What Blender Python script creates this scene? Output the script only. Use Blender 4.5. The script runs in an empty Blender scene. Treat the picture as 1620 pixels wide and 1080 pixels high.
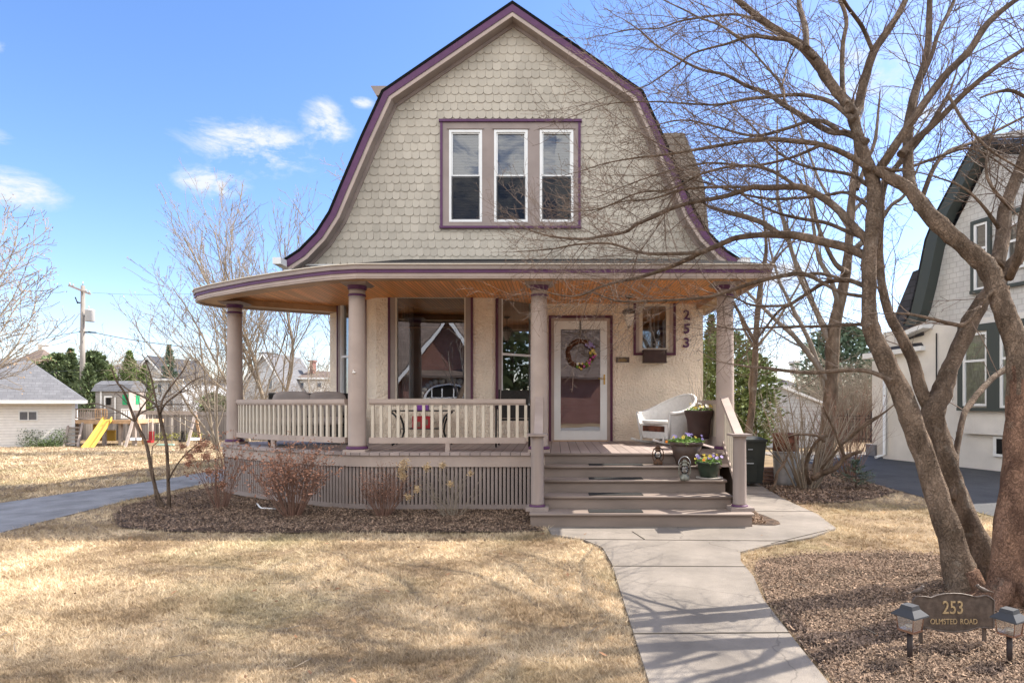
import bpy, math, random
import numpy as np
from mathutils import Vector, Matrix
R = math.radians
SC = bpy.context.scene
COL = SC.collection
random.seed(7)

# ---------------------------------------------------------------- camera
F, VX, HY, EYE = 990.0, 880.0, 637.0, 1.46          # focal length, vanishing point and horizon of the photograph (1620 px wide)
cd = bpy.data.cameras.new('camera'); cam = bpy.data.objects.new('camera', cd); COL.objects.link(cam)
cam.location = (0, 0, EYE); cam.rotation_euler = (R(90), 0, 0)
cd.sensor_width = 36; cd.lens = 36 * F / 1620
cd.shift_x = (810 - VX) / 1620; cd.shift_y = (HY - 540) / 1620
cd.clip_start = 0.05; cd.clip_end = 2000
SC.camera = cam

# ---------------------------------------------------------------- light
SUN_AZ, SUN_EL = math.atan2(0.90, 0.45), R(45)      # azimuth clockwise from +Y
w = bpy.data.worlds.new('World'); SC.world = w; w.use_nodes = True
nt = w.node_tree; nt.nodes.clear()
N = nt.nodes.new; LK = nt.links.new
out = N('ShaderNodeOutputWorld'); bg = N('ShaderNodeBackground'); sky = N('ShaderNodeTexSky')
sky.sky_type = 'NISHITA'; sky.sun_disc = False; sky.sun_elevation = SUN_EL; sky.sun_rotation = SUN_AZ
sky.altitude = 200; sky.air_density = 1.0; sky.dust_density = 0.6; sky.ozone_density = 2.5
bg.inputs['Strength'].default_value = 0.15
# clouds: soft noise banks on the sky, laid out by compass direction; rear banks are added fill light
tc = N('ShaderNodeTexCoord'); sep = N('ShaderNodeSeparateXYZ'); LK(tc.outputs['Generated'], sep.inputs[0])
def mth(op, a, b=None, clamp=False):
    n = N('ShaderNodeMath'); n.operation = op; n.use_clamp = clamp
    for i, v in enumerate((a, b)):
        if v is None: continue
        if isinstance(v, (int, float)): n.inputs[i].default_value = v
        else: LK(v, n.inputs[i])
    return n.outputs[0]
az = mth('ARCTAN2', sep.outputs[0], sep.outputs[1]); el = mth('ARCSINE', sep.outputs[2])
nz = N('ShaderNodeTexNoise'); nz.inputs['Scale'].default_value = 11; nz.inputs['Detail'].default_value = 12; nz.inputs['Roughness'].default_value = 0.68; nz.inputs['Distortion'].default_value = .4
mp = N('ShaderNodeMapping'); mp.inputs['Scale'].default_value = (1, 1, 2.2); LK(tc.outputs['Generated'], mp.inputs[0]); LK(mp.outputs[0], nz.inputs['Vector'])
nval = mth('MULTIPLY', mth('SUBTRACT', nz.outputs['Fac'], 0.5), 6.2)
def bank(lst):
  total = None
  for (a, e, wa, we, s) in lst:
    dx = mth('DIVIDE', mth('SUBTRACT', az, R(a)), R(wa)); dy = mth('DIVIDE', mth('SUBTRACT', el, R(e)), R(we))
    r2 = mth('ADD', mth('MULTIPLY', dx, dx), mth('MULTIPLY', dy, dy))
    g = mth('MULTIPLY', mth('EXPONENT', mth('MULTIPLY', r2, -0.8)), s)
    total = g if total is None else mth('MAXIMUM', total, g)
  dens = mth('MULTIPLY', mth('SUBTRACT', mth('MULTIPLY', total, mth('ADD', nval, 1.25)), 0.40), 1.25, True)
  return mth('POWER', dens, 1.25)
front = bank([(-25.5, 20.2, 4.6, 1.9, 1.0), (-28.8, 17.2, 2.6, 1.1, .95), (-20.2, 22.6, 1.9, 1.8, .9), (-17.3, 24.6, 1.0, .45, .7), (-21, 18.5, 3, 1.8, .4),
              (-41.3, 14.5, 2.6, 1.2, 1.05), (-42.5, 17.6, 2.0, .9, .55), (-41.8, 23, .9, .5, .6), (25, 26, 5, 3.4, .7), (31, 22, 4, 2.5, .6), (20, 11, 4, 1.5, .8), (26, 9.5, 3, 1.3, .7), (33, 16, 3, 1.4, .45)])
back = bank([(178, 34, 48, 20, 2.4), (120, 24, 26, 12, 2.0), (-135, 26, 36, 16, 2.4), (-100, 50, 25, 14, 1.8), (150, 62, 40, 16, 2.0)])  # unseen bright clouds behind the camera, added to fill the shaded porch front
cm0 = N('ShaderNodeMixRGB'); cm0.inputs['Color2'].default_value = (3.1, 3.2, 3.4, 1); LK(mth('MULTIPLY', front, 0.9), cm0.inputs['Fac'])
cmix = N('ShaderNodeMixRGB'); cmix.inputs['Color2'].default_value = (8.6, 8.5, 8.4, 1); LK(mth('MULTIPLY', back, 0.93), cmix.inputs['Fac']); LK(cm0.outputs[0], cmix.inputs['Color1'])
hsv = N('ShaderNodeHueSaturation'); hsv.inputs['Saturation'].default_value = 1.17; hsv.inputs['Value'].default_value = 0.97
tint = N('ShaderNodeMixRGB'); tint.blend_type = 'MULTIPLY'; tint.inputs['Fac'].default_value = 1; tint.inputs['Color2'].default_value = (.97, .905, .965, 1); LK(sky.outputs[0], tint.inputs['Color1']); LK(tint.outputs[0], hsv.inputs['Color']); LK(hsv.outputs[0], cm0.inputs['Color1'])
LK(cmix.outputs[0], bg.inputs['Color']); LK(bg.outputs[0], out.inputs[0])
sd = bpy.data.lights.new('sun', 'SUN'); sun = bpy.data.objects.new('sun', sd); COL.objects.link(sun)
sd.energy = 5.0; sd.angle = R(0.42); sd.color = (1, .93, .82)
sv = Vector((math.sin(SUN_AZ) * math.cos(SUN_EL), math.cos(SUN_AZ) * math.cos(SUN_EL), math.sin(SUN_EL)))
sun.rotation_euler = sv.to_track_quat('Z', 'Y').to_euler(); sun.location = (20, 10, 30)
vs = SC.view_settings; vs.view_transform = 'Standard'; vs.look = 'None'; vs.gamma = 1; vs.exposure = 1.08; vs.use_curve_mapping = False
SC.cycles.max_bounces = 8; SC.cycles.transparent_max_bounces = 16

# ---------------------------------------------------------------- helpers
def at(px, py, D): return Vector(((px - VX) / F * D, D, EYE - (py - HY) / F * D))
def S(t): t = max(0., min(1., t)); return t * t * (3 - 2 * t)
def gz(x, y): return -0.8 * S((y - 14) / 20) * S((-1 - x) / 5) - 0.3 * S((y - 20) / 15) * (1 - S((-1 - x) / 5))

class MB:
    def __init__(s): s.v = []; s.f = []; s.mi = []; s.sm = []; s.m = 0; s.c = []; s.col = None
    def face(s, idx, smooth=False): s.f.append(idx); s.mi.append(s.m); s.sm.append(smooth); s.c.append(s.col if s.col is not None else .5)
    def poly(s, pts, smooth=False):
        b = len(s.v); s.v += [tuple(p) for p in pts]; s.face(tuple(range(b, b + len(pts))), smooth)
    def hexa(s, p):   # 8 points: bottom ring 0-3, top ring 4-7
        b = len(s.v); s.v += [tuple(q) for q in p]
        for q in ((3, 2, 1, 0), (4, 5, 6, 7), (0, 1, 5, 4), (1, 2, 6, 5), (2, 3, 7, 6), (3, 0, 4, 7)): s.face(tuple(b + i for i in q))
    def box(s, x0, x1, y0, y1, z0, z1):
        s.hexa([(x0, y0, z0), (x1, y0, z0), (x1, y1, z0), (x0, y1, z0), (x0, y0, z1), (x1, y0, z1), (x1, y1, z1), (x0, y1, z1)])
    def bar(s, a, b, w, h, up=(0, 0, 1)):
        a = Vector(a); b = Vector(b); d = (b - a).normalized(); u = Vector(up)
        sx = d.cross(u)
        if sx.length < 1e-4: sx = d.cross(Vector((1, 0, 0)))
        sx = sx.normalized() * w / 2; uu = sx.cross(d).normalized() * h / 2
        s.hexa([a - sx - uu, a + sx - uu, b + sx - uu, b - sx - uu, a - sx + uu, a + sx + uu, b + sx + uu, b - sx + uu])
    def prism(s, pts, vec):   # polygon + extrusion
        vec = Vector(vec); n = len(pts); b = len(s.v)
        s.v += [tuple(p) for p in pts] + [tuple(Vector(p) + vec) for p in pts]
        s.face(tuple(range(b, b + n))[::-1]); s.face(tuple(range(b + n, b + 2 * n)))
        for i in range(n): j = (i + 1) % n; s.face((b + i, b + j, b + n + j, b + n + i))
    def tube(s, pts, rad, n=8, cap=True, smooth=True):
        pts = [Vector(p) for p in pts]; m = len(pts)
        if isinstance(rad, (int, float)): rad = [rad] * m
        t = (pts[1] - pts[0]).normalized(); a = t.orthogonal().normalized(); b = len(s.v)
        cs = [(math.cos(2 * math.pi * k / n), math.sin(2 * math.pi * k / n)) for k in range(n)]
        for i in range(m):
            if 0 < i < m - 1: t = (pts[i + 1] - pts[i - 1])
            elif i == m - 1: t = pts[i] - pts[i - 1]
            t = t.normalized(); a = (a - t * a.dot(t)).normalized(); c = t.cross(a); r = rad[i]; p = pts[i]
            for (x, y) in cs: s.v.append((p.x + r * (a.x * x + c.x * y), p.y + r * (a.y * x + c.y * y), p.z + r * (a.z * x + c.z * y)))
        for i in range(m - 1):
            for k in range(n):
                k2 = (k + 1) % n; s.face((b + i * n + k, b + i * n + k2, b + (i + 1) * n + k2, b + (i + 1) * n + k), smooth)
        if cap and n > 3: s.face(tuple(range(b, b + n))[::-1]); s.face(tuple(range(b + (m - 1) * n, b + m * n)))
    def lathe(s, o, prof, n=20, smooth=True, sx=1, sy=1, flute=0):   # prof: (r, z)
        o = Vector(o); b = len(s.v); m = len(prof)
        for (r, z) in prof:
            for k in range(n):
                rr = r * (1 + (flute if k % 2 else 0)); a = 2 * math.pi * k / n; s.v.append((o.x + rr * math.cos(a) * sx, o.y + rr * math.sin(a) * sy, o.z + z))
        for i in range(m - 1):
            for k in range(n):
                k2 = (k + 1) % n; s.face((b + i * n + k, b + i * n + k2, b + (i + 1) * n + k2, b + (i + 1) * n + k), smooth)
        s.face(tuple(range(b, b + n))[::-1]); s.face(tuple(range(b + (m - 1) * n, b + m * n)))
    def ball(s, o, rx, ry, rz, n=10, m=7):
        s.lathe(o, [(max(1e-4, math.sin(math.pi * i / m)), -math.cos(math.pi * i / m)) for i in range(m + 1)], n)
        k = (m + 1) * n; o = Vector(o)
        for i in range(len(s.v) - k, len(s.v)):
            v = s.v[i]; s.v[i] = (o.x + (v[0] - o.x) * rx, o.y + (v[1] - o.y) * ry, o.z + (v[2] - o.z) * rz)

def wloc(o):
    L = Vector((0, 0, 0))
    while o: L += o.location; o = o.parent
    return L
def build(mb, name, mats, parent=None, origin=None, label=None):
    L = wloc(parent) if parent else Vector(origin or (0, 0, 0))
    me = bpy.data.meshes.new(name)
    lx, ly, lz = L
    me.from_pydata([(x - lx, y - ly, z - lz) for (x, y, z) in mb.v], [], mb.f)
    for m in (mats if isinstance(mats, (list, tuple)) else [mats]): me.materials.append(m)
    me.polygons.foreach_set('material_index', mb.mi); me.polygons.foreach_set('use_smooth', mb.sm)
    if any(c != .5 for c in mb.c):
        at_ = me.attributes.new('tone', 'FLOAT', 'FACE'); at_.data.foreach_set('value', mb.c)
    me.update(); o = bpy.data.objects.new(name, me); COL.objects.link(o)
    if parent: o.parent = parent
    else: o.location = L
    if label: o['label'] = label
    return o
def tag(o, label=None, cat=None, group=None, kind=None):
    if label: o['label'] = label
    if cat: o['category'] = cat
    if group: o['group'] = group
    if kind: o['kind'] = kind
    return o
def thing(name, label, cat, loc, group=None):
    o = bpy.data.objects.new(name, None); COL.objects.link(o); o.location = loc; o.empty_display_size = .2
    return tag(o, label, cat, group)
def struct(mb, name, mats, label=None):
    return tag(build(mb, name, mats), label, None, None, 'structure')
def copy_tree(o, parent=None):
    c = o.copy(); COL.objects.link(c)
    if parent: c.parent = parent
    for ch in list(o.children): copy_tree(ch, c)
    return c

def mat(name, c, rough=.75, var=0., vscale=6., bump=0., bscale=40., c2=None, metal=0., tone=0., spec=.3, stretch=None, bump_dist=.01, detail=5):
    m = bpy.data.materials.new(name); m.use_nodes = True; t = m.node_tree; n = t.nodes; l = t.links
    p = n['Principled BSDF']; p.inputs['Roughness'].default_value = rough; p.inputs['Metallic'].default_value = metal
    p.inputs['Specular IOR Level'].default_value = spec
    p.inputs['Base Color'].default_value = (*c, 1)
    tcn = n.new('ShaderNodeTexCoord'); vec = tcn.outputs['Object']
    if stretch:
        mpn = n.new('ShaderNodeMapping'); mpn.inputs['Scale'].default_value = stretch; l.new(vec, mpn.inputs[0]); vec = mpn.outputs[0]
    cur = None
    if var or c2:
        no = n.new('ShaderNodeTexNoise'); no.inputs['Scale'].default_value = vscale; no.inputs['Detail'].default_value = detail; l.new(vec, no.inputs['Vector'])
        rp = n.new('ShaderNodeValToRGB'); l.new(no.outputs['Fac'], rp.inputs[0])
        d = c2 or tuple(x * (1 - var) for x in c); e = c if c2 else tuple(min(1, x * (1 + var)) for x in c)
        rp.color_ramp.elements[0].color = (*d, 1); rp.color_ramp.elements[0].position = .36
        rp.color_ramp.elements[1].color = (*e, 1); rp.color_ramp.elements[1].position = .64
        cur = rp.outputs[0]
    if tone:
        a = n.new('ShaderNodeAttribute'); a.attribute_name = 'tone'
        mr = n.new('ShaderNodeMapRange'); mr.inputs['To Min'].default_value = 1 - tone; mr.inputs['To Max'].default_value = 1 + tone; l.new(a.outputs['Fac'], mr.inputs['Value'])
        hs = n.new('ShaderNodeHueSaturation'); l.new(mr.outputs[0], hs.inputs['Value'])
        if cur: l.new(cur, hs.inputs['Color'])
        else: hs.inputs['Color'].default_value = (*c, 1)
        cur = hs.outputs[0]
    if cur: l.new(cur, p.inputs['Base Color'])
    if bump:
        b2 = n.new('ShaderNodeTexNoise'); b2.inputs['Scale'].default_value = bscale; b2.inputs['Detail'].default_value = 6; l.new(vec, b2.inputs['Vector'])
        bp = n.new('ShaderNodeBump'); bp.inputs['Strength'].default_value = bump; bp.inputs['Distance'].default_value = bump_dist
        l.new(b2.outputs['Fac'], bp.inputs['Height']); l.new(bp.outputs[0], p.inputs['Normal'])
    return m
def stripes(m, axis, period, width, dark, soft=.15):
    """grooves across a surface: a darker line and a bump every period along an object axis"""
    t = m.node_tree; n = t.nodes; l = t.links; p = n['Principled BSDF']
    tcn = n.new('ShaderNodeTexCoord'); sp = n.new('ShaderNodeSeparateXYZ'); l.new(tcn.outputs['Object'], sp.inputs[0])
    def mm(op, a, b=None, cl=False):
        q = n.new('ShaderNodeMath'); q.operation = op; q.use_clamp = cl
        for i, v in enumerate((a, b)):
            if v is None: continue
            if isinstance(v, (int, float)): q.inputs[i].default_value = v
            else: l.new(v, q.inputs[i])
        return q.outputs[0]
    fr = mm('FRACT', mm('DIVIDE', sp.outputs[axis], period))
    d = mm('MINIMUM', fr, mm('SUBTRACT', 1, fr))
    k = mm('DIVIDE', d, width / period, True)
    mx = n.new('ShaderNodeMixRGB'); mx.blend_type = 'MULTIPLY'; mx.inputs['Fac'].default_value = 1
    src = p.inputs['Base Color'].links[0].from_socket if p.inputs['Base Color'].links else None
    if src: l.new(src, mx.inputs['Color1'])
    else: mx.inputs['Color1'].default_value = p.inputs['Base Color'].default_value
    mr = n.new('ShaderNodeMapRange'); mr.inputs['To Min'].default_value = dark; mr.inputs['To Max'].default_value = 1; l.new(k, mr.inputs['Value'])
    # board to board tone
    fl = mm('FLOOR', mm('DIVIDE', sp.outputs[axis], period)); wn = n.new('ShaderNodeTexWhiteNoise'); wn.noise_dimensions = '1D'; l.new(fl, wn.inputs['W'])
    tn = mm('MULTIPLY', mr.outputs[0], mm('ADD', mm('MULTIPLY', wn.outputs['Value'], soft * 2), 1 - soft))
    cb = n.new('ShaderNodeCombineXYZ')
    for i in range(3): l.new(tn, cb.inputs[i])
    l.new(cb.outputs[0], mx.inputs['Color2']); l.new(mx.outputs[0], p.inputs['Base Color'])
    bp = n.new('ShaderNodeBump'); bp.inputs['Distance'].default_value = .006; bp.inputs['Strength'].default_value = .8; l.new(k, bp.inputs['Height'])
    if p.inputs['Normal'].links: l.new(p.inputs['Normal'].links[0].from_socket, bp.inputs['Normal'])
    l.new(bp.outputs[0], p.inputs['Normal']); return m
def courses(name, c, cw, ch, mortar, rot=(0, 0, 0), msize=.01, c2=None, rough=.85, swap=False):
    """brick or shingle courses in object space; rot turns the face so that its courses lie along texture x"""
    m = bpy.data.materials.new(name); m.use_nodes = True; t = m.node_tree; n = t.nodes; l = t.links; p = n['Principled BSDF']
    p.inputs['Roughness'].default_value = rough; p.inputs['Specular IOR Level'].default_value = .25
    tcn = n.new('ShaderNodeTexCoord'); mpn = n.new('ShaderNodeMapping'); mpn.inputs['Rotation'].default_value = rot
    l.new(tcn.outputs['Object'], mpn.inputs[0]); br = n.new('ShaderNodeTexBrick'); l.new(mpn.outputs[0], br.inputs['Vector'])
    br.inputs['Color1'].default_value = (*c, 1); br.inputs['Color2'].default_value = (*(c2 or tuple(x * .75 for x in c)), 1); br.inputs['Mortar'].default_value = (*mortar, 1)
    br.inputs['Scale'].default_value = 1; br.inputs['Brick Width'].default_value = cw; br.inputs['Row Height'].default_value = ch; br.inputs['Mortar Size'].default_value = msize; br.inputs['Mortar Smooth'].default_value = .2
    no = n.new('ShaderNodeTexNoise'); no.inputs['Scale'].default_value = 3; no.inputs['Detail'].default_value = 8; l.new(tcn.outputs['Object'], no.inputs['Vector'])
    mx = n.new('ShaderNodeMixRGB'); mx.blend_type = 'MULTIPLY'; mx.inputs['Fac'].default_value = .5; l.new(br.outputs['Color'], mx.inputs['Color1'])
    mr = n.new('ShaderNodeMapRange'); mr.inputs['To Min'].default_value = .5; mr.inputs['To Max'].default_value = 1.5; l.new(no.outputs['Fac'], mr.inputs['Value']); l.new(mr.outputs[0], mx.inputs['Color2'])
    l.new(mx.outputs[0], p.inputs['Base Color'])
    bp = n.new('ShaderNodeBump'); bp.inputs['Distance'].default_value = .01; bp.inputs['Strength'].default_value = .6; bp.invert = True; l.new(br.outputs['Fac'], bp.inputs['Height']); l.new(bp.outputs[0], p.inputs['Normal'])
    return m
def glass(name, tint=(.55, .6, .62), refl=.12, rough=.0):
    m = bpy.data.materials.new(name); m.use_nodes = True; t = m.node_tree; n = t.nodes; l = t.links; n.clear()
    o = n.new('ShaderNodeOutputMaterial'); tr = n.new('ShaderNodeBsdfTransparent'); tr.inputs[0].default_value = (*tint, 1)
    gl = n.new('ShaderNodeBsdfGlossy'); gl.inputs['Roughness'].default_value = rough; gl.inputs['Color'].default_value = (.95, .97, 1, 1)
    tcn = n.new('ShaderNodeTexCoord'); no = n.new('ShaderNodeTexNoise'); no.inputs['Scale'].default_value = 1.6; no.inputs['Detail'].default_value = 1; l.new(tcn.outputs['Object'], no.inputs['Vector'])
    bp = n.new('ShaderNodeBump'); bp.inputs['Distance'].default_value = .004; bp.inputs['Strength'].default_value = .35; l.new(no.outputs['Fac'], bp.inputs['Height']); l.new(bp.outputs[0], gl.inputs['Normal'])
    fr = n.new('ShaderNodeFresnel'); fr.inputs['IOR'].default_value = 1.5
    mx = n.new('ShaderNodeMixShader'); ad = n.new('ShaderNodeMath'); ad.operation = 'ADD'; ad.inputs[1].default_value = refl; ad.use_clamp = True; l.new(fr.outputs[0], ad.inputs[0])
    l.new(ad.outputs[0], mx.inputs[0]); l.new(tr.outputs[0], mx.inputs[1]); l.new(gl.outputs[0], mx.inputs[2]); l.new(mx.outputs[0], o.inputs[0]); return m

# ---------------------------------------------------------------- materials
M = {}
M['stucco'] = mat('stucco', (.86, .735, .585), .9, .07, 3, 1., 28, bump_dist=.05)
M['scale'] = mat('scale_shingle', (.46, .415, .342), .8, .09, 1.1, .25, 60, tone=.09)
M['scale_edge_shade'] = mat('scale_edge_shade', (.35, .295, .235), .9, .2, 20)  # darker butt edges: the shadow line under each shingle put into the colour
M['taupe'] = mat('taupe_paint', (.29, .235, .21), .55, .09, 3, .08, 90)
M['taupe_light'] = mat('taupe_light_paint', (.40, .32, .275), .55, .09, 3, .08, 90)
M['column'] = mat('column_paint', (.28, .228, .203), .5, .09, 2.5, .10, 60, stretch=(4, 4, .5))
M['purple'] = mat('purple_paint', (.10, .036, .095), .5, .1, 8)
M['maroon'] = mat('maroon_paint', (.10, .03, .06), .5, .1, 8)
M['white'] = mat('white_paint', (.78, .78, .76), .45, .03, 5)
M['cream'] = mat('cream_paint', (.62, .55, .45), .5, .05, 8)
M['baluster'] = mat('baluster_paint', (.60, .53, .43), .55, .07, 9)
M['deck'] = stripes(mat('deck_boards', (.34, .275, .25), .6, .12, 3, .15, 60, stretch=(1, .15, 1)), 0, .135, .007, .12)
M['step'] = mat('step_paint', (.225, .178, .15), .6, .14, 5, .1, 40, stretch=(.3, 1, 1))
M['ceiling'] = stripes(mat('varnished_ceiling', (.78, .32, .085), .38, .18, 3, .05, 40, stretch=(3, .2, 1), spec=.5), 0, .052, .008, .25, .12)
M['asphalt_roof'] = courses('asphalt_roof_shingle', (.045, .042, .04), .3, .14, (.012, .012, .012), rough=1.)
M['asphalt_roof'].node_tree.nodes['Principled BSDF'].inputs['Specular IOR Level'].default_value = .02
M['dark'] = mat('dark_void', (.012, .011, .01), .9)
M['wicker_dark'] = mat('dark_wicker', (.02, .017, .015), .6, .3, 40, .8, 120)
M['black'] = mat('black_metal', (.015, .014, .014), .45, .2, 20)
M['cushion'] = mat('grey_cushion', (.30, .26, .24), .95, .06, 5, .4, 200)
M['glass'] = glass('window_glass', refl=.20)
M['glass_up'] = glass('upper_glass', (.80, .82, .82), refl=.07)
M['glass_clear'] = glass('clear_glass', (.9, .9, .88), refl=.03)
M['interior'] = mat('room_wall', (.20, .15, .11), .9)
M['curtain'] = mat('curtain_cloth', (.30, .27, .24), .9, .2, 9, stretch=(6, 6, .3))
M['blind'] = stripes(mat('window_blind', (.30, .29, .27), .6), 2, .028, .006, .35, .05)
M['brass'] = mat('brass', (.55, .36, .12), .3, metal=1)
M['bronze'] = mat('bronze', (.105, .08, .065), .5, .25, 25, .3, 60, metal=.15)
M['rust'] = mat('rusty_iron', (.13, .065, .035), .8, .5, 30, .3, 60, c2=(.05, .035, .025))
M['rust_red'] = mat('rusty_red_drum', (.20, .075, .045), .8, .5, 9, .3, 40, c2=(.07, .03, .02))
M['galv'] = mat('galvanised', (.42, .44, .47), .45, .15, 9, .1, 30, metal=.4)
M['wick_white'] = mat('white_wicker', (.78, .77, .74), .65, .05, 20, .6, 90)
M['wreath'] = mat('grapevine', (.13, .055, .03), .85, .4, 30, .8, 50)
M['leaf'] = mat('pansy_leaf', (.13, .24, .04), .6, .3, 30, tone=.3)
M['yellow'] = mat('yellow_petal', (.75, .58, .10), .6, tone=.2)
M['violet'] = mat('violet_petal', (.36, .29, .58), .6, tone=.2)
M['orange'] = mat('orange_petal', (.9, .28, .03), .6)
M['petal_w'] = mat('white_petal', (.85, .82, .75), .6)
M['pink'] = mat('pink_petal', (.65, .12, .38), .6, tone=.2)
M['soil'] = mat('potting_soil', (.03, .02, .015), .95)
M['pot_brown'] = mat('brown_pot', (.06, .035, .03), .5, .15, 8)
M['pot_ribbed'] = mat('ribbed_pot', (.075, .05, .04), .5, .2, 8)
M['pot_green'] = mat('green_glazed_pot', (.03, .045, .03), .35, .25, 8)
M['stone'] = mat('stone_saucer', (.35, .32, .28), .8, .2, 20)
M['concrete'] = mat('concrete', (.222, .193, .165), .9, .16, 1.7, .5, 140, detail=12, tone=0)
def concrete_detail(m):
    t = m.node_tree; n = t.nodes; l = t.links; p = n['Principled BSDF']; src = p.inputs['Base Color'].links[0].from_socket; tcn = n.new('ShaderNodeTexCoord')
    def mulnoise(scale, lo, hi, c, p0=.3, p1=.7, rough=.6):
        no = n.new('ShaderNodeTexNoise'); no.inputs['Scale'].default_value = scale; no.inputs['Detail'].default_value = 10; no.inputs['Roughness'].default_value = rough; l.new(tcn.outputs['Object'], no.inputs['Vector'])
        mr = n.new('ShaderNodeMapRange'); mr.inputs['From Min'].default_value = p0; mr.inputs['From Max'].default_value = p1; mr.inputs['To Min'].default_value = lo; mr.inputs['To Max'].default_value = hi; l.new(no.outputs['Fac'], mr.inputs['Value'])
        mx = n.new('ShaderNodeVectorMath'); mx.operation = 'SCALE'; l.new(c, mx.inputs[0]); l.new(mr.outputs[0], mx.inputs['Scale']); return mx.outputs[0]
    c = mulnoise(230, .72, 1.25, src); c = mulnoise(7, .86, 1.1, c, rough=.75); c = mulnoise(.9, .84, 1.12, c)
    vo = n.new('ShaderNodeTexVoronoi'); vo.feature = 'DISTANCE_TO_EDGE'; vo.inputs['Scale'].default_value = .55; no = n.new('ShaderNodeTexNoise'); no.inputs['Scale'].default_value = 4; no.inputs['Detail'].default_value = 8; l.new(tcn.outputs['Object'], no.inputs['Vector'])
    ad = n.new('ShaderNodeVectorMath'); ad.operation = 'MULTIPLY_ADD'; ad.inputs[1].default_value = (.25, .25, .25); l.new(no.outputs['Color'], ad.inputs[0]); l.new(tcn.outputs['Object'], ad.inputs[2]); l.new(ad.outputs[0], vo.inputs['Vector'])
    mr = n.new('ShaderNodeMapRange'); mr.inputs['From Max'].default_value = .004; mr.inputs['To Min'].default_value = .6; l.new(vo.outputs['Distance'], mr.inputs['Value'])
    mx = n.new('ShaderNodeVectorMath'); mx.operation = 'SCALE'; l.new(c, mx.inputs[0]); l.new(mr.outputs[0], mx.inputs['Scale']); l.new(mx.outputs[0], p.inputs['Base Color'])
concrete_detail(M['concrete'])
M['joint'] = mat('walk_joint', (.05, .04, .03), .95)
M['asphalt'] = mat('asphalt', (.26, .25, .245), .9, .18, 2.5, .5, 220, detail=9)
M['asphalt_dark'] = mat('fresh_asphalt', (.065, .064, .066), .8, .15, 1.5, .5, 220, detail=9)
concrete_detail(M['asphalt']); concrete_detail(M['asphalt_dark'])
M['mulch'] = mat('mulch', (.14, .09, .06), .95, .5, 14, 1., 60, bump_dist=.03, c2=(.05, .033, .024), detail=9)
M['chip'] = mat('bark_chip', (.255, .175, .12), .9, tone=.62)
M['bark'] = mat('bark', (.30, .225, .165), .9, 0, 14, 1., 26, bump_dist=.03, c2=(.12, .08, .055), stretch=(1, 1, .28), detail=9)
M['bark_red'] = mat('peeling_bark', (.33, .19, .125), .9, 0, 11, 1., 22, bump_dist=.05, c2=(.11, .06, .042), stretch=(1, 1, .35), detail=9)
M['twig'] = mat('twig', (.15, .105, .078), .8, .25, 3)
M['twig_tan'] = mat('tan_twig', (.27, .22, .165), .85, .2, 1)
M['twig_grey'] = mat('grey_twig', (.20, .165, .135), .85, .2, 1)
M['twig_red'] = mat('red_twig', (.22, .125, .09), .8, .2, 3)
M['bud'] = mat('tree_buds', (.42, .27, .15), .85, tone=.3)
M['deadleaf'] = mat('dead_leaf', (.35, .18, .115), .85, tone=.45)
M['fallen'] = mat('fallen_leaf', (.22, .12, .065), .9, tone=.4)
M['head'] = mat('dry_flower_head', (.50, .36, .2), .9, tone=.3)
M['spruce'] = mat('spruce_needles', (.12, .17, .11), .75, tone=.4)
M['pine'] = mat('pine_needles', (.12, .155, .07), .75, tone=.5)
M['thuja'] = mat('arborvitae_leaves', (.18, .225, .08), .75, tone=.5)
M['boxwood'] = mat('hedge_leaves', (.08, .12, .04), .7, tone=.5)
M['poplar'] = mat('weathered_pole', (.27, .24, .215), .85, .2, 3, stretch=(3, 3, .3))
M['wood_grey'] = mat('weathered_wood', (.36, .30, .26), .85, .15, 5)
M['wood_tan'] = mat('cedar_wood', (.50, .33, .2), .8, .15, 5)
M['fence'] = stripes(mat('fence_boards', (.27, .24, .22), .85, .2, 2, stretch=(3, 3, .3)), 0, .15, .012, .3, .25)
M['slide'] = mat('yellow_plastic', (.74, .47, .09), .4)
M['green'] = mat('green_plastic', (.02, .33, .13), .5)
M['red'] = mat('red_plastic', (.36, .03, .035), .4)
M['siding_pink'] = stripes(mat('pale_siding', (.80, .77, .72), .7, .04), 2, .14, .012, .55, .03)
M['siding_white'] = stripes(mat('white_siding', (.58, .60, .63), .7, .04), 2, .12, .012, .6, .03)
M['siding_grey'] = stripes(mat('grey_siding', (.33, .31, .29), .7, .04), 2, .14, .012, .6, .03)
M['roof_grey'] = courses('grey_roof_shingle', (.17, .17, .18), .3, .14, (.12, .12, .125), (R(90), 0, 0), c2=(.14, .14, .15))
M['roof_brown'] = courses('brown_roof_shingle', (.17, .13, .11), .4, .2, (.08, .06, .05), (R(90), 0, 0))
M['roof_dark'] = courses('dark_roof_shingle', (.07, .07, .08), .35, .16, (.03, .03, .03), (R(-90), R(90), 0))
M['stucco_white'] = mat('white_stucco', (.74, .70, .64), .9, .10, 1.2, .7, 60, bump_dist=.02)
M['shake_white'] = courses('white_shakes', (.55, .53, .50), .17, .12, (.44, .42, .395), (R(-90), R(90), 0), .008, c2=(.55, .54, .51))
M['green_trim'] = mat('dark_green_trim', (.06, .07, .064), .5)
M['brick'] = courses('red_brick', (.22, .085, .065), .22, .075, (.35, .3, .26), (R(90), 0, 0), .008)
M['copper'] = mat('copper_trim', (.23, .12, .075), .5, metal=.3)
M['bin'] = mat('bin_plastic', (.022, .025, .022), .5, .2, 4)
M['needle_brown'] = mat('brown_thatch', (.3, .2, .12), .9)

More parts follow.
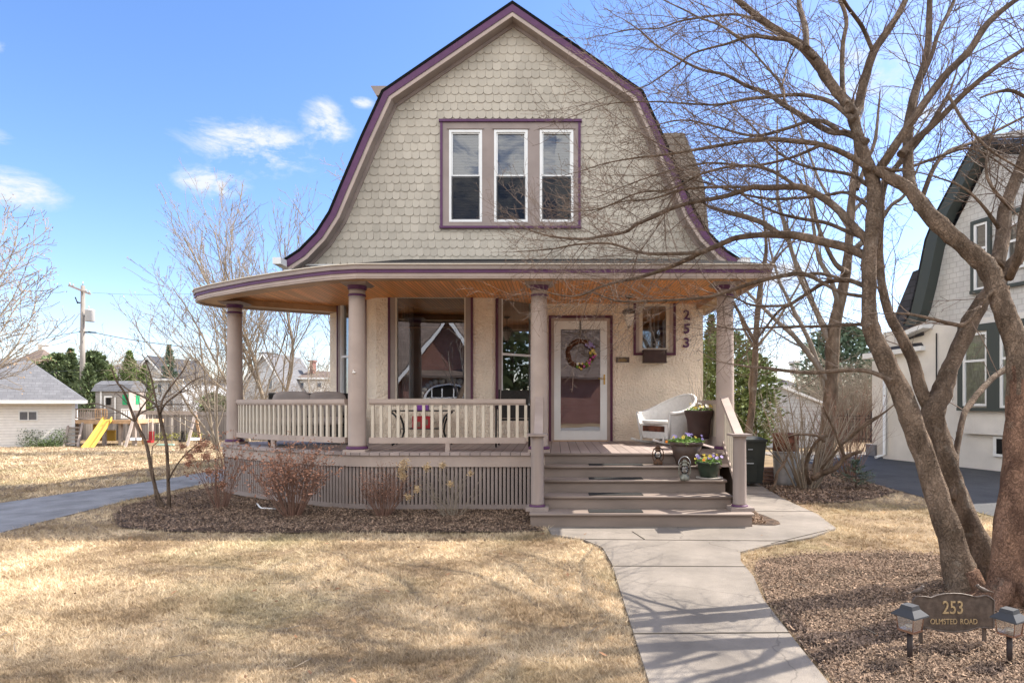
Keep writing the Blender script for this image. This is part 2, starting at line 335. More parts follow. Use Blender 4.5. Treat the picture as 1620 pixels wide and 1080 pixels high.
def straw(name, a, b, green):
    m = mat(name, a, .9, tone=.33, c2=b, vscale=1.3, detail=8); t = m.node_tree; n = t.nodes; l = t.links; p = n['Principled BSDF']
    src = p.inputs['Base Color'].links[0].from_socket
    tcn = n.new('ShaderNodeTexCoord'); no = n.new('ShaderNodeTexNoise'); no.inputs['Scale'].default_value = .55; no.inputs['Detail'].default_value = 6; l.new(tcn.outputs['Object'], no.inputs['Vector'])
    rp = n.new('ShaderNodeValToRGB'); rp.color_ramp.elements[0].position = .52; rp.color_ramp.elements[1].position = .72; l.new(no.outputs['Fac'], rp.inputs[0])
    mx = n.new('ShaderNodeMixRGB'); mx.inputs['Color2'].default_value = (*green, 1); l.new(src, mx.inputs['Color1'])
    q = n.new('ShaderNodeMath'); q.operation = 'MULTIPLY'; q.inputs[1].default_value = .6; l.new(rp.outputs[0], q.inputs[0]); l.new(q.outputs[0], mx.inputs['Fac'])
    l.new(mx.outputs[0], p.inputs['Base Color']); p.inputs['Specular IOR Level'].default_value = .1
    return m
def barkmat(name, light, dark, lichen):
    m = mat(name, light, .92, 0, 9, 0, c2=dark, stretch=(1, 1, .4), detail=10, spec=.15); t = m.node_tree; n = t.nodes; l = t.links; p = n['Principled BSDF']; src = p.inputs['Base Color'].links[0].from_socket
    tcn = n.new('ShaderNodeTexCoord'); dn = n.new('ShaderNodeTexNoise'); dn.inputs['Scale'].default_value = 12; dn.inputs['Detail'].default_value = 4; l.new(tcn.outputs['Object'], dn.inputs['Vector'])
    ad = n.new('ShaderNodeVectorMath'); ad.operation = 'MULTIPLY_ADD'; ad.inputs[1].default_value = (.16, .16, .16); l.new(dn.outputs['Color'], ad.inputs[0]); l.new(tcn.outputs['Object'], ad.inputs[2])
    mpn = n.new('ShaderNodeMapping'); mpn.inputs['Scale'].default_value = (1, 1, .3); l.new(ad.outputs[0], mpn.inputs[0])
    vo = n.new('ShaderNodeTexVoronoi'); vo.feature = 'DISTANCE_TO_EDGE'; vo.inputs['Scale'].default_value = 60; vo.inputs['Randomness'].default_value = 1; l.new(mpn.outputs[0], vo.inputs['Vector'])
    mr = n.new('ShaderNodeMapRange'); mr.inputs['From Max'].default_value = .07; mr.inputs['To Min'].default_value = .45; l.new(vo.outputs['Distance'], mr.inputs['Value'])
    cb = n.new('ShaderNodeCombineXYZ'); [l.new(mr.outputs[0], cb.inputs[i]) for i in range(3)]
    mx = n.new('ShaderNodeMixRGB'); mx.blend_type = 'MULTIPLY'; mx.inputs['Fac'].default_value = .30; l.new(src, mx.inputs['Color1']); l.new(cb.outputs[0], mx.inputs['Color2'])
    no = n.new('ShaderNodeTexNoise'); no.inputs['Scale'].default_value = 5; no.inputs['Detail'].default_value = 12; no.inputs['Roughness'].default_value = .7; l.new(tcn.outputs['Object'], no.inputs['Vector'])
    rp = n.new('ShaderNodeValToRGB'); rp.color_ramp.elements[0].position = .56; rp.color_ramp.elements[1].position = .68; l.new(no.outputs['Fac'], rp.inputs[0])
    m2 = n.new('ShaderNodeMixRGB'); m2.inputs['Color2'].default_value = (*lichen, 1); l.new(mx.outputs[0], m2.inputs['Color1']); q = n.new('ShaderNodeMath'); q.operation = 'MULTIPLY'; q.inputs[1].default_value = .55; l.new(rp.outputs[0], q.inputs[0]); l.new(q.outputs[0], m2.inputs['Fac'])
    l.new(m2.outputs[0], p.inputs['Base Color'])
    fn = n.new('ShaderNodeTexNoise'); fn.inputs['Scale'].default_value = 45; fn.inputs['Detail'].default_value = 6; l.new(mpn.outputs[0], fn.inputs['Vector'])
    hm = n.new('ShaderNodeMath'); hm.operation = 'MULTIPLY_ADD'; hm.inputs[1].default_value = 1.6; l.new(fn.outputs['Fac'], hm.inputs[0]); l.new(mr.outputs[0], hm.inputs[2])
    bp = n.new('ShaderNodeBump'); bp.inputs['Strength'].default_value = 1; bp.inputs['Distance'].default_value = .018; l.new(hm.outputs[0], bp.inputs['Height']); l.new(bp.outputs[0], p.inputs['Normal']); return m
M['bark'] = barkmat('bark', (.275, .20, .145), (.13, .092, .065), (.35, .31, .25))
M['bark_red'] = barkmat('peeling_bark', (.33, .195, .13), (.14, .08, .055), (.28, .22, .165))
M['screen'] = glass('insect_screen', (.42, .42, .43), refl=-.3)
M['straw'] = straw('dormant_grass', (.80, .64, .435), (.34, .25, .155), (.25, .235, .125))
M['lawn'] = straw('lawn_soil', (.42, .31, .19), (.27, .19, .12), (.20, .18, .09))

# ================================================================ SETTING
def axis(a): return sorted(set(a))
xs = axis([-400, -200, -120, -80, -60] + [x * 2.0 for x in range(-25, 20)] + [45, 60, 90, 150, 400])
ys = axis([-300, -150, -80, -40, -20, -10, -4, 0] + [y * 1.5 for y in range(1, 32)] + [55, 70, 90, 130, 200, 400, 700])
g = MB()
for y in ys:
    for x in xs: g.v.append((x, y, gz(x, y)))
nx = len(xs)
for j in range(len(ys) - 1):
    for i in range(nx - 1): g.face((j * nx + i, j * nx + i + 1, (j + 1) * nx + i + 1, (j + 1) * nx + i), True)
struct(g, 'ground', M['lawn'])
def sheet(pts, z, name, m, thick=None):
    b = MB(); b.poly([(x, y, z) for x, y in pts])
    if thick: b = MB(); b.prism([(x, y, z - thick) for x, y in pts], (0, 0, thick))
    return struct(b, name, m)
WALK = [(.47, 2.2), (.48, 3.26), (.49, 4.6), (.50, 5.6), (.46, 6.25), (.28, 6.62), (-.05, 6.85), (-.12, 7.42), (2.5, 7.42), (2.62, 8.3), (2.75, 11.5), (3.0, 16), (3.9, 16), (3.62, 11.5), (3.42, 9.4), (3.38, 8.1), (3.22, 7.2), (2.75, 6.72), (2.15, 6.35),
        (1.78, 6.05), (1.68, 5.7), (1.64, 5.2), (1.52, 4.6), (1.44, 3.7), (1.40, 3.2), (1.38, 2.2)]
sheet(WALK, .022, 'walkway', M['concrete'], .06)
wj = MB()
for (x0, y0, x1, y1) in [(.49, 5.52, 1.66, 5.5), (.3, 6.60, 2.5, 6.52), (.93, 6.6, .85, 7.0), (.48, 3.9, 1.46, 3.92), (2.2, 6.4, 3.1, 7.1), (2.62, 8.3, 3.4, 8.3), (2.68, 9.9, 3.5, 9.9)]:
    wj.bar((x0, y0, .0235), (x1, y1, .0235), .012, .004)
struct(wj, 'walkway_joints', M['joint'])
sheet([(-6.25, -4), (-6.22, 7), (-6.32, 8.1), (-6.4, 9.5), (-6.35, 11), (-5.9, 12.6), (-5.2, 14), (-5.2, 22), (-7.6, 22), (-7.3, 14), (-7.5, 11.6), (-7.85, 10.2), (-8.1, 9), (-8.3, 7.0), (-8.4, -4)], .008, 'driveway', M['asphalt'])
sheet([(5.62, -4), (5.6, 7.8), (5.62, 9), (5.72, 11.3), (6.0, 14), (6.3, 17.5), (10.5, 17.5), (10.5, 12), (12, -4)], .008, 'neighbour_driveway', M['asphalt_dark'])
sheet([(4.8, 17.52), (4.8, 18.6), (10.5, 18.6), (10.5, 17.52)], .010, 'back_path', M['concrete'])
sheet([(-200, -14), (200, -14), (200, -6), (-200, -6)], .006, 'road', M['asphalt'])
BED = [(-6.1, 9.3), (-6.05, 8.7), (-5.6, 7.9), (-5.1, 7.3), (-4.4, 7.05), (-3, 6.98), (-1.5, 7.0), (-.5, 7.02), (-.13, 7.1), (-.25, 7.4), (-.3, 9.0), (-4.4, 9.6), (-5.6, 11), (-5.9, 11)]
BED2 = [(1.70, 5.35), (1.85, 5.75), (2.4, 6.0), (3.2, 6.05), (3.8, 5.9), (4.6, 5.5), (5.55, 5.2), (5.58, 2), (1.40, 2), (1.44, 3.2), (1.47, 3.8), (1.55, 4.6), (1.66, 5.1)]
BED3 = [(3.45, 9.0), (3.5, 9.9), (3.7, 11.6), (4.0, 13.5), (5.9, 13.6), (5.62, 11.5), (5.55, 10.2), (4.9, 9.55), (4.2, 9.1)]
BED4 = [(2.28, 7.42), (2.42, 7.36), (2.56, 7.34), (2.66, 7.42), (2.70, 7.6), (2.66, 8.0), (2.56, 8.4), (2.3, 8.4)]
for i, b in enumerate((BED, BED2, BED3, BED4)): sheet(b, .026 if i == 3 else .014, 'mulch_bed', M['mulch'])

def inside(px, py, poly):
    r = np.zeros(len(px), bool); n = len(poly)
    for i in range(n):
        x0, y0 = poly[i]; x1, y1 = poly[(i + 1) % n]
        if y0 == y1: continue
        c = ((y0 > py) != (y1 > py)) & (px < (x1 - x0) * (py - y0) / (y1 - y0) + x0); r ^= c
    return r
def mass(name, V, nper, mats, tone, label, cat, group=None):
    """V: (n, nper, 3) array of faces"""
    n = len(V); me = bpy.data.meshes.new(name)
    me.vertices.add(n * nper); me.vertices.foreach_set('co', V.reshape(-1).astype(np.float32))
    me.loops.add(n * nper); me.loops.foreach_set('vertex_index', np.arange(n * nper, dtype=np.int32))
    me.polygons.add(n); me.polygons.foreach_set('loop_start', np.arange(0, n * nper, nper, dtype=np.int32))
    me.materials.append(mats); a = me.attributes.new('tone', 'FLOAT', 'FACE'); a.data.foreach_set('value', tone.astype(np.float32))
    me.update(calc_edges=True); o = bpy.data.objects.new(name, me); COL.objects.link(o)
    return tag(o, label, cat, group, 'stuff')
rs = np.random.RandomState(3)
DRIVE_L = [(-6.25, -4), (-6.22, 7), (-6.32, 8.1), (-6.4, 9.5), (-6.35, 11), (-5.9, 12.6), (-5.2, 14), (-5.2, 22), (-7.6, 22), (-7.3, 14), (-7.5, 11.6), (-7.85, 10.2), (-8.1, 9), (-8.3, 7.0), (-8.4, -4)]
HOUSEFOOT = [(-5.6, 10.5), (-5, 9.3), (-3, 8.4), (-.4, 8.4), (-.4, 7.3), (2.4, 7.3), (2.5, 20), (-4.3, 20)]
def wob(x, y, s): return .5 * np.sin(x * s * 2.1 + 1.3 * np.sin(y * s * 1.7)) + .5 * np.sin(y * s * 2.7 + 1.1 * np.sin(x * s * 2.3 + 2))
def grass(n, ylo, yhi, xlo, xhi, hgt, wid, per=11):
    """matted tufts: every tuft leans its blades outwards and has its own tone"""
    u = rs.rand(n); y = 1 / (1 / ylo + u * (1 / yhi - 1 / ylo)); x = xlo * (y / yhi) + rs.rand(n) * (xhi - xlo) * (y / yhi)
    k = ~inside(x, y, DRIVE_L); xe = x + .07 * wob(x, y, 7); ye = y + .07 * wob(y, x, 6)
    for p in (BED, BED2, BED3): k &= ~inside(xe, ye, p)
    xw = x + .03 * wob(x, y, 15); k &= ~inside(xw, y, WALK); k &= ~inside(x, y, HOUSEFOOT); k &= ~((x > 5.6) & (y < 19)); k &= ~inside(x, y, BED4)
    patch = wob(x + 3, y, 1.1) + .6 * wob(x, y - 2, 3.1); k &= rs.rand(n) < .93 + .12 * patch
    x = x[k]; y = y[k]; patch = patch[k]; n = len(x); tt = rs.randn(n); th = .5 + 1.0 * rs.rand(n); comb = rs.rand(n) * 2 * np.pi
    x = np.repeat(x, per); y = np.repeat(y, per); patch = np.repeat(patch, per); tt = np.repeat(tt, per); th = np.repeat(th, per); comb = np.repeat(comb, per); n = len(x)
    sc = (y / 5) ** .5; fa = rs.rand(n) * 2 * np.pi; rad = .018 * sc * np.sqrt(rs.rand(n)); x = x + np.cos(fa) * rad; y = y + np.sin(fa) * rad
    h = hgt * sc * th * (.45 + .8 * rs.rand(n)) * (1 + .25 * patch); wd = wid * sc * (.6 + .8 * rs.rand(n))
    a = rs.rand(n) * 2 * np.pi; lean = .3 + 1.5 * rs.rand(n); dx = np.cos(fa) + .8 * np.cos(comb) + .4 * rs.randn(n); dy = np.sin(fa) + .8 * np.sin(comb) + .4 * rs.randn(n)
    zg = np.array([gz(p, q) for p, q in zip(x, y)]) if yhi > 14 else np.zeros(n)
    V = np.zeros((n, 3, 3)); ca, sa = np.cos(a), np.sin(a)
    V[:, 0] = np.stack([x - ca * wd, y - sa * wd, zg - .002], 1); V[:, 1] = np.stack([x + ca * wd, y + sa * wd, zg - .002], 1)
    V[:, 2] = np.stack([x + dx * h * lean * .7, y + dy * h * lean * .7, zg + h], 1)
    return V, np.clip(.5 + .14 * patch + .17 * tt + .2 * rs.randn(n), 0, 1)
Va, ta = grass(86000, 2.6, 10.5, -11, 8.2, .027, .0020)
mass('front_lawn_grass', Va, 3, M['straw'], ta, 'short straw coloured dormant grass of the front lawn beside the walkway', 'grass')
Vb, tb = grass(30000, 9.0, 38, -40, 12, .028, .0040, 6)
mass('back_lawn_grass', Vb, 3, M['straw'], tb, 'pale dormant grass of the open lawn beyond the driveway', 'grass')

def chips(n, poly, z, size, label, edge=.12):
    P = np.array(poly); lo = P.min(0); hi = P.max(0)
    x = lo[0] - edge + rs.rand(n) * (hi[0] - lo[0] + 2 * edge); y = lo[1] + (hi[1] - lo[1] + edge) * rs.rand(n)
    k = inside(x + .05 * rs.randn(n), y + .05 * rs.randn(n), poly); k &= ~inside(x, y, WALK) | (rs.rand(n) < .01); x = x[k]; y = y[k]; n = len(x)
    a = rs.rand(n) * 2 * np.pi; L = size * (.35 + 1.1 * rs.rand(n) ** 2); W = L * (.22 + .25 * rs.rand(n)); t1 = rs.randn(n) * .5; t2 = rs.randn(n) * .5
    zz = z + .012 * (wob(x, y, 4) + 1) + .012 * rs.rand(n)
    u = np.stack([np.cos(a), np.sin(a), t1], 1) * L[:, None]; v = np.stack([-np.sin(a), np.cos(a), t2], 1) * W[:, None]; c = np.stack([x, y, zz], 1)
    V = np.stack([c - u - v * .7, c + u - v, c + u * .8 + v, c - u + v * .8], 1)
    return V, np.clip(.5 + .14 * wob(x, y, 2.6) + .1 * wob(y, x, 9) + .3 * rs.randn(n), 0, 1)
for (n, p, s, lb) in [(130000, BED, .0105, 'dark bark mulch under the shrubs along the porch skirt'), (300000, BED2, .0078, 'shredded bark mulch around the big tree and the address sign'),
                      (30000, BED3, .016, 'leaf strewn mulch around the bins and the back shrub'), (6000, BED4, .014, 'small wedge of mulch beside the right end of the steps')]:
    V, t = chips(n, p, .026 if p is BED4 else .014, s, lb); mass('bark_mulch', V, 4, M['chip'], t, lb, 'mulch')
# fallen leaves and twigs on the lawn
lm = MB()
rr = random.Random(5)
for i in range(150):
    y = 1 / rr.uniform(1 / 8, 1 / 2.9); x = rr.uniform(-5, .4) if rr.random() < .55 else rr.uniform(1.8, 5); a = rr.uniform(0, 6); s = rr.uniform(.012, .03); c = Vector((x, y, .03)); lm.col = rr.random()
    u = Vector((math.cos(a), math.sin(a), rr.uniform(-.5, .5))) * s; v = Vector((-math.sin(a), math.cos(a), rr.uniform(-.5, .5))) * s * .6
    lm.poly([c - u, c - v * .8, c + u * 1.2, c + v])
tag(build(lm, 'fallen_leaves', M['fallen']), 'dry brown leaves scattered over the front lawn and mulch', 'leaves', None, 'stuff')

sk_ = MB()
for i in range(170):
    k_ = rr.random()
    if k_ < .55: x, y = rr.uniform(1.7, 5.3), rr.uniform(3.2, 5.8)
    elif k_ < .8: x, y = rr.uniform(-5.4, -.4), rr.uniform(7.1, 8.4)
    else: x, y = rr.uniform(-4.5, .3), rr.uniform(3.3, 6.6)
    if x < .55 and 2 < y < 7 and x > .42: continue
    a = rr.uniform(0, 6.28); L = rr.uniform(.04, .20); q = [Vector((x, y, .028))]
    for j in range(3): a += rr.gauss(0, .25); q.append(q[-1] + Vector((math.cos(a), math.sin(a), rr.uniform(-.08, .12))) * L / 3)
    sk_.tube(q, [.0028, .0024, .002, .0012], 4)
tag(build(sk_, 'fallen_twigs', M['twig_tan']), 'thin fallen twigs lying on the mulch and lawn', 'twigs', None, 'stuff')

# ================================================================ THE HOUSE
YW, YG = 11.0, 11.0        # door wall, gable wall
house = thing('house', 'cream stucco house with scalloped gable, purple trim and wraparound porch', 'house', (-.75, 11, 0))
CX = -.753
prof_l = [(-3.92, 3.88), (-3.64, 4.06), (-3.35, 4.36), (-3.12, 4.72), (-2.93, 5.17), (-2.56, 6.03), (-2.21, 6.79), (0, 8.30)]
PROF = [(CX + x, z) for x, z in prof_l] + [(CX - x, z) for x, z in prof_l[-2::-1]]
def offs(poly, d):
    out = []
    for i, p in enumerate(poly):
        a = Vector(poly[max(0, i - 1)]); b = Vector(poly[min(len(poly) - 1, i + 1)]); p = Vector(p)
        if 0 < i < len(poly) - 1:
            t1 = (p - a).normalized(); t2 = (b - p).normalized(); n1 = Vector((t1.y, -t1.x)); n2 = Vector((t2.y, -t2.x)); n = (n1 + n2).normalized(); k = 1 / max(.5, n.dot(n1))
        else:
            t = (b - a).normalized(); n = Vector((t.y, -t.x)); k = 1
        out.append(tuple(p + n * d * k))
    return out
def band(mb, d0, d1, y0, y1, clipz=None):
    A = offs(PROF, d0); B = offs(PROF, d1)
    for i in range(len(A) - 1):
        q = [A[i], A[i + 1], B[i + 1], B[i]]
        mb.hexa([(q[0][0], y0, q[0][1]), (q[1][0], y0, q[1][1]), (q[1][0], y1, q[1][1]), (q[0][0], y1, q[0][1]),
                 (q[3][0], y0, q[3][1]), (q[2][0], y0, q[2][1]), (q[2][0], y1, q[2][1]), (q[3][0], y1, q[3][1])])
YR = 10.76
b = MB(); band(b, -.045, .0, YR - .035, 19.8); roof = build(b, 'roof', M['asphalt_roof'], house)
b = MB(); band(b, .001, .05, YR, 19.75); build(b, 'soffit_boards', M['taupe'], roof)
b = MB(); band(b, .002, .105, YR - .028, YR - .001); b.m = 1; band(b, .105, .125, YR - .015, YR - .001); b.m = 2; band(b, .125, .172, YR - .022, YR - .001); build(b, 'rake_board', [M['purple'], M['taupe'], M['taupe_light']], roof)
b = MB(); band(b, .05, .165, YR, YG - .04); build(b, 'rake_soffit', M['taupe'], roof)
b = MB(); band(b, .165, .215, YG - .045, YG - .0); build(b, 'frieze_board', M['taupe'], roof)
# ridge vent end at left and dormer at right
b = MB(); z0 = 7.72
b.prism([(-3.86, 13, z0 + .32), (-2.4, 13, z0 + .32), (-2.4, 13, z0 + .26), (-3.74, 13, z0 + .12)], (0, 1.2, 0)); b.box(-3.70, -2.4, 13.1, 14.1, z0 - 1.2, z0 + .14)
b.box(-3.76, -3.62, 13.02, 14.1, z0 - .12, z0 + .02)
build(b, 'rear_gable_end', M['taupe'], roof)
dm = MB(); pr = [(1.6, 7.15), (2.70, 7.15), (2.95, 6.55), (3.12, 6.1), (3.20, 5.3), (3.3, 4.4), (1.6, 4.2)]
dm.prism([(x, 13.2, z) for x, z in pr], (0, 4, 0)); dorm = build(dm, 'dormer', courses('dormer_shingle', (.30, .25, .20), .25, .15, (.12, .09, .07), (R(90), 0, 0)), roof)
# gable wall
WIN = (at(697, 191, YG), at(918.5, 360, YG))      # triple window outline
b = MB(); inn = offs(PROF, .08); zb0 = inn[0][1]; wxa, wxb, wza, wzb = WIN[0].x + .03, WIN[1].x - .03, WIN[1].z + .01, WIN[0].z - .03
cut = sorted([p for p in inn] + [(v, None) for v in (wxa, wxb)], key=lambda p: p[0])
def pz(x):
    for (x0, z0), (x1, z1) in zip(inn, inn[1:]):
        if x0 <= x <= x1: return z0 + (z1 - z0) * (x - x0) / max(1e-6, x1 - x0)
    return zb0
def strip(x0, x1, a0, a1, c0, c1):
    b.hexa([(x0, YG, a0), (x1, YG, a1), (x1, YG + .1, a1), (x0, YG + .1, a0), (x0, YG, c0), (x1, YG, c1), (x1, YG + .1, c1), (x0, YG + .1, c0)])
for (x0, _), (x1, _) in zip(cut, cut[1:]):
    if x1 - x0 < 1e-5: continue
    if x0 >= wxa - 1e-5 and x1 <= wxb + 1e-5: strip(x0, x1, zb0, zb0, wza, wza); strip(x0, x1, wzb, wzb, pz(x0), pz(x1))
    else: strip(x0, x1, zb0, zb0, max(zb0 + .001, pz(x0)), max(zb0 + .001, pz(x1)))
gw = build(b, 'gable_wall', M['scale'], house)
def insideprof(x, z, d):
    P = offs(PROF, d)
    if z < P[0][1] - .02: z = P[0][1]
    for i in range(len(P) - 1):
        (x0, z0), (x1, z1) = P[i], P[i + 1]
        if min(x0, x1) <= x <= max(x0, x1) and abs(x1 - x0) > 1e-6:
            if z < z0 + (z1 - z0) * (x - x0) / (x1 - x0): return True
    return False
rr = random.Random(11); sc_ = MB(); row = 0; RH = .142; z = 3.885
while z < 8.2:
    x = CX - 4 + (row % 2) * .068 + rr.uniform(-.02, .02)
    while x < CX + 4:
        wv = rr.choice((.118, .132, .132, .14, .152)) + rr.uniform(-.006, .006); xc = x + wv / 2
        if insideprof(xc, z + .02, .13) and not (WIN[0].x + .05 < xc < WIN[1].x - .05 and WIN[1].z - .02 < z < WIN[0].z - .07):
            sc_.col = min(1, max(0, rr.gauss(.5, .28))); zb = z + rr.uniform(-.004, .004); hw = wv / 2 - rr.choice((.0004, .0004, .0008, .0022)); yf = YG - .018 + rr.uniform(-.003, .003)
            low = [(-hw, .055), (-hw * .97, .036), (-hw * .8, .018), (-hw * .45, .004), (0, 0), (hw * .45, .004), (hw * .8, .018), (hw * .97, .036), (hw, .055)]
            n0 = len(sc_.v); top = zb + RH * 1.25
            fr = [(xc + a, yf, zb + c) for a, c in low] + [(xc + hw, YG - .006, top), (xc - hw, YG - .006, top)]
            sc_.m = 0; sc_.poly(fr)
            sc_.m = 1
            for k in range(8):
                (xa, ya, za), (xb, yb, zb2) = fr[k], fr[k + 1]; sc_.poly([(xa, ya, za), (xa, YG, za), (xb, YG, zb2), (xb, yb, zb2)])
            sc_.m = 0
            for (s, q) in ((-hw, 0), (hw, 8)):
                sc_.poly([(xc + s, yf, zb + .055), (xc + s, YG - .006, top), (xc + s, YG, top), (xc + s, YG, zb + .055)])
        x += wv
    z += RH; row += 1
build(sc_, 'scalloped_shingles', [M['scale'], M['scale_edge_shade']], gw)
b = MB(); b.box(-4.55, 3.05, 10.985, 11.1, 3.72, 3.862); b.box(-4.62, 3.1, 10.95, 11.0, 3.862, 3.885)
build(b, 'frieze_trim', M['white'], house)
b = MB(); b.box(-4.76, -4.62, 10.5, 19, 3.79, 3.90); build(b, 'gutter', M['white'], roof); b = MB(); b.box(3.1, 3.26, 10.5, 19, 3.79, 3.90); build(b, 'gutter', M['white'], roof)
b = MB(); b.box(-4.66, -4.15, 10.7, 19, 3.70, 3.74); build(b, 'eave_soffit', M['white'], roof); b = MB(); b.box(2.57, 3.15, 10.7, 19, 3.70, 3.74); build(b, 'eave_soffit', M['white'], roof)

def sash(parent, x0, x1, z0, z1, y, fr=.035, blind=True, split=True, gl='glass_up', frame_m='white', name='window', normal=-1):
    """double-hung window in a wall facing -Y; frame with upper and lower sash, panes and whatever hangs behind"""
    d = .05; b = MB(); b.box(x0, x0 + fr, y - .01, y + d, z0, z1); b.box(x1 - fr, x1, y - .01, y + d, z0, z1)
    b.box(x0 + fr, x1 - fr, y - .01, y + d, z1 - fr, z1); b.box(x0 + fr, x1 - fr, y - .01, y + d, z0, z0 + fr)
    W = build(b, name, M[frame_m], parent); zm = (z0 + z1) / 2; k = .022
    X0, X1, Z0, Z1 = x0 + fr, x1 - fr, z0 + fr, z1 - fr
    if split:
        b = MB(); yy = y + .012
        for (a0, a1, yo) in ((zm, Z1, 0), (Z0, zm, .012)):
            b.box(X0, X0 + k, yy + yo, yy + yo + .02, a0, a1); b.box(X1 - k, X1, yy + yo, yy + yo + .02, a0, a1)
            b.box(X0 + k, X1 - k, yy + yo, yy + yo + .02, a0, a0 + k * 1.1); b.box(X0 + k, X1 - k, yy + yo, yy + yo + .02, a1 - k, a1)
        build(b, 'sash', M[frame_m], W)
        b = MB(); b.poly([(X0, y + .006, Z0), (X1, y + .006, Z0), (X1, y + .006, zm), (X0, y + .006, zm)]); build(b, 'screen', M['screen'], W)
    b = MB(); b.poly([(X0, y + .036, Z0), (X1, y + .036, Z0), (X1, y + .036, Z1), (X0, y + .036, Z1)]); build(b, 'pane', M[gl], W)
    if blind:
        b = MB(); b.box(X0 + .004, X1 - .004, y + .075, y + .08, Z0, Z1); build(b, 'blind', M['blind'], W)
    return W
def pxr(x0, y0, x1, y1, D): a = at(x0, y0, D); c = at(x1, y1, D); return a.x, c.x, c.z, a.z
# triple window
X0, X1, Z0, Z1 = WIN[0].x, WIN[1].x, WIN[1].z, WIN[0].z
b = MB(); t = .042; y = YG - .05
b.box(X0 - .02, X1 + .02, y - .02, YG, Z1 - t, Z1); b.box(X0, X0 + t, y, YG, Z0, Z1 - t); b.box(X1 - t, X1, y, YG, Z0, Z1 - t); b.box(X0 - .01, X1 + .01, y - .02, YG, Z0 - t * .6, Z0 + t * .3)
tw = build(b, 'triple_window', M['purple'], house)
sx = [(711, 763), (782, 835), (854, 907)]; sw = [(at(a, 0, YG).x, at(c, 0, YG).x) for a, c in sx]; zt = at(0, 207, YG).z; zb_ = at(0, 352, YG).z
b = MB(); y = YG - .035; edges = [X0 + t] + [v for s in sw for v in s] + [X1 - t]
for i in range(0, len(edges), 2): b.box(edges[i], edges[i + 1], y, YG, Z0 + t * .3, Z1 - t)
for a, c in sw: b.box(a, c, y, YG, zt, Z1 - t); b.box(a, c, y, YG, Z0 + t * .3, zb_)
for a, c in sw: b.box(a - .03, c + .03, y - .018, y, zt + .012, zt + .03)
build(b, 'window_casing', M['taupe'], tw)
for a, c in sw: sash(tw, a, c, zb_, zt, YG - .03, .04)

# ---- first floor walls (stucco), with openings
ZC = 3.22; ZF = .79
def wallseg(mb, p0, p1, holes, z0=ZF - .5, z1=ZC + .4, th=.15):
    """vertical wall from p0 to p1 (outer face), holes in (s0, s1, z0, z1) along it"""
    p0 = Vector((*p0, 0)); p1 = Vector((*p1, 0)); L = (p1 - p0).length; u = (p1 - p0) / L; n = Vector((-u.y, u.x, 0)) * th
    def pc(s0, s1, a, c):
        if s1 - s0 < 1e-4 or c - a < 1e-4: return
        q = [p0 + u * s0, p0 + u * s1, p0 + u * s1 + n, p0 + u * s0 + n]
        mb.hexa([(v.x, v.y, a) for v in q] + [(v.x, v.y, c) for v in q])
    s = 0
    for (s0, s1, a, c) in sorted(holes): pc(s, s0, z0, z1); pc(s0, s1, z0, a); pc(s0, s1, c, z1); s = s1
    pc(s, L, z0, z1)
WL, WRX = -4.16, 2.58
BC0, BC1, YB = -2.985, -1.06, 10.37
px_ = lambda x, D: (x - VX) / F * D
walls = MB()
DX0, DX1 = px_(876.6, YW), px_(960, YW); DZ0, DZ1 = ZF + .015, at(0, 508, YW).z
SX0, SX1, SZ0, SZ1 = pxr(1011, 479, 1059, 556, YW)
wallseg(walls, (-.35, YW), (WRX, YW), [(DX0 + .35, DX1 + .35, DZ0, DZ1), (SX0 + .35, SX1 + .35, SZ0, SZ1)])
PX0, PX1 = px_(626, YB), px_(737, YB); PZ0, PZ1 = 1.50, at(0, 469, YB).z
wallseg(walls, (BC0, YB), (BC1, YB), [(PX0 - BC0, PX1 - BC0, PZ0, PZ1)])
# right angled face
RF0, RF1 = Vector((BC1, YB)), Vector((-.35, YW)); LR = (RF1 - RF0).length
wallseg(walls, RF0, RF1, [(.17, LR - .08, 1.42, PZ1 + .02)])
LF0, LF1 = Vector((WL, 11.5)), Vector((BC0, YB)); LLn = (LF1 - LF0).length
wallseg(walls, LF0, LF1, [(.44, LLn - .42, 1.42, PZ1 + .02)])
wallseg(walls, (WRX, YW + .151), (WRX, 19.5), []); wallseg(walls, (WL, 19.5), (WL, 11.52), [])
wallseg(walls, (WRX, 19.52), (WL, 19.52), [], z1=3.88)
build(walls, 'stucco_wall', M['stucco'], house)
b = MB(); b.box(WL + .01, WRX - .01, 11.3, 19.4, -.1, .28); build(b, 'foundation', M['stone'], house)
# rooms behind the glass
b = MB(); b.poly([(WL + .2, 14, 0), (WRX - .2, 14, 0), (WRX - .2, 14, 3.3), (WL + .2, 14, 3.3)]); b.poly([(WL + .2, 11.5, .8), (WRX - .2, 11.5, .8), (WRX - .2, 14, .8), (WL + .2, 14, .8)])
b.poly([(WL + .2, 10.6, 3.3), (WRX - .2, 10.6, 3.3), (WRX - .2, 14, 3.3), (WL + .2, 14, 3.3)]); b.poly([(-.2, 11.16, .8), (-.2, 14, .8), (-.2, 14, 3.3), (-.2, 11.16, 3.3)])
b.poly([(BC0, 10.55, .8), (BC1, 10.55, .8), (BC1, 11.5, .8), (BC0, 11.5, .8)])
build(b, 'room_walls', M['interior'], house)
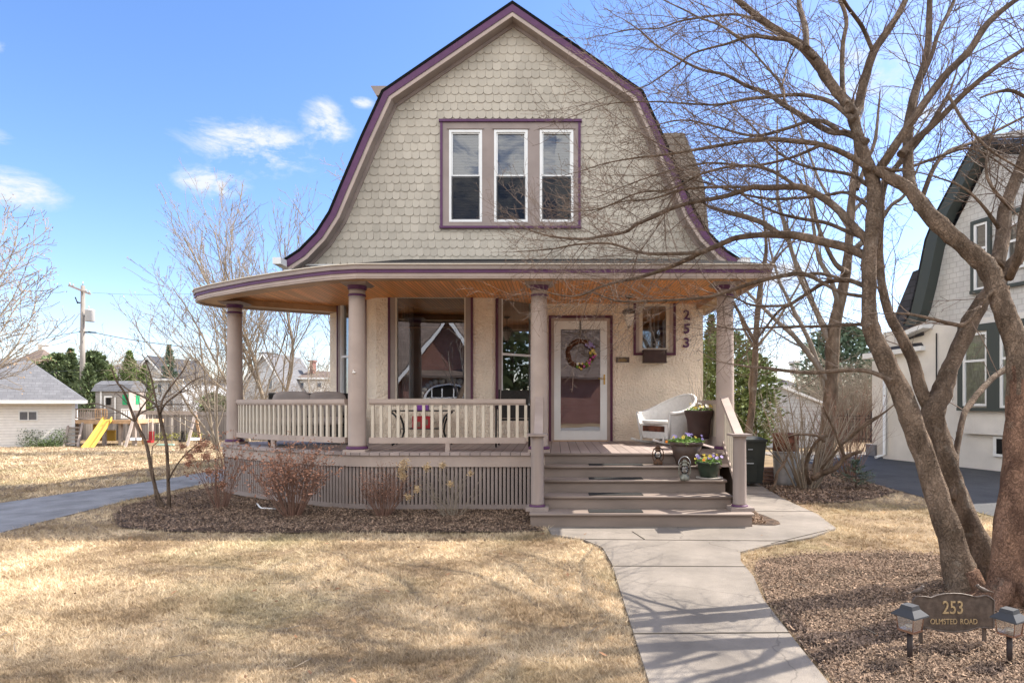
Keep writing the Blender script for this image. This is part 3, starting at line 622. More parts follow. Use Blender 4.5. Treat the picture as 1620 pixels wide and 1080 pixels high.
# picture window
b = MB(); yy = YB - .03
def casing(mb, x0, x1, z0, z1, y, wv, m_out, mcase, tw_=.04, top=True, yb=None):
    """outer coloured edge tw_ wide then casing board wv wide round the opening x0..x1"""
    yb = yb or y + .03
    mb.m = 0
    mb.box(x0 - wv, x0, y, yb, z0 - .02, z1 + (wv if top else 0)); mb.box(x1, x1 + wv, y, yb, z0 - .02, z1 + (wv if top else 0))
    if top: mb.box(x0, x1, y, yb, z1, z1 + wv)
    mb.m = 1
    a, c = x0 - wv - tw_, x1 + wv + tw_
    mb.box(a, x0 - wv, y - .012, yb, z0 - .02, z1 + (wv + tw_ if top else 0)); mb.box(x1 + wv, c, y - .012, yb, z0 - .02, z1 + (wv + tw_ if top else 0))
    if top: mb.box(x0 - wv, x1 + wv, y - .012, yb, z1 + wv, z1 + wv + tw_)
    mb.box(a, c, y - .02, yb, z0 - .06, z0 - .02)
casing(b, PX0, PX1, PZ0, PZ1, yy, .085, None, None, .035, top=False)
pw = build(b, 'picture_window', [M['taupe'], M['maroon']], house)
fr = .022; b = MB(); b.box(PX0, PX0 + fr, yy + .005, YB + .05, PZ0, PZ1); b.box(PX1 - fr, PX1, yy + .005, YB + .05, PZ0, PZ1); b.box(PX0 + fr, PX1 - fr, yy + .005, YB + .05, PZ1 - fr, PZ1); b.box(PX0 + fr, PX1 - fr, yy + .005, YB + .05, PZ0, PZ0 + fr * 1.4)
zt = at(0, 517, YB).z; build(b, 'window_frame', M['cream'], pw); b = MB(); b.box(PX0 + .05, PX1 - .03, YB + .06, YB + .08, zt - .012, zt + .012); build(b, 'transom_bar', M['wood_tan'], pw)
b = MB(); b.poly([(PX0 + fr, YB + .03, PZ0), (PX1 - fr, YB + .03, PZ0), (PX1 - fr, YB + .03, PZ1), (PX0 + fr, YB + .03, PZ1)]); build(b, 'pane', M['glass'], pw)
b = MB()
for k in range(9):
    x = PX0 + .06 + k * .022; b.tube([(x, YB + .22 + .012 * (k % 2), 1.0), (x, YB + .22 + .012 * (k % 2), 3.1)], .016, 6)
build(b, 'curtain', M['curtain'], pw)
# angled windows
def angled(p0, p1, s0, s1, z0, z1, label=None):
    p0 = Vector((*p0, 0)); p1 = Vector((*p1, 0)); u = (p1 - p0).normalized(); ang = math.atan2(u.y, u.x)
    rot = Matrix.Rotation(ang, 4, 'Z'); n = Vector((u.y, -u.x, 0))
    def tr(mb):
        mb.v = [tuple(p0 + rot @ Vector(v)) for v in mb.v]; return mb
    b = MB(); wv = .075
    casing(b, s0, s1, z0, z1, -.03, wv, None, None, .03, top=False); W = build(tr(b), 'bay_window', [M['taupe'], M['maroon']], house)
    b = MB(); fr = .03; zm = (z0 + z1) / 2 - .05
    b.box(s0, s0 + fr, -.02, .06, z0, z1); b.box(s1 - fr, s1, -.02, .06, z0, z1); b.box(s0 + fr, s1 - fr, -.02, .06, z1 - fr, z1); b.box(s0 + fr, s1 - fr, -.02, .06, z0, z0 + fr); b.box(s0 + fr, s1 - fr, -.005, .05, zm - .018, zm + .018)
    build(tr(b), 'window_frame', M['white'], W)
    b = MB(); b.poly([(s0 + fr, .03, z0), (s1 - fr, .03, z0), (s1 - fr, .03, z1), (s0 + fr, .03, z1)]); build(tr(b), 'pane', M['glass'], W)
    b = MB(); b.box(s0 + .02, s1 - .02, .12, .125, zm + .25, z1); build(tr(b), 'roller_shade', M['curtain'], W)
angled(RF0, RF1, .17, LR - .08, 1.42, PZ1 + .02); angled(LF0, LF1, .44, LLn - .42, 1.42, PZ1 + .02)
# door
b = MB(); yy = YW - .03
ox0, ox1 = px_(868, YW), px_(969, YW); oz = at(0, 499.5, YW).z; tt = .044
b.m = 1; b.box(ox0, ox0 + tt, yy - .015, YW, ZF, oz - tt); b.box(ox1 - tt, ox1, yy - .015, YW, ZF, oz - tt); b.box(ox0, ox1, yy - .015, YW, oz - tt, oz)
b.m = 0; b.box(ox0 + tt, DX0, yy, YW, ZF, DZ1); b.box(DX1, ox1 - tt, yy, YW, ZF, DZ1); b.box(ox0 + tt, ox1 - tt, yy, YW, DZ1, oz - tt)
b.m = 2; b.box(DX0 - .02, DX1 + .02, YW - .06, YW + .06, ZF, ZF + .016)
df = build(b, 'door_frame', [M['taupe_light'], M['maroon'], M['wood_tan']], house)
sd_x0, sd_x1, sd_z0, sd_z1 = px_(887, YW), px_(949.5, YW), at(0, 681, YW).z, at(0, 521, YW).z
b = MB(); y0, y1 = YW - .028, YW + .012
b.box(DX0, sd_x0, y0, y1, DZ0 + .004, DZ1); b.box(sd_x1, DX1, y0, y1, DZ0 + .004, DZ1); b.box(sd_x0, sd_x1, y0, y1, sd_z1, DZ1); b.box(sd_x0, sd_x1, y0, y1, DZ0 + .004, sd_z0)
b.box(DX0 + .016, DX0 + .022, y0 - .006, y0, DZ0 + .01, DZ1 - .02); b.box(sd_x0 - .012, sd_x1 + .012, y0 - .006, y0, sd_z1, sd_z1 + .012); b.box(sd_x0 - .012, sd_x1 + .012, y0 - .006, y0, sd_z0 - .012, sd_z0)
b.box(sd_x0 - .012, sd_x0, y0 - .006, y0, sd_z0, sd_z1); b.box(sd_x1, sd_x1 + .012, y0 - .006, y0, sd_z0, sd_z1)
door = build(b, 'storm_door', M['white'], house)
b = MB(); b.poly([(sd_x0, YW - .01, sd_z0), (sd_x1, YW - .01, sd_z0), (sd_x1, YW - .01, sd_z1), (sd_x0, YW - .01, sd_z1)]); build(b, 'pane', M['glass'], door)
hx, hz = at(956, 600, YW).x, at(0, 600, YW).z
b = MB(); b.box(hx - .016, hx + .012, y0 - .012, y0, hz - .09, hz + .085); b.tube([(hx, y0 - .01, hz + .01), (hx, y0 - .05, hz + .01), (hx - .11, y0 - .055, hz + .015)], .009, 8); build(b, 'handle', M['brass'], door)
# inner wooden door with panels
b = MB(); yi = YW + .075; b.box(DX0 + .02, DX1 - .02, yi, yi + .04, DZ0, DZ1 - .01)
for (a, c, e, f_) in [(.1, .40, .1, .85), (.48, .78, .1, .85), (.1, .78, 1.05, 1.95)]:
    x0 = DX0 + .02 + a * .97; x1 = DX0 + .02 + c * .97; b.box(x0, x1, yi - .012, yi, DZ0 + e, DZ0 + f_); b.box(x0 + .04, x1 - .04, yi - .02, yi - .012, DZ0 + e + .04, DZ0 + f_ - .04)
build(b, 'inner_door', mat('mauve_door', (.24, .12, .14), .5, .15, 4), df)
# small leaded window
b = MB(); xo0, xo1 = px_(1002, YW), px_(1068.5, YW); zo0 = at(0, 562, YW).z; tt = .04; yy = YW - .03
b.m = 1; b.box(xo0, xo0 + tt, yy - .015, YW, zo0 + tt, ZC); b.box(xo1 - tt, xo1, yy - .015, YW, zo0 + tt, ZC); b.box(xo0, xo1, yy - .02, YW, zo0, zo0 + tt)
b.m = 0; b.box(xo0 + tt, SX0, yy, YW, zo0 + tt, ZC); b.box(SX1, xo1 - tt, yy, YW, zo0 + tt, ZC); b.box(SX0, SX1, yy, YW, SZ1, ZC); b.box(SX0, SX1, yy, YW, zo0 + tt, SZ0)
sw_ = build(b, 'small_window', [M['taupe_light'], M['maroon']], house)
b = MB(); k = .06; b.box(SX0, SX0 + k, yy + .012, YW + .04, SZ0, SZ1); b.box(SX1 - k, SX1, yy + .012, YW + .04, SZ0, SZ1); b.box(SX0 + k, SX1 - k, yy + .012, YW + .04, SZ1 - k, SZ1); b.box(SX0 + k, SX1 - k, yy + .012, YW + .04, SZ0, SZ0 + k)
build(b, 'window_frame', M['cream'], sw_)
x0, x1, z0, z1 = SX0 + k, SX1 - k, SZ0 + k, SZ1 - k; b = MB(); b.poly([(x0, YW + .02, z0), (x1, YW + .02, z0), (x1, YW + .02, z1), (x0, YW + .02, z1)]); build(b, 'pane', M['glass'], sw_)
b = MB(); ym = YW + .014
for fx in (.33, .5, .67): b.tube([(x0 + (x1 - x0) * fx, ym, z0 + .14), (x0 + (x1 - x0) * fx, ym, z1)], .003, 5)
for (fa, fb) in ((0, .5), (.5, 0), (.5, 1), (1, .5), (.25, .75), (.75, .25)):
    b.tube([(x0 + (x1 - x0) * fa, ym, z0), (x0 + (x1 - x0) * fb, ym, z0 + .14)], .003, 5)
build(b, 'leading', M['galv'], sw_)
b = MB(); wx0, wx1, wz0, wz1 = pxr(1018, 555, 1054, 572.5, YW - .15); b.box(wx0, wx1, YW - .19, YW - .031, wz0, wz1); b.box(wx0 - .012, wx1 + .012, YW - .202, YW - .031, wz1, wz1 + .018); b.box(wx0 - .012, wx1 + .012, YW - .202, YW - .031, wz0 - .012, wz0)
build(b, 'window_box', M['pot_brown'], sw_)
# figurine on the sill inside
b = MB(); fx, fz = at(1029, 549, YW + .05).x, SZ0 + k; b.lathe((fx, YW + .08, fz), [(.05, 0), (.045, .02), (.03, .04), (.036, .1), (.045, .18), (.03, .26), (.018, .30), (.034, .33), (.034, .36), (.012, .39)], 12)
b.lathe((fx - .09, YW + .08, fz), [(.04, 0), (.045, .08), (.03, .14), (.04, .16)], 10)
tag(build(b, 'figurine', M['petal_w'], None, (fx, YW + .08, fz)), 'white porcelain figurine on the sill behind the small leaded window', 'figurine')
# numbers and plaque
def text(s, size, name, m, parent, loc, ext=.006, rot=(R(90), 0, 0), off=0., sx=1., align='CENTER'):
    c = bpy.data.curves.new(name, 'FONT'); c.body = s; c.size = size; c.extrude = ext; c.offset = off; c.align_x = align; c.align_y = 'CENTER'
    o = bpy.data.objects.new(name, c); COL.objects.link(o); bpy.context.view_layer.update()
    me = bpy.data.meshes.new_from_object(o.evaluated_get(bpy.context.evaluated_depsgraph_get())); COL.objects.unlink(o); bpy.data.objects.remove(o)
    Mx = Matrix.Translation(Vector(loc) - (wloc(parent) if parent else Vector((0, 0, 0)))) @ Matrix.LocRotScale(None, __import__('mathutils').Euler(rot), Vector((sx, 1, 1)))
    me.transform(Mx); me.name = name; me.materials.clear(); me.materials.append(m); q = bpy.data.objects.new(name, me); COL.objects.link(q)
    if parent: q.parent = parent
    return q
for ch, cy in (('2', 499), ('5', 520.5), ('3', 543)):
    p = at(1086, cy, YW - .02)
    n = text(ch, .235, 'house_number', M['purple'], house, (p.x, YW - .028, p.z), .01, off=.0045, sx=1.0)
    xm = p.x; zz = p.z   # slab serifs and ball ends so that the figures read as serif numerals
    b = MB()
    if ch == '2': b.box(xm + .048, xm + .066, YW - .036, YW - .012, zz - .083, zz - .04)
    elif ch == '5': b.box(xm + .042, xm + .058, YW - .036, YW - .012, zz + .06, zz + .092)
    else: b.ball((xm - .05, YW - .028, zz - .05), .019, .01, .019)
    build(b, 'serif', M['purple'], n)
b = MB(); p = at(985, 569, YW); b.box(p.x - .115, p.x + .115, YW - .02, YW, p.z - .045, p.z + .045); b.box(p.x - .105, p.x + .105, YW - .024, YW - .02, p.z - .036, p.z + .036); b.m = 1
for kz, ww in ((.014, .06), (-.004, .085), (-.02, .075)):
    for k in range(int(ww * 2 / .016)):
        xk = p.x - ww + k * .016; b.box(xk, xk + .010, YW - .026, YW - .024, p.z + kz - .004, p.z + kz + .004)
build(b, 'plaque', [M['bronze'], M['brass']], house)

# ---- porch
def arc_pts(o):   # deck outline, right to left
    return o
EDGE = [(2.80, 8.1), (-2.60, 8.1), (-2.95, 8.19), (-3.35, 8.37), (-3.93, 8.68), (-4.4, 8.95), (-4.82, 9.23), (-5.3, 9.55), (-5.68, 9.86), (-5.86, 10.12), (-5.88, 10.4), (-5.72, 10.68)]
def inset(pts, d):
    out = []
    for i, p in enumerate(pts):
        a = Vector(pts[max(0, i - 1)]); c = Vector(pts[min(len(pts) - 1, i + 1)]); p = Vector(p)
        t1 = (p - a).normalized() if i > 0 else (c - p).normalized(); t2 = (c - p).normalized() if i < len(pts) - 1 else t1
        n = (Vector((t1.y, -t1.x)) + Vector((t2.y, -t2.x))).normalized(); out.append(tuple(p + n * d))
    return out
def ribbon(mb, pts, d0, d1, z0, z1):
    A = inset(pts, d0); B = inset(pts, d1)
    for i in range(len(A) - 1):
        mb.hexa([(A[i][0], A[i][1], z0), (A[i + 1][0], A[i + 1][1], z0), (B[i + 1][0], B[i + 1][1], z0), (B[i][0], B[i][1], z0), (A[i][0], A[i][1], z1), (A[i + 1][0], A[i + 1][1], z1), (B[i + 1][0], B[i + 1][1], z1), (B[i][0], B[i][1], z1)])
EDGE_ALL = [(2.80, 11.6)] + EDGE + [(-4.15, 11.6)]
b = MB()
top = []
for (x, y) in EDGE_ALL:
    xi = min(2.3, max(-4.5, x)); yi = 11.0; d = math.hypot(x - xi, y - yi); top.append(((x, y, 3.262), (xi, yi, 3.262 + .248 * d)))
for i in range(len(top) - 1):
    (a, ai), (c, ci) = top[i], top[i + 1]; b.poly([a, c, ci, ai])
build(b, 'porch_roof', M['asphalt_roof'], house); pr_ = [o for o in house.children if o.name.startswith('porch_roof')][0]
b = MB(); ribbon(b, EDGE_ALL, -.03, .2, 3.245, 3.259); build(b, 'drip_edge', M['cream'], pr_)
b = MB(); ribbon(b, EDGE_ALL, -.012, .06, 3.19, 3.244); b.m = 1; ribbon(b, EDGE_ALL, .006, .06, 3.145, 3.19); b.m = 2; ribbon(b, EDGE_ALL, .022, .08, 3.075, 3.145); ribbon(b, EDGE_ALL, .014, .03, 3.098, 3.108)
build(b, 'fascia', [M['taupe'], M['purple'], M['taupe_light']], pr_)
IN = inset(EDGE_ALL, .08); b = MB(); b.poly([(x, y, 3.2) for x, y in IN]); build(b, 'porch_ceiling', M['ceiling'], pr_)
b = MB(); ribbon(b, EDGE_ALL, .08, .36, 3.10, 3.198); build(b, 'porch_beam', mat('varnished_beam', (.42, .25, .13), .45, .2, 3), pr_)
# deck
DE = [(2.48, 8.38), (-2.5, 8.38), (-2.9, 8.47), (-3.3, 8.64), (-3.85, 8.95), (-4.3, 9.22), (-4.7, 9.48), (-5.12, 9.8), (-5.42, 10.1), (-5.55, 10.38), (-5.5, 10.65)]
b = MB(); b.prism([(x, y, ZF - .035) for x, y in [(2.48, 11.05)] + DE + [(-4.2, 11.6), (-2.95, 10.5), (-1.1, 10.5), (-.4, 11.05)]][::-1], (0, 0, .035)); deck = build(b, 'porch_deck', M['deck'], house)
b = MB(); ribbon(b, [(2.44, 11)] + [(x if x < 2.4 else 2.44, y) for x, y in inset(DE, 0)][0:], .03, .07, .60, ZF - .036); build(b, 'rim_board', M['taupe_light'], deck)
# lattice skirt of upright slats
SK = inset(DE, .05); sk = MB(); back = MB()
def walkline(pts, step):
    out = []; carry = 0
    for i in range(len(pts) - 1):
        a = Vector(pts[i]); c = Vector(pts[i + 1]); L = (c - a).length; s = carry
        while s < L: out.append((a + (c - a) * (s / L), (c - a).normalized())); s += step
        carry = s - L
    return out
SKL = [(-.16, 8.43)] + SK[1:]
for p, t in walkline(SKL, .054):
    n = Vector((t.y, -t.x)); q = [p - t * .018, p + t * .018]
    z1 = .60; z0 = .09
    a = q[0]; c = q[1]; n = n * .018
    sk.hexa([(a.x, a.y, z0), (c.x, c.y, z0), (c.x + n.x, c.y + n.y, z0), (a.x + n.x, a.y + n.y, z0), (a.x, a.y, z1), (c.x, c.y, z1), (c.x + n.x, c.y + n.y, z1), (a.x + n.x, a.y + n.y, z1)])
ribbon(sk, SKL, -.006, .03, .03, .09)
build(sk, 'lattice_skirt', M['taupe'], deck)
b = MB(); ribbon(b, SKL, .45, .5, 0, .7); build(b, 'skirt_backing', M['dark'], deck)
b = MB(); b.box(2.40, 2.44, 8.45, 11, .05, .6); build(b, 'side_skirt', M['taupe'], deck)
# stairs
st = MB(); TX0, TX1 = -.155, 2.13
noses = [(7.27, .184), (7.57, .34), (7.84, .50), (8.11, .648)]
for i, (ny, tz) in enumerate(noses):
    x0, x1 = (-.31, 2.29) if i == 0 else (TX0, TX1); yb = noses[i + 1][0] + .05 if i < 3 else 8.40
    st.box(x0 - .0, x1 + .0, ny - .02, yb - .04, tz - .035, tz); st.tube([(x0, ny - .02, tz - .0175), (x1, ny - .02, tz - .0175)], .0174, 8)
    st.box(x0 + .01, x1 - .01, ny + .012, ny + .035, 0 if i == 0 else noses[i - 1][1], tz - .035)
    if i: st.box(x0 + .01, x0 + .04, ny + .035, 8.42, .0, tz - .035); st.box(x1 - .04, x1 - .01, ny + .035, 8.42, .0, tz - .035)
    else: st.box(x0 + .01, x0 + .04, ny + .035, 8.42, 0, tz - .035); st.box(x1 - .04, x1 - .01, ny + .035, 8.42, 0, tz - .035)
    st.box(x0 + .01, x1 - .01, ny + .04, ny + .06, tz - .07, tz - .035)
st.box(TX0, 2.44, 8.395, 8.42, .648, ZF - .036); st.tube([(TX0, 8.375, ZF - .018), (2.44, 8.375, ZF - .018)], .0175, 8)
build(st, 'porch_steps', M['step'], house)
# columns (the round ones) and newels
def column_mesh(h):
    b = MB(); b.m = 0; b.box(-.15, .15, -.15, .15, 0, .035); b.m = 1; b.lathe((0, 0, 0), [(.145, .036), (.148, .05), (.145, .065), (.13, .075)], 24); b.m = 0
    b.lathe((0, 0, 0), [(.128, .076), (.12, .10), (.121, .6), (.118, 1.2), (.110, h - .27), (.109, h - .18)], 24)
    b.m = 1; b.lathe((0, 0, 0), [(.109, h - .18), (.118, h - .175), (.118, h - .155), (.109, h - .15)], 24); b.m = 0; b.lathe((0, 0, 0), [(.109, h - .15), (.109, h - .09)], 24)
    b.m = 1; b.lathe((0, 0, 0), [(.109, h - .09), (.125, h - .085), (.13, h - .04), (.135, h - .035)], 24)
    b.m = 2; b.hexa([(-.15, -.15, h - .035), (.15, -.15, h - .035), (.15, .15, h - .035), (-.15, .15, h - .035), (-.19, -.19, h), (.19, -.19, h), (.19, .19, h), (-.19, .19, h)])
    return b
H = 3.10 - ZF; cb = column_mesh(H)
c0 = None
for (x, y) in [(px_(853, 8.62), 8.62), (px_(565, 8.62), 8.62), (px_(1147, 8.62), 8.62), (-5.28, 10.28)]:
    if c0 is None:
        c0 = build(cb, 'column', [M['taupe_light'], M['purple'], M['column']], None, (0, 0, 0)); c0.parent = house; c = c0
    else: c = c0.copy(); COL.objects.link(c)
    c.location = Vector((x, y, ZF)) - house.location
b = MB(); hh = 1.09 - .184
b.box(-.135, .135, -.135, .135, 0, .04); b.m = 1; b.lathe((0, 0, 0), [(.095, .04), (.098, .05), (.085, .062)], 20); b.m = 0
b.lathe((0, 0, 0), [(.083, .062), (.08, .08), (.079, .4), (.074, hh - .08), (.074, hh - .05), (.085, hh - .035), (.088, hh - .025)], 20)
b.box(-.12, .12, -.12, .12, hh - .025, hh)
nw = build(b, 'newel_post', [M['column'], M['purple']], None, (0, 0, 0)); nw.parent = house; nw.location = Vector((px_(850, 7.5), 7.5, .184)) - house.location
n2 = nw.copy(); COL.objects.link(n2); n2.location = Vector((px_(1170, 7.5), 7.5, .184)) - house.location
# stair handrails
for (xa, xb, nm) in ((px_(853, 8.5), px_(852, 7.58), 0), (px_(1146, 8.5), px_(1168, 7.58), 1)):
    b = MB(); b.bar((xa, 8.52, 1.52), (xb, 7.54, 1.06), .105, .05); hr = build(b, 'stair_rail', M['taupe_light'], house)
    b = MB(); b.bar((xa, 8.5, .93), (xb, 7.6, .45), .06, .06); build(b, 'lower_rail', M['taupe_light'], hr)
    for k in range(7):
        f_ = (k + 1) / 8; x = xa + (xb - xa) * f_; y = 8.5 - .92 * f_; b = MB(); b.box(x - .019, x + .019, y - .019, y + .019, .96 - .50 * f_, 1.495 - .46 * f_); build(b, 'baluster', M['baluster'], hr)
# porch railings
def railing(pts, ends=True):
    b = MB(); ribbon(b, pts, -.045, .045, 1.455, 1.512); ribbon(b, pts, -.025, .025, 1.43, 1.455); r = build(b, 'porch_railing', M['taupe_light'], house)
    b = MB(); ribbon(b, pts, -.035, .035, .905, .985); build(b, 'bottom_rail', M['taupe_light'], r)
    f0 = None
    for p, t in walkline(pts, .117)[0 if ends else 1:]:
        if f0 is None:
            q = MB(); q.box(-.0195, .0195, -.0195, .0195, .985, 1.43); f0 = build(q, 'baluster', M['baluster'], None, (0, 0, 0)); f0.parent = r; c = f0; base = wloc(r)
        else: c = f0.copy(); COL.objects.link(c)
        c.location = Vector((p.x, p.y, 0)) - base; c.rotation_euler = (0, 0, math.atan2(t.y, t.x))
    b = MB(); a = Vector(pts[len(pts) // 2]) if len(pts) > 2 else (Vector(pts[0]) + Vector(pts[-1])) / 2
    b.box(a.x - .03, a.x + .03, a.y - .03, a.y + .03, ZF, .905); build(b, 'rail_foot', M['taupe_light'], r)
railing([(-.42, 8.62), (-2.57, 8.62)])
railing([(-2.9, 8.66), (-3.3, 8.85), (-3.8, 9.13), (-4.25, 9.41), (-4.65, 9.70), (-5.0, 10.0), (-5.18, 10.2)])
# beadboard side panel at the right
b = MB(); b.box(2.30, 2.36, 8.75, 11, 1.44, 1.5); b.box(2.31, 2.35, 8.75, 11, ZF + .03, .97); sp_ = build(b, 'side_railing', M['taupe_light'], house)
b = MB(); b.box(2.32, 2.34, 8.75, 11, .97, 1.44); build(b, 'beadboard_panel', stripes(mat('beadboard', (.58, .48, .37), .6), 1, .06, .007, .5), sp_)

# ================================================================ PLANT BUILDERS
def grow(mb, rnd, p, d, L, r, lvl, P, twigs=None, leaves=None):
    """one branch and, recursively, what grows from it. P: seg, wob, up, kids(list), ang, ratio, rmin, sides"""
    n = max(3, int(L / P['seg'])) if lvl == 0 else max(3, min(6, int(L / P['seg']) + 2)); pts = [Vector(p)]; rad = [r]; d = Vector(d).normalized(); st = L / n; rt = max(P['rmin'], r * P.get('taper', .35))
    for i in range(n):
        d = (d + Vector((rnd.gauss(0, 1), rnd.gauss(0, 1), rnd.gauss(0, 1))) * P['wob'] + Vector((0, 0, P['up'] * (1 if lvl else .3)))).normalized()
        pts.append(pts[-1] + d * st); rad.append(r + (rt - r) * (i + 1) / n)
    target = mb if (lvl < P.get('split', 99) or twigs is None) else twigs
    target.tube(pts, rad, P['sides'][min(lvl, len(P['sides']) - 1)], cap=False)
    if leaves is not None and lvl >= P.get('leaf_lvl', 2) and rnd.random() < P.get('leafp', 1): leaves.append(pts[-1])
    spawn(mb, rnd, pts, rad, lvl, P, twigs, leaves)
    return pts
def spawn(mb, rnd, pts, rad, lvl, P, twigs=None, leaves=None, start=None):
    if lvl >= len(P['kids']): return
    k = P['kids'][lvl]; tot = sum((b - a).length for a, b in zip(pts, pts[1:])); cnt = k if k >= 1 else 0
    if 'per_m' in P and P['per_m'][lvl]: cnt = int(P['per_m'][lvl] * tot + rnd.random())
    s0 = start if start is not None else P['start'][min(lvl, len(P['start']) - 1)]
    for j in range(cnt):
        f = s0 + (1 - s0) * (j + rnd.random()) / cnt; f = min(f, .98); t = f * tot; acc = 0
        for i, (a, b) in enumerate(zip(pts, pts[1:])):
            l = (b - a).length
            if acc + l >= t: break
            acc += l
        u = (t - acc) / max(l, 1e-6); q = a + (b - a) * u; rr_ = rad[i] + (rad[i + 1] - rad[i]) * u; ax = (b - a).normalized()
        perp = ax.orthogonal().normalized(); perp.rotate(Matrix.Rotation(rnd.uniform(0, 6.283), 3, ax)); an = R(rnd.gauss(P['ang'], 9)); dd = ax * math.cos(an) + perp * math.sin(an)
        if 'flat' in P and lvl >= 0: dd.y *= P['flat']
        Lk = tot * P['ratio'][min(lvl, len(P['ratio']) - 1)] * (1 - .55 * f) * rnd.uniform(.6, 1.25)
        if 'lmax' in P: Lk = min(Lk, P['lmax'][min(lvl, 9)]) if lvl < len(P['lmax']) else Lk
        grow(mb, rnd, q, dd, Lk, max(P['rmin'], rr_ * P.get('rr', .55)), lvl + 1, P, twigs, leaves)
def leafcloud(mb, rnd, c, r, n, s, squash=1., elong=2.2):
    for _ in range(n):
        v = Vector((rnd.gauss(0, 1), rnd.gauss(0, 1), rnd.gauss(0, 1) * squash)) * r * .5; q = Vector(c) + v; a = Vector((rnd.gauss(0, 1), rnd.gauss(0, 1), rnd.gauss(0, 1))).normalized(); b_ = a.orthogonal().normalized() * s * rnd.uniform(.5, 1); a = a * s * elong * rnd.uniform(.5, 1)
        mb.col = min(1, max(0, rnd.gauss(.5, .3))); mb.poly([q - a * .5, q + b_ * .4, q + a * .5, q - b_ * .4])
def bare_tree(name, label, base, h, r, seed, lean=(0, 0), spread=1., group=None, bark='twig_tan', twig='twig_tan', stems=1, buds=None, dens=1., fork=.25, budp=.5, rmin=.008, budsize=.05, paths=None):
    rnd = random.Random(seed); T = thing(name, label, 'tree', base, group); tr = MB(); cr = MB(); bl = []
    P = dict(seg=h * .07, wob=.10, up=.10, kids=[1, 1, 1, 1], per_m=[14 / h * dens, 16 / h * dens, 22 / h * dens, 0], ang=38 * spread, ratio=[.62, .55, .5, .45], rmin=rmin, sides=[10, 5, 3, 3, 3], start=[fork, .15, .1], split=1, leaf_lvl=3, leafp=budp, rr=.5, taper=.22)
    P['kids'] = [1, 1, 1]
    for s in range(stems):
        a = rnd.uniform(0, 6.28); d = Vector((lean[0] + (.28 * math.cos(a) * spread if stems > 1 else 0), lean[1] + (.2 * math.sin(a) if stems > 1 else 0), 1))
        if paths: 
            for pts, rad in paths: tr.tube(pts, rad, 10, cap=False); spawn(tr, rnd, [Vector(p) for p in pts], rad, 0, P, cr, bl)
            break
        grow(tr, rnd, Vector(base) - Vector((0, 0, .05)), d, h * rnd.uniform(.8, 1.), r * (1 if stems == 1 else .7), 0, P, cr, bl)
    build(tr, 'trunk', M[bark], T); build(cr, 'crown', M[twig], T)
    if buds:
        lb = MB()
        for p in bl: leafcloud(lb, rnd, p, budsize * 2.2, 3, budsize)
        if lb.v: tag(build(lb, 'buds', M[buds], T), kind='stuff')
    return T
def conifer(name, label, base, h, w_, m, seed, n=2600, s=.09, kind='cone', group=None, trunk=True):
    rnd = random.Random(seed); T = thing(name, label, 'tree', base, group); b = MB(); base = Vector(base)
    for i in range(n):
        f = rnd.random() ** (1.35 if kind != 'round' else 1.0)
        if kind == 'cone': rad = w_ / 2 * (1 - f) ** .8 + .04
        elif kind == 'column': rad = w_ / 2 * min(1, (1 - f) * 3.2) ** .7 * (.75 + .25 * math.sin(f * 3))
        else: rad = w_ / 2 * math.sqrt(max(.02, 1 - (2 * f - 1) ** 2))
        a = rnd.uniform(0, 6.283); lobes = 1 + .22 * math.sin(a * 5 + f * 23 + seed) + .14 * math.sin(a * 3 - f * 41)
        rr_ = rad * lobes * (rnd.random() ** .45); q = base + Vector((rr_ * math.cos(a), rr_ * math.sin(a), h * (.04 + .96 * f)))
        o = Vector((math.cos(a), math.sin(a), rnd.uniform(-.2, .9) if kind != 'column' else rnd.uniform(.5, 2))).normalized() + Vector((rnd.gauss(0, .35), rnd.gauss(0, .35), rnd.gauss(0, .35))); o.normalize()
        si = o.orthogonal().normalized(); si.rotate(Matrix.Rotation(rnd.uniform(0, 6.28), 3, o)); sz = s * rnd.uniform(.6, 1.4); b.col = min(1, max(0, rnd.gauss(.5, .27)))
        b.poly([q - o * sz, q + si * sz * .5, q + o * sz * 1.3, q - si * sz * .5])
    build(b, 'crown', M[m], T)
    if trunk: t = MB(); t.tube([base - Vector((0, 0, .05)), base + Vector((0, 0, h * .85))], [h * .02, h * .006], 8); build(t, 'trunk', M['bark'], T)
    return T

# ================================================================ THE BIG TREE AT THE RIGHT
rnd = random.Random(21)
tree = thing('shade_tree', 'large bare multi trunk tree with rough reddish bark in the mulch beside the address sign', 'tree', (3.35, 4.75, 0))
PXK = .84
def px_path(pts, d0, d1, wobble=0., k=1.):
    out = []; rad = []; n = len(pts)
    for i, q in enumerate(pts):
        f = i / (n - 1); D = d0 + (d1 - d0) * f + wobble * math.sin(f * 5); out.append(at(q[0], q[1], D)); rad.append(q[2] * D / F * PXK * k)
    return out, rad
def smooth(pts, rad, k=3, jit=0.):
    P_, R_ = [], []; n = len(pts)
    for i in range(n - 1):
        p0, p1, p2, p3 = pts[max(0, i - 1)], pts[i], pts[i + 1], pts[min(n - 1, i + 2)]
        for j in range(k):
            t = j / k; q = .5 * ((2 * p1) + (p2 - p0) * t + (2 * p0 - 5 * p1 + 4 * p2 - p3) * t * t + (3 * p1 - p0 - 3 * p2 + p3) * t ** 3)
            rr_ = rad[i] + (rad[i + 1] - rad[i]) * t; P_.append(q + Vector((rnd.gauss(0, 1), rnd.gauss(0, 1), rnd.gauss(0, 1))) * rr_ * jit); R_.append(rr_ * (1 + rnd.gauss(0, jit)))
    P_.append(pts[-1]); R_.append(rad[-1]); return P_, R_
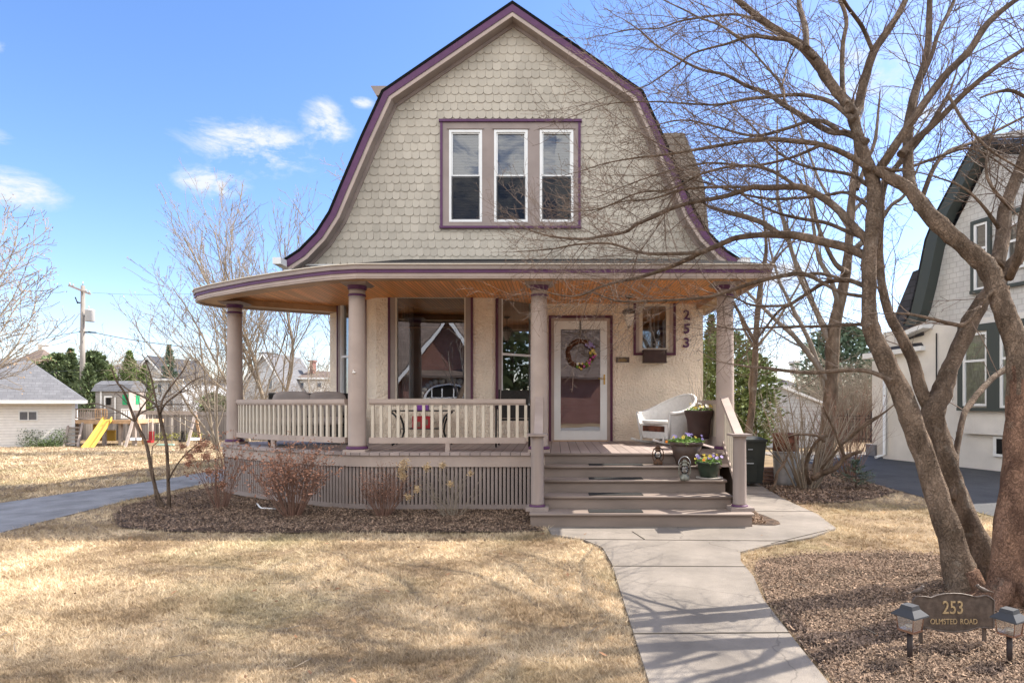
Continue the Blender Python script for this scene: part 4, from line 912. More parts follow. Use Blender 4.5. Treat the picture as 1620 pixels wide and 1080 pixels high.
TR = [  # trunks: px x, px y, px half width ; start and end distance
    ([(1530, 962, 40), (1524, 935, 31), (1513, 880, 25), (1487, 800, 21), (1455, 700, 19.5), (1425, 620, 18.5), (1395, 560, 17), (1378, 520, 14.5), (1375, 470, 13), (1376, 400, 12.5), (1383, 330, 13), (1381, 285, 12.5), (1365, 240, 10.5), (1352, 195, 10), (1342, 167, 9.8), (1318, 138, 9), (1293, 100, 9), (1270, 74, 8.5), (1241, 56, 7), (1200, 28, 6), (1150, -14, 4.5)], 4.72, 5.6, 'bark'),
    ([(1572, 930, 44), (1560, 895, 32), (1535, 845, 26), (1500, 760, 24), (1485, 700, 22), (1476, 650, 21), (1489, 622, 17), (1504, 580, 15), (1530, 520, 14), (1555, 475, 13.5), (1592, 430, 12), (1630, 385, 10), (1690, 320, 8)], 4.98, 5.35, 'bark'),
    ([(1606, 985, 50), (1600, 950, 39), (1598, 850, 27), (1606, 750, 21), (1611, 650, 19.5), (1608, 560, 18.5), (1592, 500, 18), (1577, 462, 17.5), (1563, 425, 16.5), (1540, 402, 15.5), (1505, 374, 15), (1470, 340, 14), (1454, 317, 13), (1435, 297, 11.5), (1402, 279, 9), (1385, 268, 7)], 4.45, 5.15, 'bark_red'),
    ([(1652, 990, 45), (1640, 930, 32), (1632, 850, 24), (1640, 700, 19), (1665, 520, 17), (1690, 350, 14), (1700, 150, 10), (1690, -40, 6)], 4.55, 4.8, 'bark_red')]
LB = [  # limbs
    ([(1342, 170, 9), (1355, 178, 9), (1367, 130, 8.5), (1381, 85, 8), (1400, 55, 7), (1420, 25, 6), (1440, -15, 5)], 4.88, 5.1), ([(1276, 78, 6), (1274, 44, 5.5), (1265, 11, 4.5), (1262, -20, 3.5)], 4.85, 4.7),
    ([(1340, 165, 5), (1333, 140, 5), (1333, 74, 4.2), (1339, 30, 4), (1322, -15, 3)], 4.9, 5.3), ([(1381, 81, 4), (1363, 41, 4), (1341, 11, 3.5), (1325, -20, 2.5)], 4.95, 4.5),
    ([(1388, 272, 9), (1405, 248, 8.5), (1422, 222, 8), (1452, 178, 7.5), (1493, 122, 7), (1533, 81, 6.5), (1563, 37, 6), (1610, -2, 4.5), (1680, -50, 3)], 4.84, 4.6), ([(1425, 245, 8), (1437, 232, 7), (1481, 193, 6), (1526, 148, 5.2), (1570, 111, 4.6), (1620, 78, 4), (1690, 40, 3)], 4.85, 4.4),
    ([(1443, 302, 10), (1437, 270, 10), (1437, 208, 9), (1443, 167, 8.5), (1453, 130, 7.5), (1464, 97, 6.5), (1469, 58, 6), (1471, -5, 5), (1474, -50, 4)], 4.8, 5.4), ([(1460, 122, 3), (1474, 88, 4), (1485, 51, 4), (1508, 5, 3.5), (1520, -40, 2.5)], 5.1, 5.4),
    ([(1468, 640, 13), (1455, 612, 12), (1446, 575, 11), (1427, 535, 10), (1408, 500, 9), (1397, 460, 8), (1391, 400, 7.5), (1393, 330, 7), (1400, 290, 6), (1420, 262, 5), (1460, 215, 4), (1500, 150, 3)], 5.05, 5.2),
    ([(1575, 424, 14), (1586, 380, 12.5), (1590, 330, 11.5), (1605, 290, 11), (1625, 235, 9.5), (1645, 165, 8), (1655, 60, 6), (1660, -40, 5)], 4.7, 5.0), ([(1596, 440, 8), (1612, 400, 8), (1618, 345, 7.5), (1640, 250, 6), (1690, 130, 4)], 4.68, 4.2),
    ([(1508, 790, 6), (1511, 730, 5.5), (1517, 690, 5.5), (1525, 655, 5.5), (1534, 640, 6), (1551, 618, 5.5), (1575, 594, 5), (1597, 581, 7)], 4.8, 5.3),
    ([(1595, 455, 5), (1568, 462, 4.5), (1530, 510, 4), (1505, 512, 4), (1470, 503, 3), (1440, 497, 2.5), (1412, 495, 1.5)], 4.6, 4.3),
    # towards the house and the left
    ([(1412, 604, 5.5), (1400, 597, 4.6), (1369, 586, 4.3), (1333, 586, 4), (1285, 589, 3.8), (1249, 587, 3.4), (1212, 582, 3), (1188, 580, 2.2), (1152, 575, 1.3)], 4.72, 5.5),
    ([(1380, 517, 6), (1359, 513, 3.5), (1297, 516, 2.8), (1250, 517, 2.4), (1212, 518, 2.2), (1164, 521, 1.8), (1130, 514, 1.1)], 4.72, 6.0),
    ([(1376, 458, 6), (1362, 450, 5), (1338, 443, 4.6), (1306, 447, 4.2), (1280, 462, 3.8), (1248, 483, 3.2), (1230, 494, 2.6), (1195, 540, 1.4)], 4.74, 5.9), ([(1250, 482, 2.8), (1224, 484, 2.5), (1188, 482, 2.2), (1162, 471, 1.6), (1120, 462, 1)], 5.3, 6.0),
    ([(1376, 408, 9), (1340, 392, 8), (1300, 382, 8), (1262, 373, 7.6), (1230, 371, 7), (1200, 372, 5.5), (1162, 377, 5.2), (1135, 389, 5), (1112, 398, 4.6), (1066, 420, 4), (1014, 438, 3.4), (976, 446, 2.6), (950, 454, 2.2), (918, 467, 1.6), (885, 467, 1.2), (851, 457, .8)], 4.78, 6.4),
    ([(1118, 397, 4), (1079, 401, 3.5), (1027, 401, 3), (1001, 396, 2.6), (963, 385, 2.2), (911, 387, 1.8), (872, 394, 1.4), (820, 398, .8)], 5.3, 6.2), ([(1232, 370, 5.5), (1205, 352, 5), (1175, 342, 4.8), (1148, 335, 4), (1125, 328, 3)], 5, 4.7),
    ([(1376, 385, 8), (1350, 358, 7.5), (1325, 331, 7), (1300, 312, 6.6), (1270, 297, 6), (1240, 296, 5.6), (1207, 297, 5.5), (1190, 296, 5.5), (1160, 307, 4.6), (1125, 315, 4.4), (1095, 320, 4.2), (1062, 330, 3.8), (1037, 342, 3.6), (1007, 355, 3.4), (989, 367, 3.2), (950, 374, 3), (924, 378, 2.6), (872, 374, 2), (830, 361, 1)], 4.78, 5.9),
    ([(1378, 268, 7), (1340, 245, 5.5), (1300, 229, 5), (1262, 224, 5), (1212, 220, 4.6), (1175, 224, 4), (1140, 230, 3.4), (1100, 237, 3), (1050, 245, 2.3), (1012, 249, 1.8), (960, 258, 1.2), (915, 272, .7)], 4.8, 4.2),
    ([(1372, 225, 7), (1340, 211, 6), (1315, 209, 5.5), (1287, 194, 5.2), (1255, 175, 4.8), (1234, 162, 4.4), (1213, 147, 4), (1181, 136, 3.4), (1149, 119, 3), (1106, 109, 2.5), (1064, 87, 2), (1038, 72, 1.7), (1013, 49, 1.3), (985, 30, .8)], 4.85, 5.8),
    ([(1350, 190, 6), (1338, 179, 5), (1315, 162, 4.5), (1283, 152, 4), (1255, 150, 3.5), (1223, 153, 3.2), (1181, 157, 2.8), (1149, 164, 2.4), (1128, 166, 2.2), (1085, 164, 1.8), (1028, 161, 1.3), (960, 165, .9), (905, 185, .6)], 4.86, 4.1),
    ([(1290, 93, 5), (1255, 66, 4.2), (1223, 61, 3.8), (1192, 57, 3.4), (1172, 62, 2.6), (1149, 70, 2.3), (1128, 75, 2), (1096, 85, 1.8), (1075, 100, 1.6), (1043, 123, 1.3), (1017, 138, 1), (955, 155, .6)], 4.86, 4.4),
    ([(1205, 32, 3.5), (1187, 28, 2.6), (1160, 23, 2.2), (1117, 27, 2), (1075, 34, 1.6), (1043, 45, 1.3), (1000, 47, 1), (955, 56, .6)], 4.8, 5.3), ([(1172, 61, 2.2), (1138, 40, 2), (1106, 28, 1.7), (1085, 17, 1.5), (1053, 2, 1.1), (1020, -15, .8)], 4.6, 4.9),
    ([(1240, 160, 2.4), (1237, 136, 2.2), (1209, 102, 2), (1181, 72, 1.7), (1150, 48, 1.4), (1120, 20, 1)], 4.6, 4.3), ([(1237, 136, 2), (1247, 100, 1.8), (1258, 75, 1.6), (1266, 50, 1)], 4.6, 4.6),
    ([(1378, 330, 4), (1340, 305, 3), (1300, 310, 2.8), (1225, 315, 2.4), (1175, 307, 2), (1120, 290, 1.5), (1060, 280, 1)], 4.8, 5.2), ([(1372, 378, 5), (1340, 366, 4), (1305, 352, 3.4), (1262, 345, 3), (1225, 335, 2.4), (1185, 315, 2), (1140, 285, 1.5), (1100, 262, 1)], 4.85, 5.6),
    ([(1378, 470, 4), (1330, 462, 3), (1275, 434, 4.2), (1240, 436, 4), (1196, 446, 3.8), (1157, 459, 3.4), (1118, 470, 3), (1053, 475, 2.5), (988, 477, 2), (963, 472, 1.5), (945, 465, 1)], 4.75, 6.3), ([(1338, 443, 3), (1300, 433, 3), (1275, 434, 3)], 4.85, 4.8),
    ([(1325, 205, 4), (1290, 190, 3.4), (1240, 205, 3), (1190, 215, 2.6), (1130, 200, 2), (1080, 190, 1.5), (1030, 200, 1)], 4.9, 5.9), ([(1300, 229, 3.5), (1250, 250, 2.8), (1190, 262, 2.4), (1120, 258, 2), (1060, 270, 1.6), (1000, 290, 1.1), (950, 310, .7)], 4.75, 5.7),
    ([(1262, 297, 3.5), (1220, 270, 3), (1170, 262, 2.6), (1110, 275, 2.2), (1060, 300, 1.8), (1010, 305, 1.5), (950, 330, 1.1), (900, 335, .7)], 4.9, 4.5), ([(1180, 296, 3), (1130, 296, 2.6), (1080, 300, 2.2), (1030, 315, 1.7), (980, 320, 1.2), (930, 340, .7)], 5.1, 4.7),
    ([(1383, 300, 4), (1350, 278, 3.5), (1310, 270, 3), (1270, 262, 2.6), (1230, 240, 2.2), (1180, 190, 1.6), (1150, 160, 1)], 4.9, 6), ([(1500, 150, 3), (1530, 200, 2.6), (1570, 240, 2.2), (1620, 270, 1.5)], 4.6, 4.3),
    ([(1550, 155, 1.2), (1580, 145, 3), (1605, 145, 3.4), (1640, 165, 3)], 4.4, 4.3), ([(1450, 330, 6), (1455, 325, 5), (1475, 270, 4.2), (1500, 240, 3.8), (1540, 225, 3.2), (1590, 200, 2.6), (1650, 170, 2)], 4.85, 5.6),
    ([(1392, 262, 3.5), (1420, 270, 3), (1480, 250, 2.6), (1530, 235, 2.2), (1570, 250, 1.6), (1620, 290, 1)], 4.8, 5.2), ([(1600, 330, 4), (1572, 300, 3), (1560, 270, 2.4), (1565, 230, 2), (1575, 190, 1.4)], 4.75, 4.5),
    ([(1580, 360, 4), (1550, 320, 2.6), (1520, 295, 2), (1480, 280, 1.4), (1440, 270, .9)], 4.7, 4.3)]
pth = []
for i_, (q_, e0, e1) in enumerate(LB):      # the crown leans back towards the house
    back_ = .12 if q_[0][1] > 500 else .35
    if q_[0][0] < 1410 and q_[-1][0] < 1300: LB[i_] = (q_, e0 + back_, (5.5 + max(0, e1 - 4.1) / 2.3 * 2.0))
    else: LB[i_] = (q_, e0 + (back_ if q_[0][0] < 1480 else .15), e1 + .4)
for (pts, d0, d1, mt) in TR:
    p, r = px_path(pts, d0, d1); p, r = smooth(p, r, 4, .035); b = MB(); b.tube(p, r, 18, cap=False)
    if mt == 'bark_red' and pts[0][0] < 1640:      # the peeling lower bark gives way to grey bark above head height
        for i_, f_ in enumerate(b.f):
            zc = b.v[f_[0]][2]
            if zc + .10 * math.sin(f_[0] * 1.7) > 1.55: b.mi[i_] = 1
    # knobbly surface
    base_v = list(b.v)
    for i in range(len(b.v)):
        v = b.v[i]; c_ = p[min(len(p) - 1, i // 18)]; k = 1 + .05 * math.sin(v[2] * 31 + (i % 18) * 1.9) + .06 * math.sin(v[2] * 13 - (i % 18) * 1.3) + rnd.gauss(0, .018)
        b.v[i] = tuple(c_ + (Vector(v) - c_) * k)
    build(b, 'trunk', [M[mt], M['bark']], tree); pth.append((p, r, 'trunk'))
roots = MB()
for (bx, by, D_, rr0, k_) in ((1526, 950, 4.72, .12, 5), (1572, 922, 4.98, .14, 4), (1602, 965, 4.45, .15, 6), (1640, 960, 4.55, .13, 4)):
    o_ = at(bx, by, D_); o_.z = 0
    for j_ in range(k_):
        a_ = rnd.uniform(0, 6.28); d_ = Vector((math.cos(a_), math.sin(a_), 0)); L_ = rnd.uniform(.16, .30)
        roots.tube([o_ + d_ * rr0 * .35 + Vector((0, 0, .20)), o_ + d_ * (rr0 * .75) + Vector((0, 0, .09)), o_ + d_ * (rr0 + L_ * .35) + Vector((0, 0, .022)), o_ + d_ * (rr0 + L_) + Vector((0, 0, -.03))], [.055, .06, .042, .016], 8)
build(roots, 'root_flare', M['bark_red'], tree)
lim = MB()
for (pts, d0, d1) in LB:
    p, r = px_path(pts, d0, d1, rnd.uniform(-.12, .12)); p, r = smooth(p, r, 4, .02); lim.tube(p, r, 8, cap=True); pth.append((p, r, 'limb'))
lim_o = build(lim, 'limbs', M['bark'], tree)
tw_ = MB()
PT = dict(seg=.09, wob=.10, up=.035, kids=[1, 1, 1], per_m=[8.2, 10, 9], ang=44, ratio=[.55, .5, .4], rmin=.0015, sides=[5, 4, 3, 3], start=[.12, .1, .1], rr=.42, taper=.4, lmax=[1.0, .42, .14])
for (p, r, kd) in pth:
    if kd == 'trunk':
        k = next((i for i, q in enumerate(p) if q.z > 3.4), None)
        if k is None or len(p) - k < 4: continue
        p, r = p[k:], [x * .35 for x in r[k:]]
        PT2 = dict(PT); PT2['per_m'] = [6, 10, 9]; spawn(tw_, rnd, p, r, 0, PT2, start=.02)
    else:
        rc = [min(x, .011) for x in r]
        far = sum((a - c).length for a, c in zip(p, p[1:]))
        P3 = dict(PT)
        if p[0].z < 2.2 and p[-1].z < 2.2: P3['per_m'] = [2.6, 5, 4]; P3['ratio'] = [.34, .4, .3]
        if r[0] > .035: P3['per_m'] = [7, 10, 9]
        spawn(tw_, rnd, p, rc, 0, P3)
        grow(tw_, rnd, p[-1], (p[-1] - p[-3]), .35, max(.0014, r[-1]), 1, PT)
build(tw_, 'crown', M['twig'], tree)
print('twig faces', len(tw_.f))

# ================================================================ PORCH FURNITURE AND POTS
# loveseat
L0 = thing('loveseat', 'dark wicker loveseat with grey back and seat cushions at the left end of the porch', 'loveseat', (-4.1, 9.95, ZF))
b = MB(); x0, x1, y0, y1 = -4.72, -3.46, 9.70, 10.36
b.box(x0, x1, y0 + .06, y1, ZF + .10, ZF + .30); b.box(x0, x1, y1 - .07, y1, ZF + .30, ZF + .80); b.tube([(x0, y1 - .035, ZF + .80), (x1, y1 - .035, ZF + .80)], .034, 8)
for xa in (x0, x1 - .09): b.box(xa, xa + .09, y0 + .06, y1 - .07, ZF + .10, ZF + .58)
for xa in (x0 + .03, x1 - .07):
    for ya in (y0 + .09, y1 - .07): b.box(xa, xa + .04, ya, ya + .04, ZF, ZF + .10)
build(b, 'wicker_frame', M['wicker_dark'], L0)
def pillow(mb, x0, x1, y0, y1, z0, z1, r=.3):
    """soft cushion: box with rounded bulging faces"""
    n = 7; c = Vector(((x0 + x1) / 2, (y0 + y1) / 2, (z0 + z1) / 2)); h = Vector(((x1 - x0) / 2, (y1 - y0) / 2, (z1 - z0) / 2)); e = 4.
    k = 12; m = 9; base = len(mb.v)
    for i in range(m + 1):
        ph = -math.pi / 2 + math.pi * i / m
        for j in range(2 * k):
            th = 2 * math.pi * j / (2 * k); f = lambda v: math.copysign(abs(v) ** (2 / e), v)
            mb.v.append((c.x + h.x * f(math.cos(ph)) * f(math.cos(th)), c.y + h.y * f(math.cos(ph)) * f(math.sin(th)), c.z + h.z * f(math.sin(ph))))
    for i in range(m):
        for j in range(2 * k): j2 = (j + 1) % (2 * k); mb.face((base + i * 2 * k + j, base + i * 2 * k + j2, base + (i + 1) * 2 * k + j2, base + (i + 1) * 2 * k + j), True)
xm = (x0 + x1) / 2
for (a, c) in ((x0 + .09, xm), (xm, x1 - .09)):
    b = MB(); pillow(b, a, c, y0 + .05, y1 - .2, ZF + .30, ZF + .45); build(b, 'seat_cushion', M['cushion'], L0)
    b = MB(); pillow(b, a - .03, c + .03, y1 - .24, y1 - .06, ZF + .42, ZF + .86); build(b, 'back_cushion', M['cushion'], L0)
L0.rotation_euler = (0, 0, R(20)); L0.location = L0.location + Vector((.12, .12, 0))
# console table
T0 = thing('console_table', 'low black metal console table with curved legs under the picture window', 'table', (-2.12, 9.95, ZF))
b = MB(); b.box(-2.62, -1.64, 9.78, 10.12, 1.325, 1.345); build(b, 'tabletop', M['black'], T0)
b = MB(); b.box(-2.44, -1.82, 9.84, 10.06, 1.045, 1.06); build(b, 'shelf', M['black'], T0)
for sx_ in (-1, 1):
    for ya in (9.82, 10.08):
        xc = -2.13 + sx_ * .40; b = MB(); q = [(xc + sx_ * .06, ya, 1.32), (xc - sx_ * .02, ya, 1.24), (xc - sx_ * .065, ya, 1.12), (xc - sx_ * .08, ya, 1.0), (xc - sx_ * .05, ya, .90), (xc + sx_ * .0, ya, .83), (xc + sx_ * .05, ya, ZF + .012)]
        b.tube([Vector(v) for v in q], .016, 8); build(b, 'leg', M['black'], T0)
b = MB(); x, z = -2.12, 1.346; b.box(x - .09, x + .09, 9.88, 10.0, z, z + .09); b.box(x - .095, x + .095, 9.875, 10.005, z + .09, z + .10)
tag(build(b, 'gift_box', mat('violet_box', (.20, .05, .30), .4), None, (x, 9.94, z)), 'small purple box on top of the black console table', 'box')
b = MB(); z = 1.061; x = -2.12; b.box(x - .15, x + .13, 9.86, 9.99, z, z + .19); b.m = 1; b.box(x - .12, x - .02, 9.856, 9.86, z + .02, z + .10); b.box(x + .02, x + .10, 9.856, 9.86, z + .05, z + .14)
tag(build(b, 'storage_box', [M['red'], M['interior']], None, (x, 9.92, z)), 'bright red box on the lower shelf of the console table', 'box')
# patio chair
C0 = thing('patio_chair', 'black sling patio chair behind the railing at the right of the bay window', 'chair', (-.66, 9.7, ZF))
b = MB(); b.hexa([(-.88, 9.88, 1.22), (-.44, 9.88, 1.22), (-.44, 9.90, 1.22), (-.88, 9.90, 1.22), (-.88, 10.0, 1.66), (-.44, 10.0, 1.66), (-.44, 10.02, 1.66), (-.88, 10.02, 1.66)]); build(b, 'backrest', M['wicker_dark'], C0)
b = MB(); b.box(-.89, -.43, 9.48, 9.9, 1.19, 1.215); build(b, 'seat', M['wicker_dark'], C0)
for xa in (-.91, -.41):
    b = MB(); b.tube([(xa, 9.46, ZF), (xa, 9.47, 1.40)], .013, 8); b.tube([(xa, 9.44, 1.40), (xa, 9.92, 1.41)], .018, 8); build(b, 'arm', M['black'], C0)
    b = MB(); b.tube([(xa, 9.93, ZF), (xa, 9.88, 1.2), (xa, 10.0, 1.67)], .013, 8); build(b, 'leg', M['black'], C0)
# white wicker rocker, barrel shape with its back to the right
W0 = thing('rocking_chair', 'white wicker barrel chair on rockers between the door and the tall planter', 'chair', (1.75, 10.15, ZF))
cx, cy = 1.72, 10.17
def P3(px, py, D): return at(px, py, D)
# shell: outline on near side (towards us) and far side
def shell(profile_near, profile_far, mb, n=18):
    pass
b = MB()
# curved barrel wall: plan is a U open to the left-front, height rises to the back at right
seg = 26; H0 = []
for i in range(seg + 1):
    f = i / seg; a = R(-118 + 236 * f)      # 0 = back, pointing to +x
    ux, uy = math.cos(a + R(32)), math.sin(a + R(32)); rx, ry = .45, .38
    x, y = cx + rx * ux * 1.0 + .02, cy + ry * uy
    k = max(0, math.cos(a * .78)) ; zt_ = ZF + .50 + .30 * k ** 2.4; flare = 1 + .16 * k ** 2
    H0.append(((cx + .02 + rx * ux * .86, cy + ry * uy * .86, ZF + .10), (cx + .02 + rx * ux * .95, cy + ry * uy * .95, ZF + .32), (cx + .02 + rx * ux * 1.02 * flare, cy + ry * uy * 1.02 * flare, zt_)))
for i in range(seg):
    A, B_ = H0[i], H0[i + 1]
    for j in range(2): b.poly([A[j], B_[j], B_[j + 1], A[j + 1]], True)
    t_ = .02
    A2 = [tuple(Vector(v) + (Vector((cx, cy, v[2])) - Vector(v)).normalized() * t_) for v in A]; B2 = [tuple(Vector(v) + (Vector((cx, cy, v[2])) - Vector(v)).normalized() * t_) for v in B_]
    for j in range(2): b.poly([B2[j], A2[j], A2[j + 1], B2[j + 1]], True)
build(b, 'backrest', M['wick_white'], W0)
b = MB(); b.tube([h[2] for h in H0], .028, 8); b.tube([h[0] for h in H0], .018, 8); b.tube([H0[0][0], H0[0][2]], .022, 8); b.tube([H0[-1][0], H0[-1][2]], .022, 8); build(b, 'rim', M['wick_white'], W0)
b = MB(); b.lathe((cx + .01, cy, ZF + .33), [(.30, 0), (.33, .02), (.33, .05), (.28, .06)], 20); b.m = 0; build(b, 'seat', M['wick_white'], W0)
b = MB(); d_ = Vector((-math.cos(R(32)), -math.sin(R(32)), 0)); s_ = Vector((d_.y, -d_.x, 0)); 
pf = Vector((cx, cy, 0)) + d_ * .16 ; b.prism([pf - s_ * .33 + Vector((0, 0, ZF + .10)), pf + s_ * .33 + Vector((0, 0, ZF + .10)), pf + s_ * .33 + Vector((0, 0, ZF + .33)), pf - s_ * .33 + Vector((0, 0, ZF + .33))], d_ * .02); build(b, 'apron', M['wick_white'], W0)
for s in (-1, 1):
    b = MB(); pts = []
    for k in range(9):
        u = -1 + k / 4; q = Vector((cx, cy, 0)) + d_ * (-u * .42) + s_ * (s * .27); pts.append((q.x, q.y, ZF + .022 + .075 * u * u))
    b.tube(pts, .02, 8)
    for k in (2, 6): q = Vector(pts[k]); b.tube([q, q + Vector((0, 0, .10))], .018, 8)
    build(b, 'rocker', M['wick_white'], W0)
b = MB(); pb = pf + d_ * .022; b.prism([pb - s_ * .26 + Vector((0, 0, ZF + .21)), pb + s_ * .26 + Vector((0, 0, ZF + .21)), pb + s_ * .26 + Vector((0, 0, ZF + .30)), pb - s_ * .26 + Vector((0, 0, ZF + .30))], d_ * .008)
build(b, 'woven_band', M['rust_red'], W0)
# wreath
wx, wz = at(918, 559, YW - .1).x, at(0, 559, YW - .1).z; wy = YW - .085
WR = thing('wreath', 'brown grapevine wreath with pink and yellow blossoms hanging on the storm door', 'wreath', (wx, wy, wz)); rw = random.Random(4)
b = MB()
for k in range(26):
    ph = rw.uniform(0, 6.28); q = []; r1 = rw.uniform(.19, .245); off = rw.uniform(-.022, .022); wv = rw.uniform(.006, .02); fq = rw.choice((3, 4, 5, 6))
    for i in range(41): a = 2 * math.pi * i / 40; rr_ = r1 + wv * math.sin(fq * a + ph); q.append((wx + rr_ * math.cos(a), wy + off + .012 * math.cos(fq * a + ph), wz + rr_ * math.sin(a)))
    b.tube(q, rw.uniform(.004, .009), 5, cap=False)
build(b, 'vine_ring', M['wreath'], WR)
def blossom(mb, c, s, rnd_, n=5, up=Vector((0, -1, 0))):
    up = up.normalized(); a = up.orthogonal().normalized()
    for k in range(n):
        e = a.copy(); e.rotate(Matrix.Rotation(2 * math.pi * k / n + rnd_.uniform(-.2, .2), 3, up)); f = up.cross(e); mb.col = rnd_.random()
        mb.poly([c, c + e * s * .6 + f * s * .42 + up * s * .15, c + e * s + up * s * .1, c + e * s * .6 - f * s * .42 + up * s * .15])
bb = {'pink': MB(), 'yellow': MB(), 'petal_w': MB(), 'leaf': MB(), 'violet': MB()}
for k in range(64):
    a = R(rw.uniform(-105, 42)) if k % 6 else R(rw.uniform(30, 60)); r1 = rw.uniform(.17, .27); c = Vector((wx + r1 * math.cos(a), wy - rw.uniform(.03, .07), wz + r1 * math.sin(a)))
    deg = math.degrees(a); cl = 'violet' if deg > 25 else rw.choice(['yellow', 'yellow', 'leaf'] if -5 < deg < 20 else ['pink', 'pink', 'leaf'] if deg > -50 else ['yellow', 'petal_w', 'pink', 'leaf'])
    blossom(bb[cl], c, rw.uniform(.016, .027), rw, up=Vector((rw.gauss(0, .4), -1, rw.gauss(0, .4))))
for k, v in bb.items():
    if v.v: build(v, 'blossoms', M[k], WR)
b = MB(); b.box(wx - .009, wx + .009, wy + .045, wy + .05, wz + .2, DZ1 + .004); b.box(wx - .009, wx + .009, wy + .05, YW - .028, DZ1 - .001, DZ1 + .004); build(b, 'hanger', M['black'], WR)
# porch pendant lamp
lp = at(995, 504, 10.2); zl = lp.z
LN = thing('porch_lantern', 'bronze crowned pendant lamp with frosted glass bowl hanging from the porch ceiling', 'lamp', (lp.x, lp.y, zl))
b = MB(); o = (lp.x, lp.y, zl); b.lathe(o, [(.002, -.135), (.03, -.12), (.05, -.07), (.078, .0), (.088, .06), (.09, .075)], 18); build(b, 'glass_bowl', mat('frosted_glass', (.75, .70, .62), .35), LN)
b = MB(); b.lathe(o, [(.095, .068), (.10, .08), (.096, .088)], 18); b.lathe(o, [(.096, .118), (.11, .124), (.102, .134)], 18); b.lathe(o, [(.098, .134), (.05, .16), (.02, .175)], 18); b.lathe(o, [(.001, -.165), (.013, -.15), (.03, -.125), (.028, -.118)], 12)
for k in range(14): a = 6.283 * k / 14; b.tube([(o[0] + .097 * math.cos(a), o[1] + .097 * math.sin(a), zl + .085), (o[0] + .10 * math.cos(a), o[1] + .10 * math.sin(a), zl + .122)], .006, 5)
build(b, 'crown_band', M['bronze'], LN)
b = MB(); k = zl + .175
while k < 3.15: b.lathe((o[0], o[1], k), [(.004, 0), (.012, .012), (.004, .026)], 8); k += .024
b.lathe((o[0], o[1], 3.15), [(.012, 0), (.05, .02), (.065, .05)], 16); build(b, 'chain', M['bronze'], LN)
# pots
def flowers(parent, c, r, seed, cols, h=.10, n=26, leafn=160):
    rnd_ = random.Random(seed); lf = MB()
    for i in range(leafn):
        a = rnd_.uniform(0, 6.28); q = r * math.sqrt(rnd_.random()) * 1.1; leafcloud(lf, rnd_, (c[0] + q * math.cos(a), c[1] + q * math.sin(a), c[2] + rnd_.uniform(0, h) * (1.2 - q / r * .7)), .02, 2, .028, elong=1.8)
    build(lf, 'leaves', M['leaf'], parent)
    fl = {k: MB() for k in cols}
    for i in range(n):
        a = rnd_.uniform(0, 6.28); q = r * math.sqrt(rnd_.random()) * 1.15; k = rnd_.choice(cols); up = Vector((math.cos(a) * .4, math.sin(a) * .4 - .8, .7))
        blossom(fl[k], Vector((c[0] + q * math.cos(a), c[1] + q * math.sin(a), c[2] + h * rnd_.uniform(.6, 1.35))), rnd_.uniform(.018, .03), rnd_, up=up)
    for k in fl:
        if fl[k].v: build(fl[k], 'blossoms', M[k], parent)
D = 9.3; p = at(1105.5, 692, D); U = thing('urn_planter', 'tall smooth brown urn planter of pansies on a black stand beside the porch column', 'planter', (p.x, D, ZF))
zb_ = p.z; s = D / F
b = MB(); b.lathe((p.x, D, zb_), [(15 * s, 0), (16 * s, .01), (17.5 * s, .10), (18 * s, .2), (19 * s, .27), (22 * s, .35), (23 * s, .385), (23 * s, .405), (21 * s, .405), (20 * s, .37)], 28); build(b, 'pot', M['pot_brown'], U)
b = MB(); b.lathe((p.x, D, zb_ + .36), [(.001, .005), (20 * s, 0)], 20); build(b, 'soil', M['soil'], U)
b = MB(); b.lathe((p.x, D, ZF), [(.16, 0), (.15, .012), (.06, .03), (.05, zb_ - ZF - .03), (.15, zb_ - ZF - .01), (.15, zb_ - ZF)], 20); build(b, 'stand', M['black'], U)
flowers(U, (p.x, D, zb_ + .38), .17, 8, ['yellow', 'yellow', 'petal_w'], n=16, leafn=130)
b = MB(); r_ = random.Random(6)
for k in range(14):
    a = r_.uniform(-1, 1); q = [Vector((p.x + .02 * a, D, zb_ + .38))]
    for j in range(6): q.append(q[-1] + Vector((.03 * a + r_.gauss(0, .015), r_.gauss(0, .012), r_.uniform(.07, .13))))
    b.tube(q, [.003, .0028, .0025, .002, .0018, .0015, .001], 4)
build(b, 'dry_stems', M['twig_tan'], U)
D = 8.24; p = at(1086, 736, D); U = thing('ribbed_planter', 'wide ribbed brown planter of pansies on the top step', 'planter', (p.x, D, .648)); s = D / F
b = MB(); b.lathe((p.x, D, .649), [(15 * s, 0), (16 * s, .01), (21 * s, .14), (24.5 * s, .255)], 48, flute=-.035); b.lathe((p.x, D, .649), [(24.5 * s, .255), (26 * s, .265), (26.5 * s, .295), (24 * s, .30), (23 * s, .27)], 32); build(b, 'pot', M['pot_ribbed'], U)
b = MB(); b.lathe((p.x, D, .92), [(.001, .005), (23 * s, 0)], 20); build(b, 'soil', M['soil'], U); flowers(U, (p.x, D, .93), .20, 9, ['violet', 'yellow', 'violet'], n=12, h=.09, leafn=260)
b = MB(); b.ball((p.x - .27, D - .05, .95), .018, .018, .018); build(b, 'blossom', M['orange'], U)
D = 7.98; p = at(1121, 757, D); U = thing('green_planter', 'small dark green glazed pot of pansies on a stone saucer', 'planter', (p.x, D, .50)); s = D / F
b = MB(); b.lathe((p.x, D, .518), [(12 * s, 0), (13.5 * s, .008), (16 * s, .10), (17.5 * s, .168), (19 * s, .172), (19.5 * s, .19), (17.5 * s, .195), (17 * s, .17)], 28); build(b, 'pot', M['pot_green'], U)
b = MB(); b.lathe((p.x + .01, D, .501), [(17 * s, 0), (21 * s, .004), (21 * s, .016), (16 * s, .016)], 22); build(b, 'saucer', M['stone'], U)
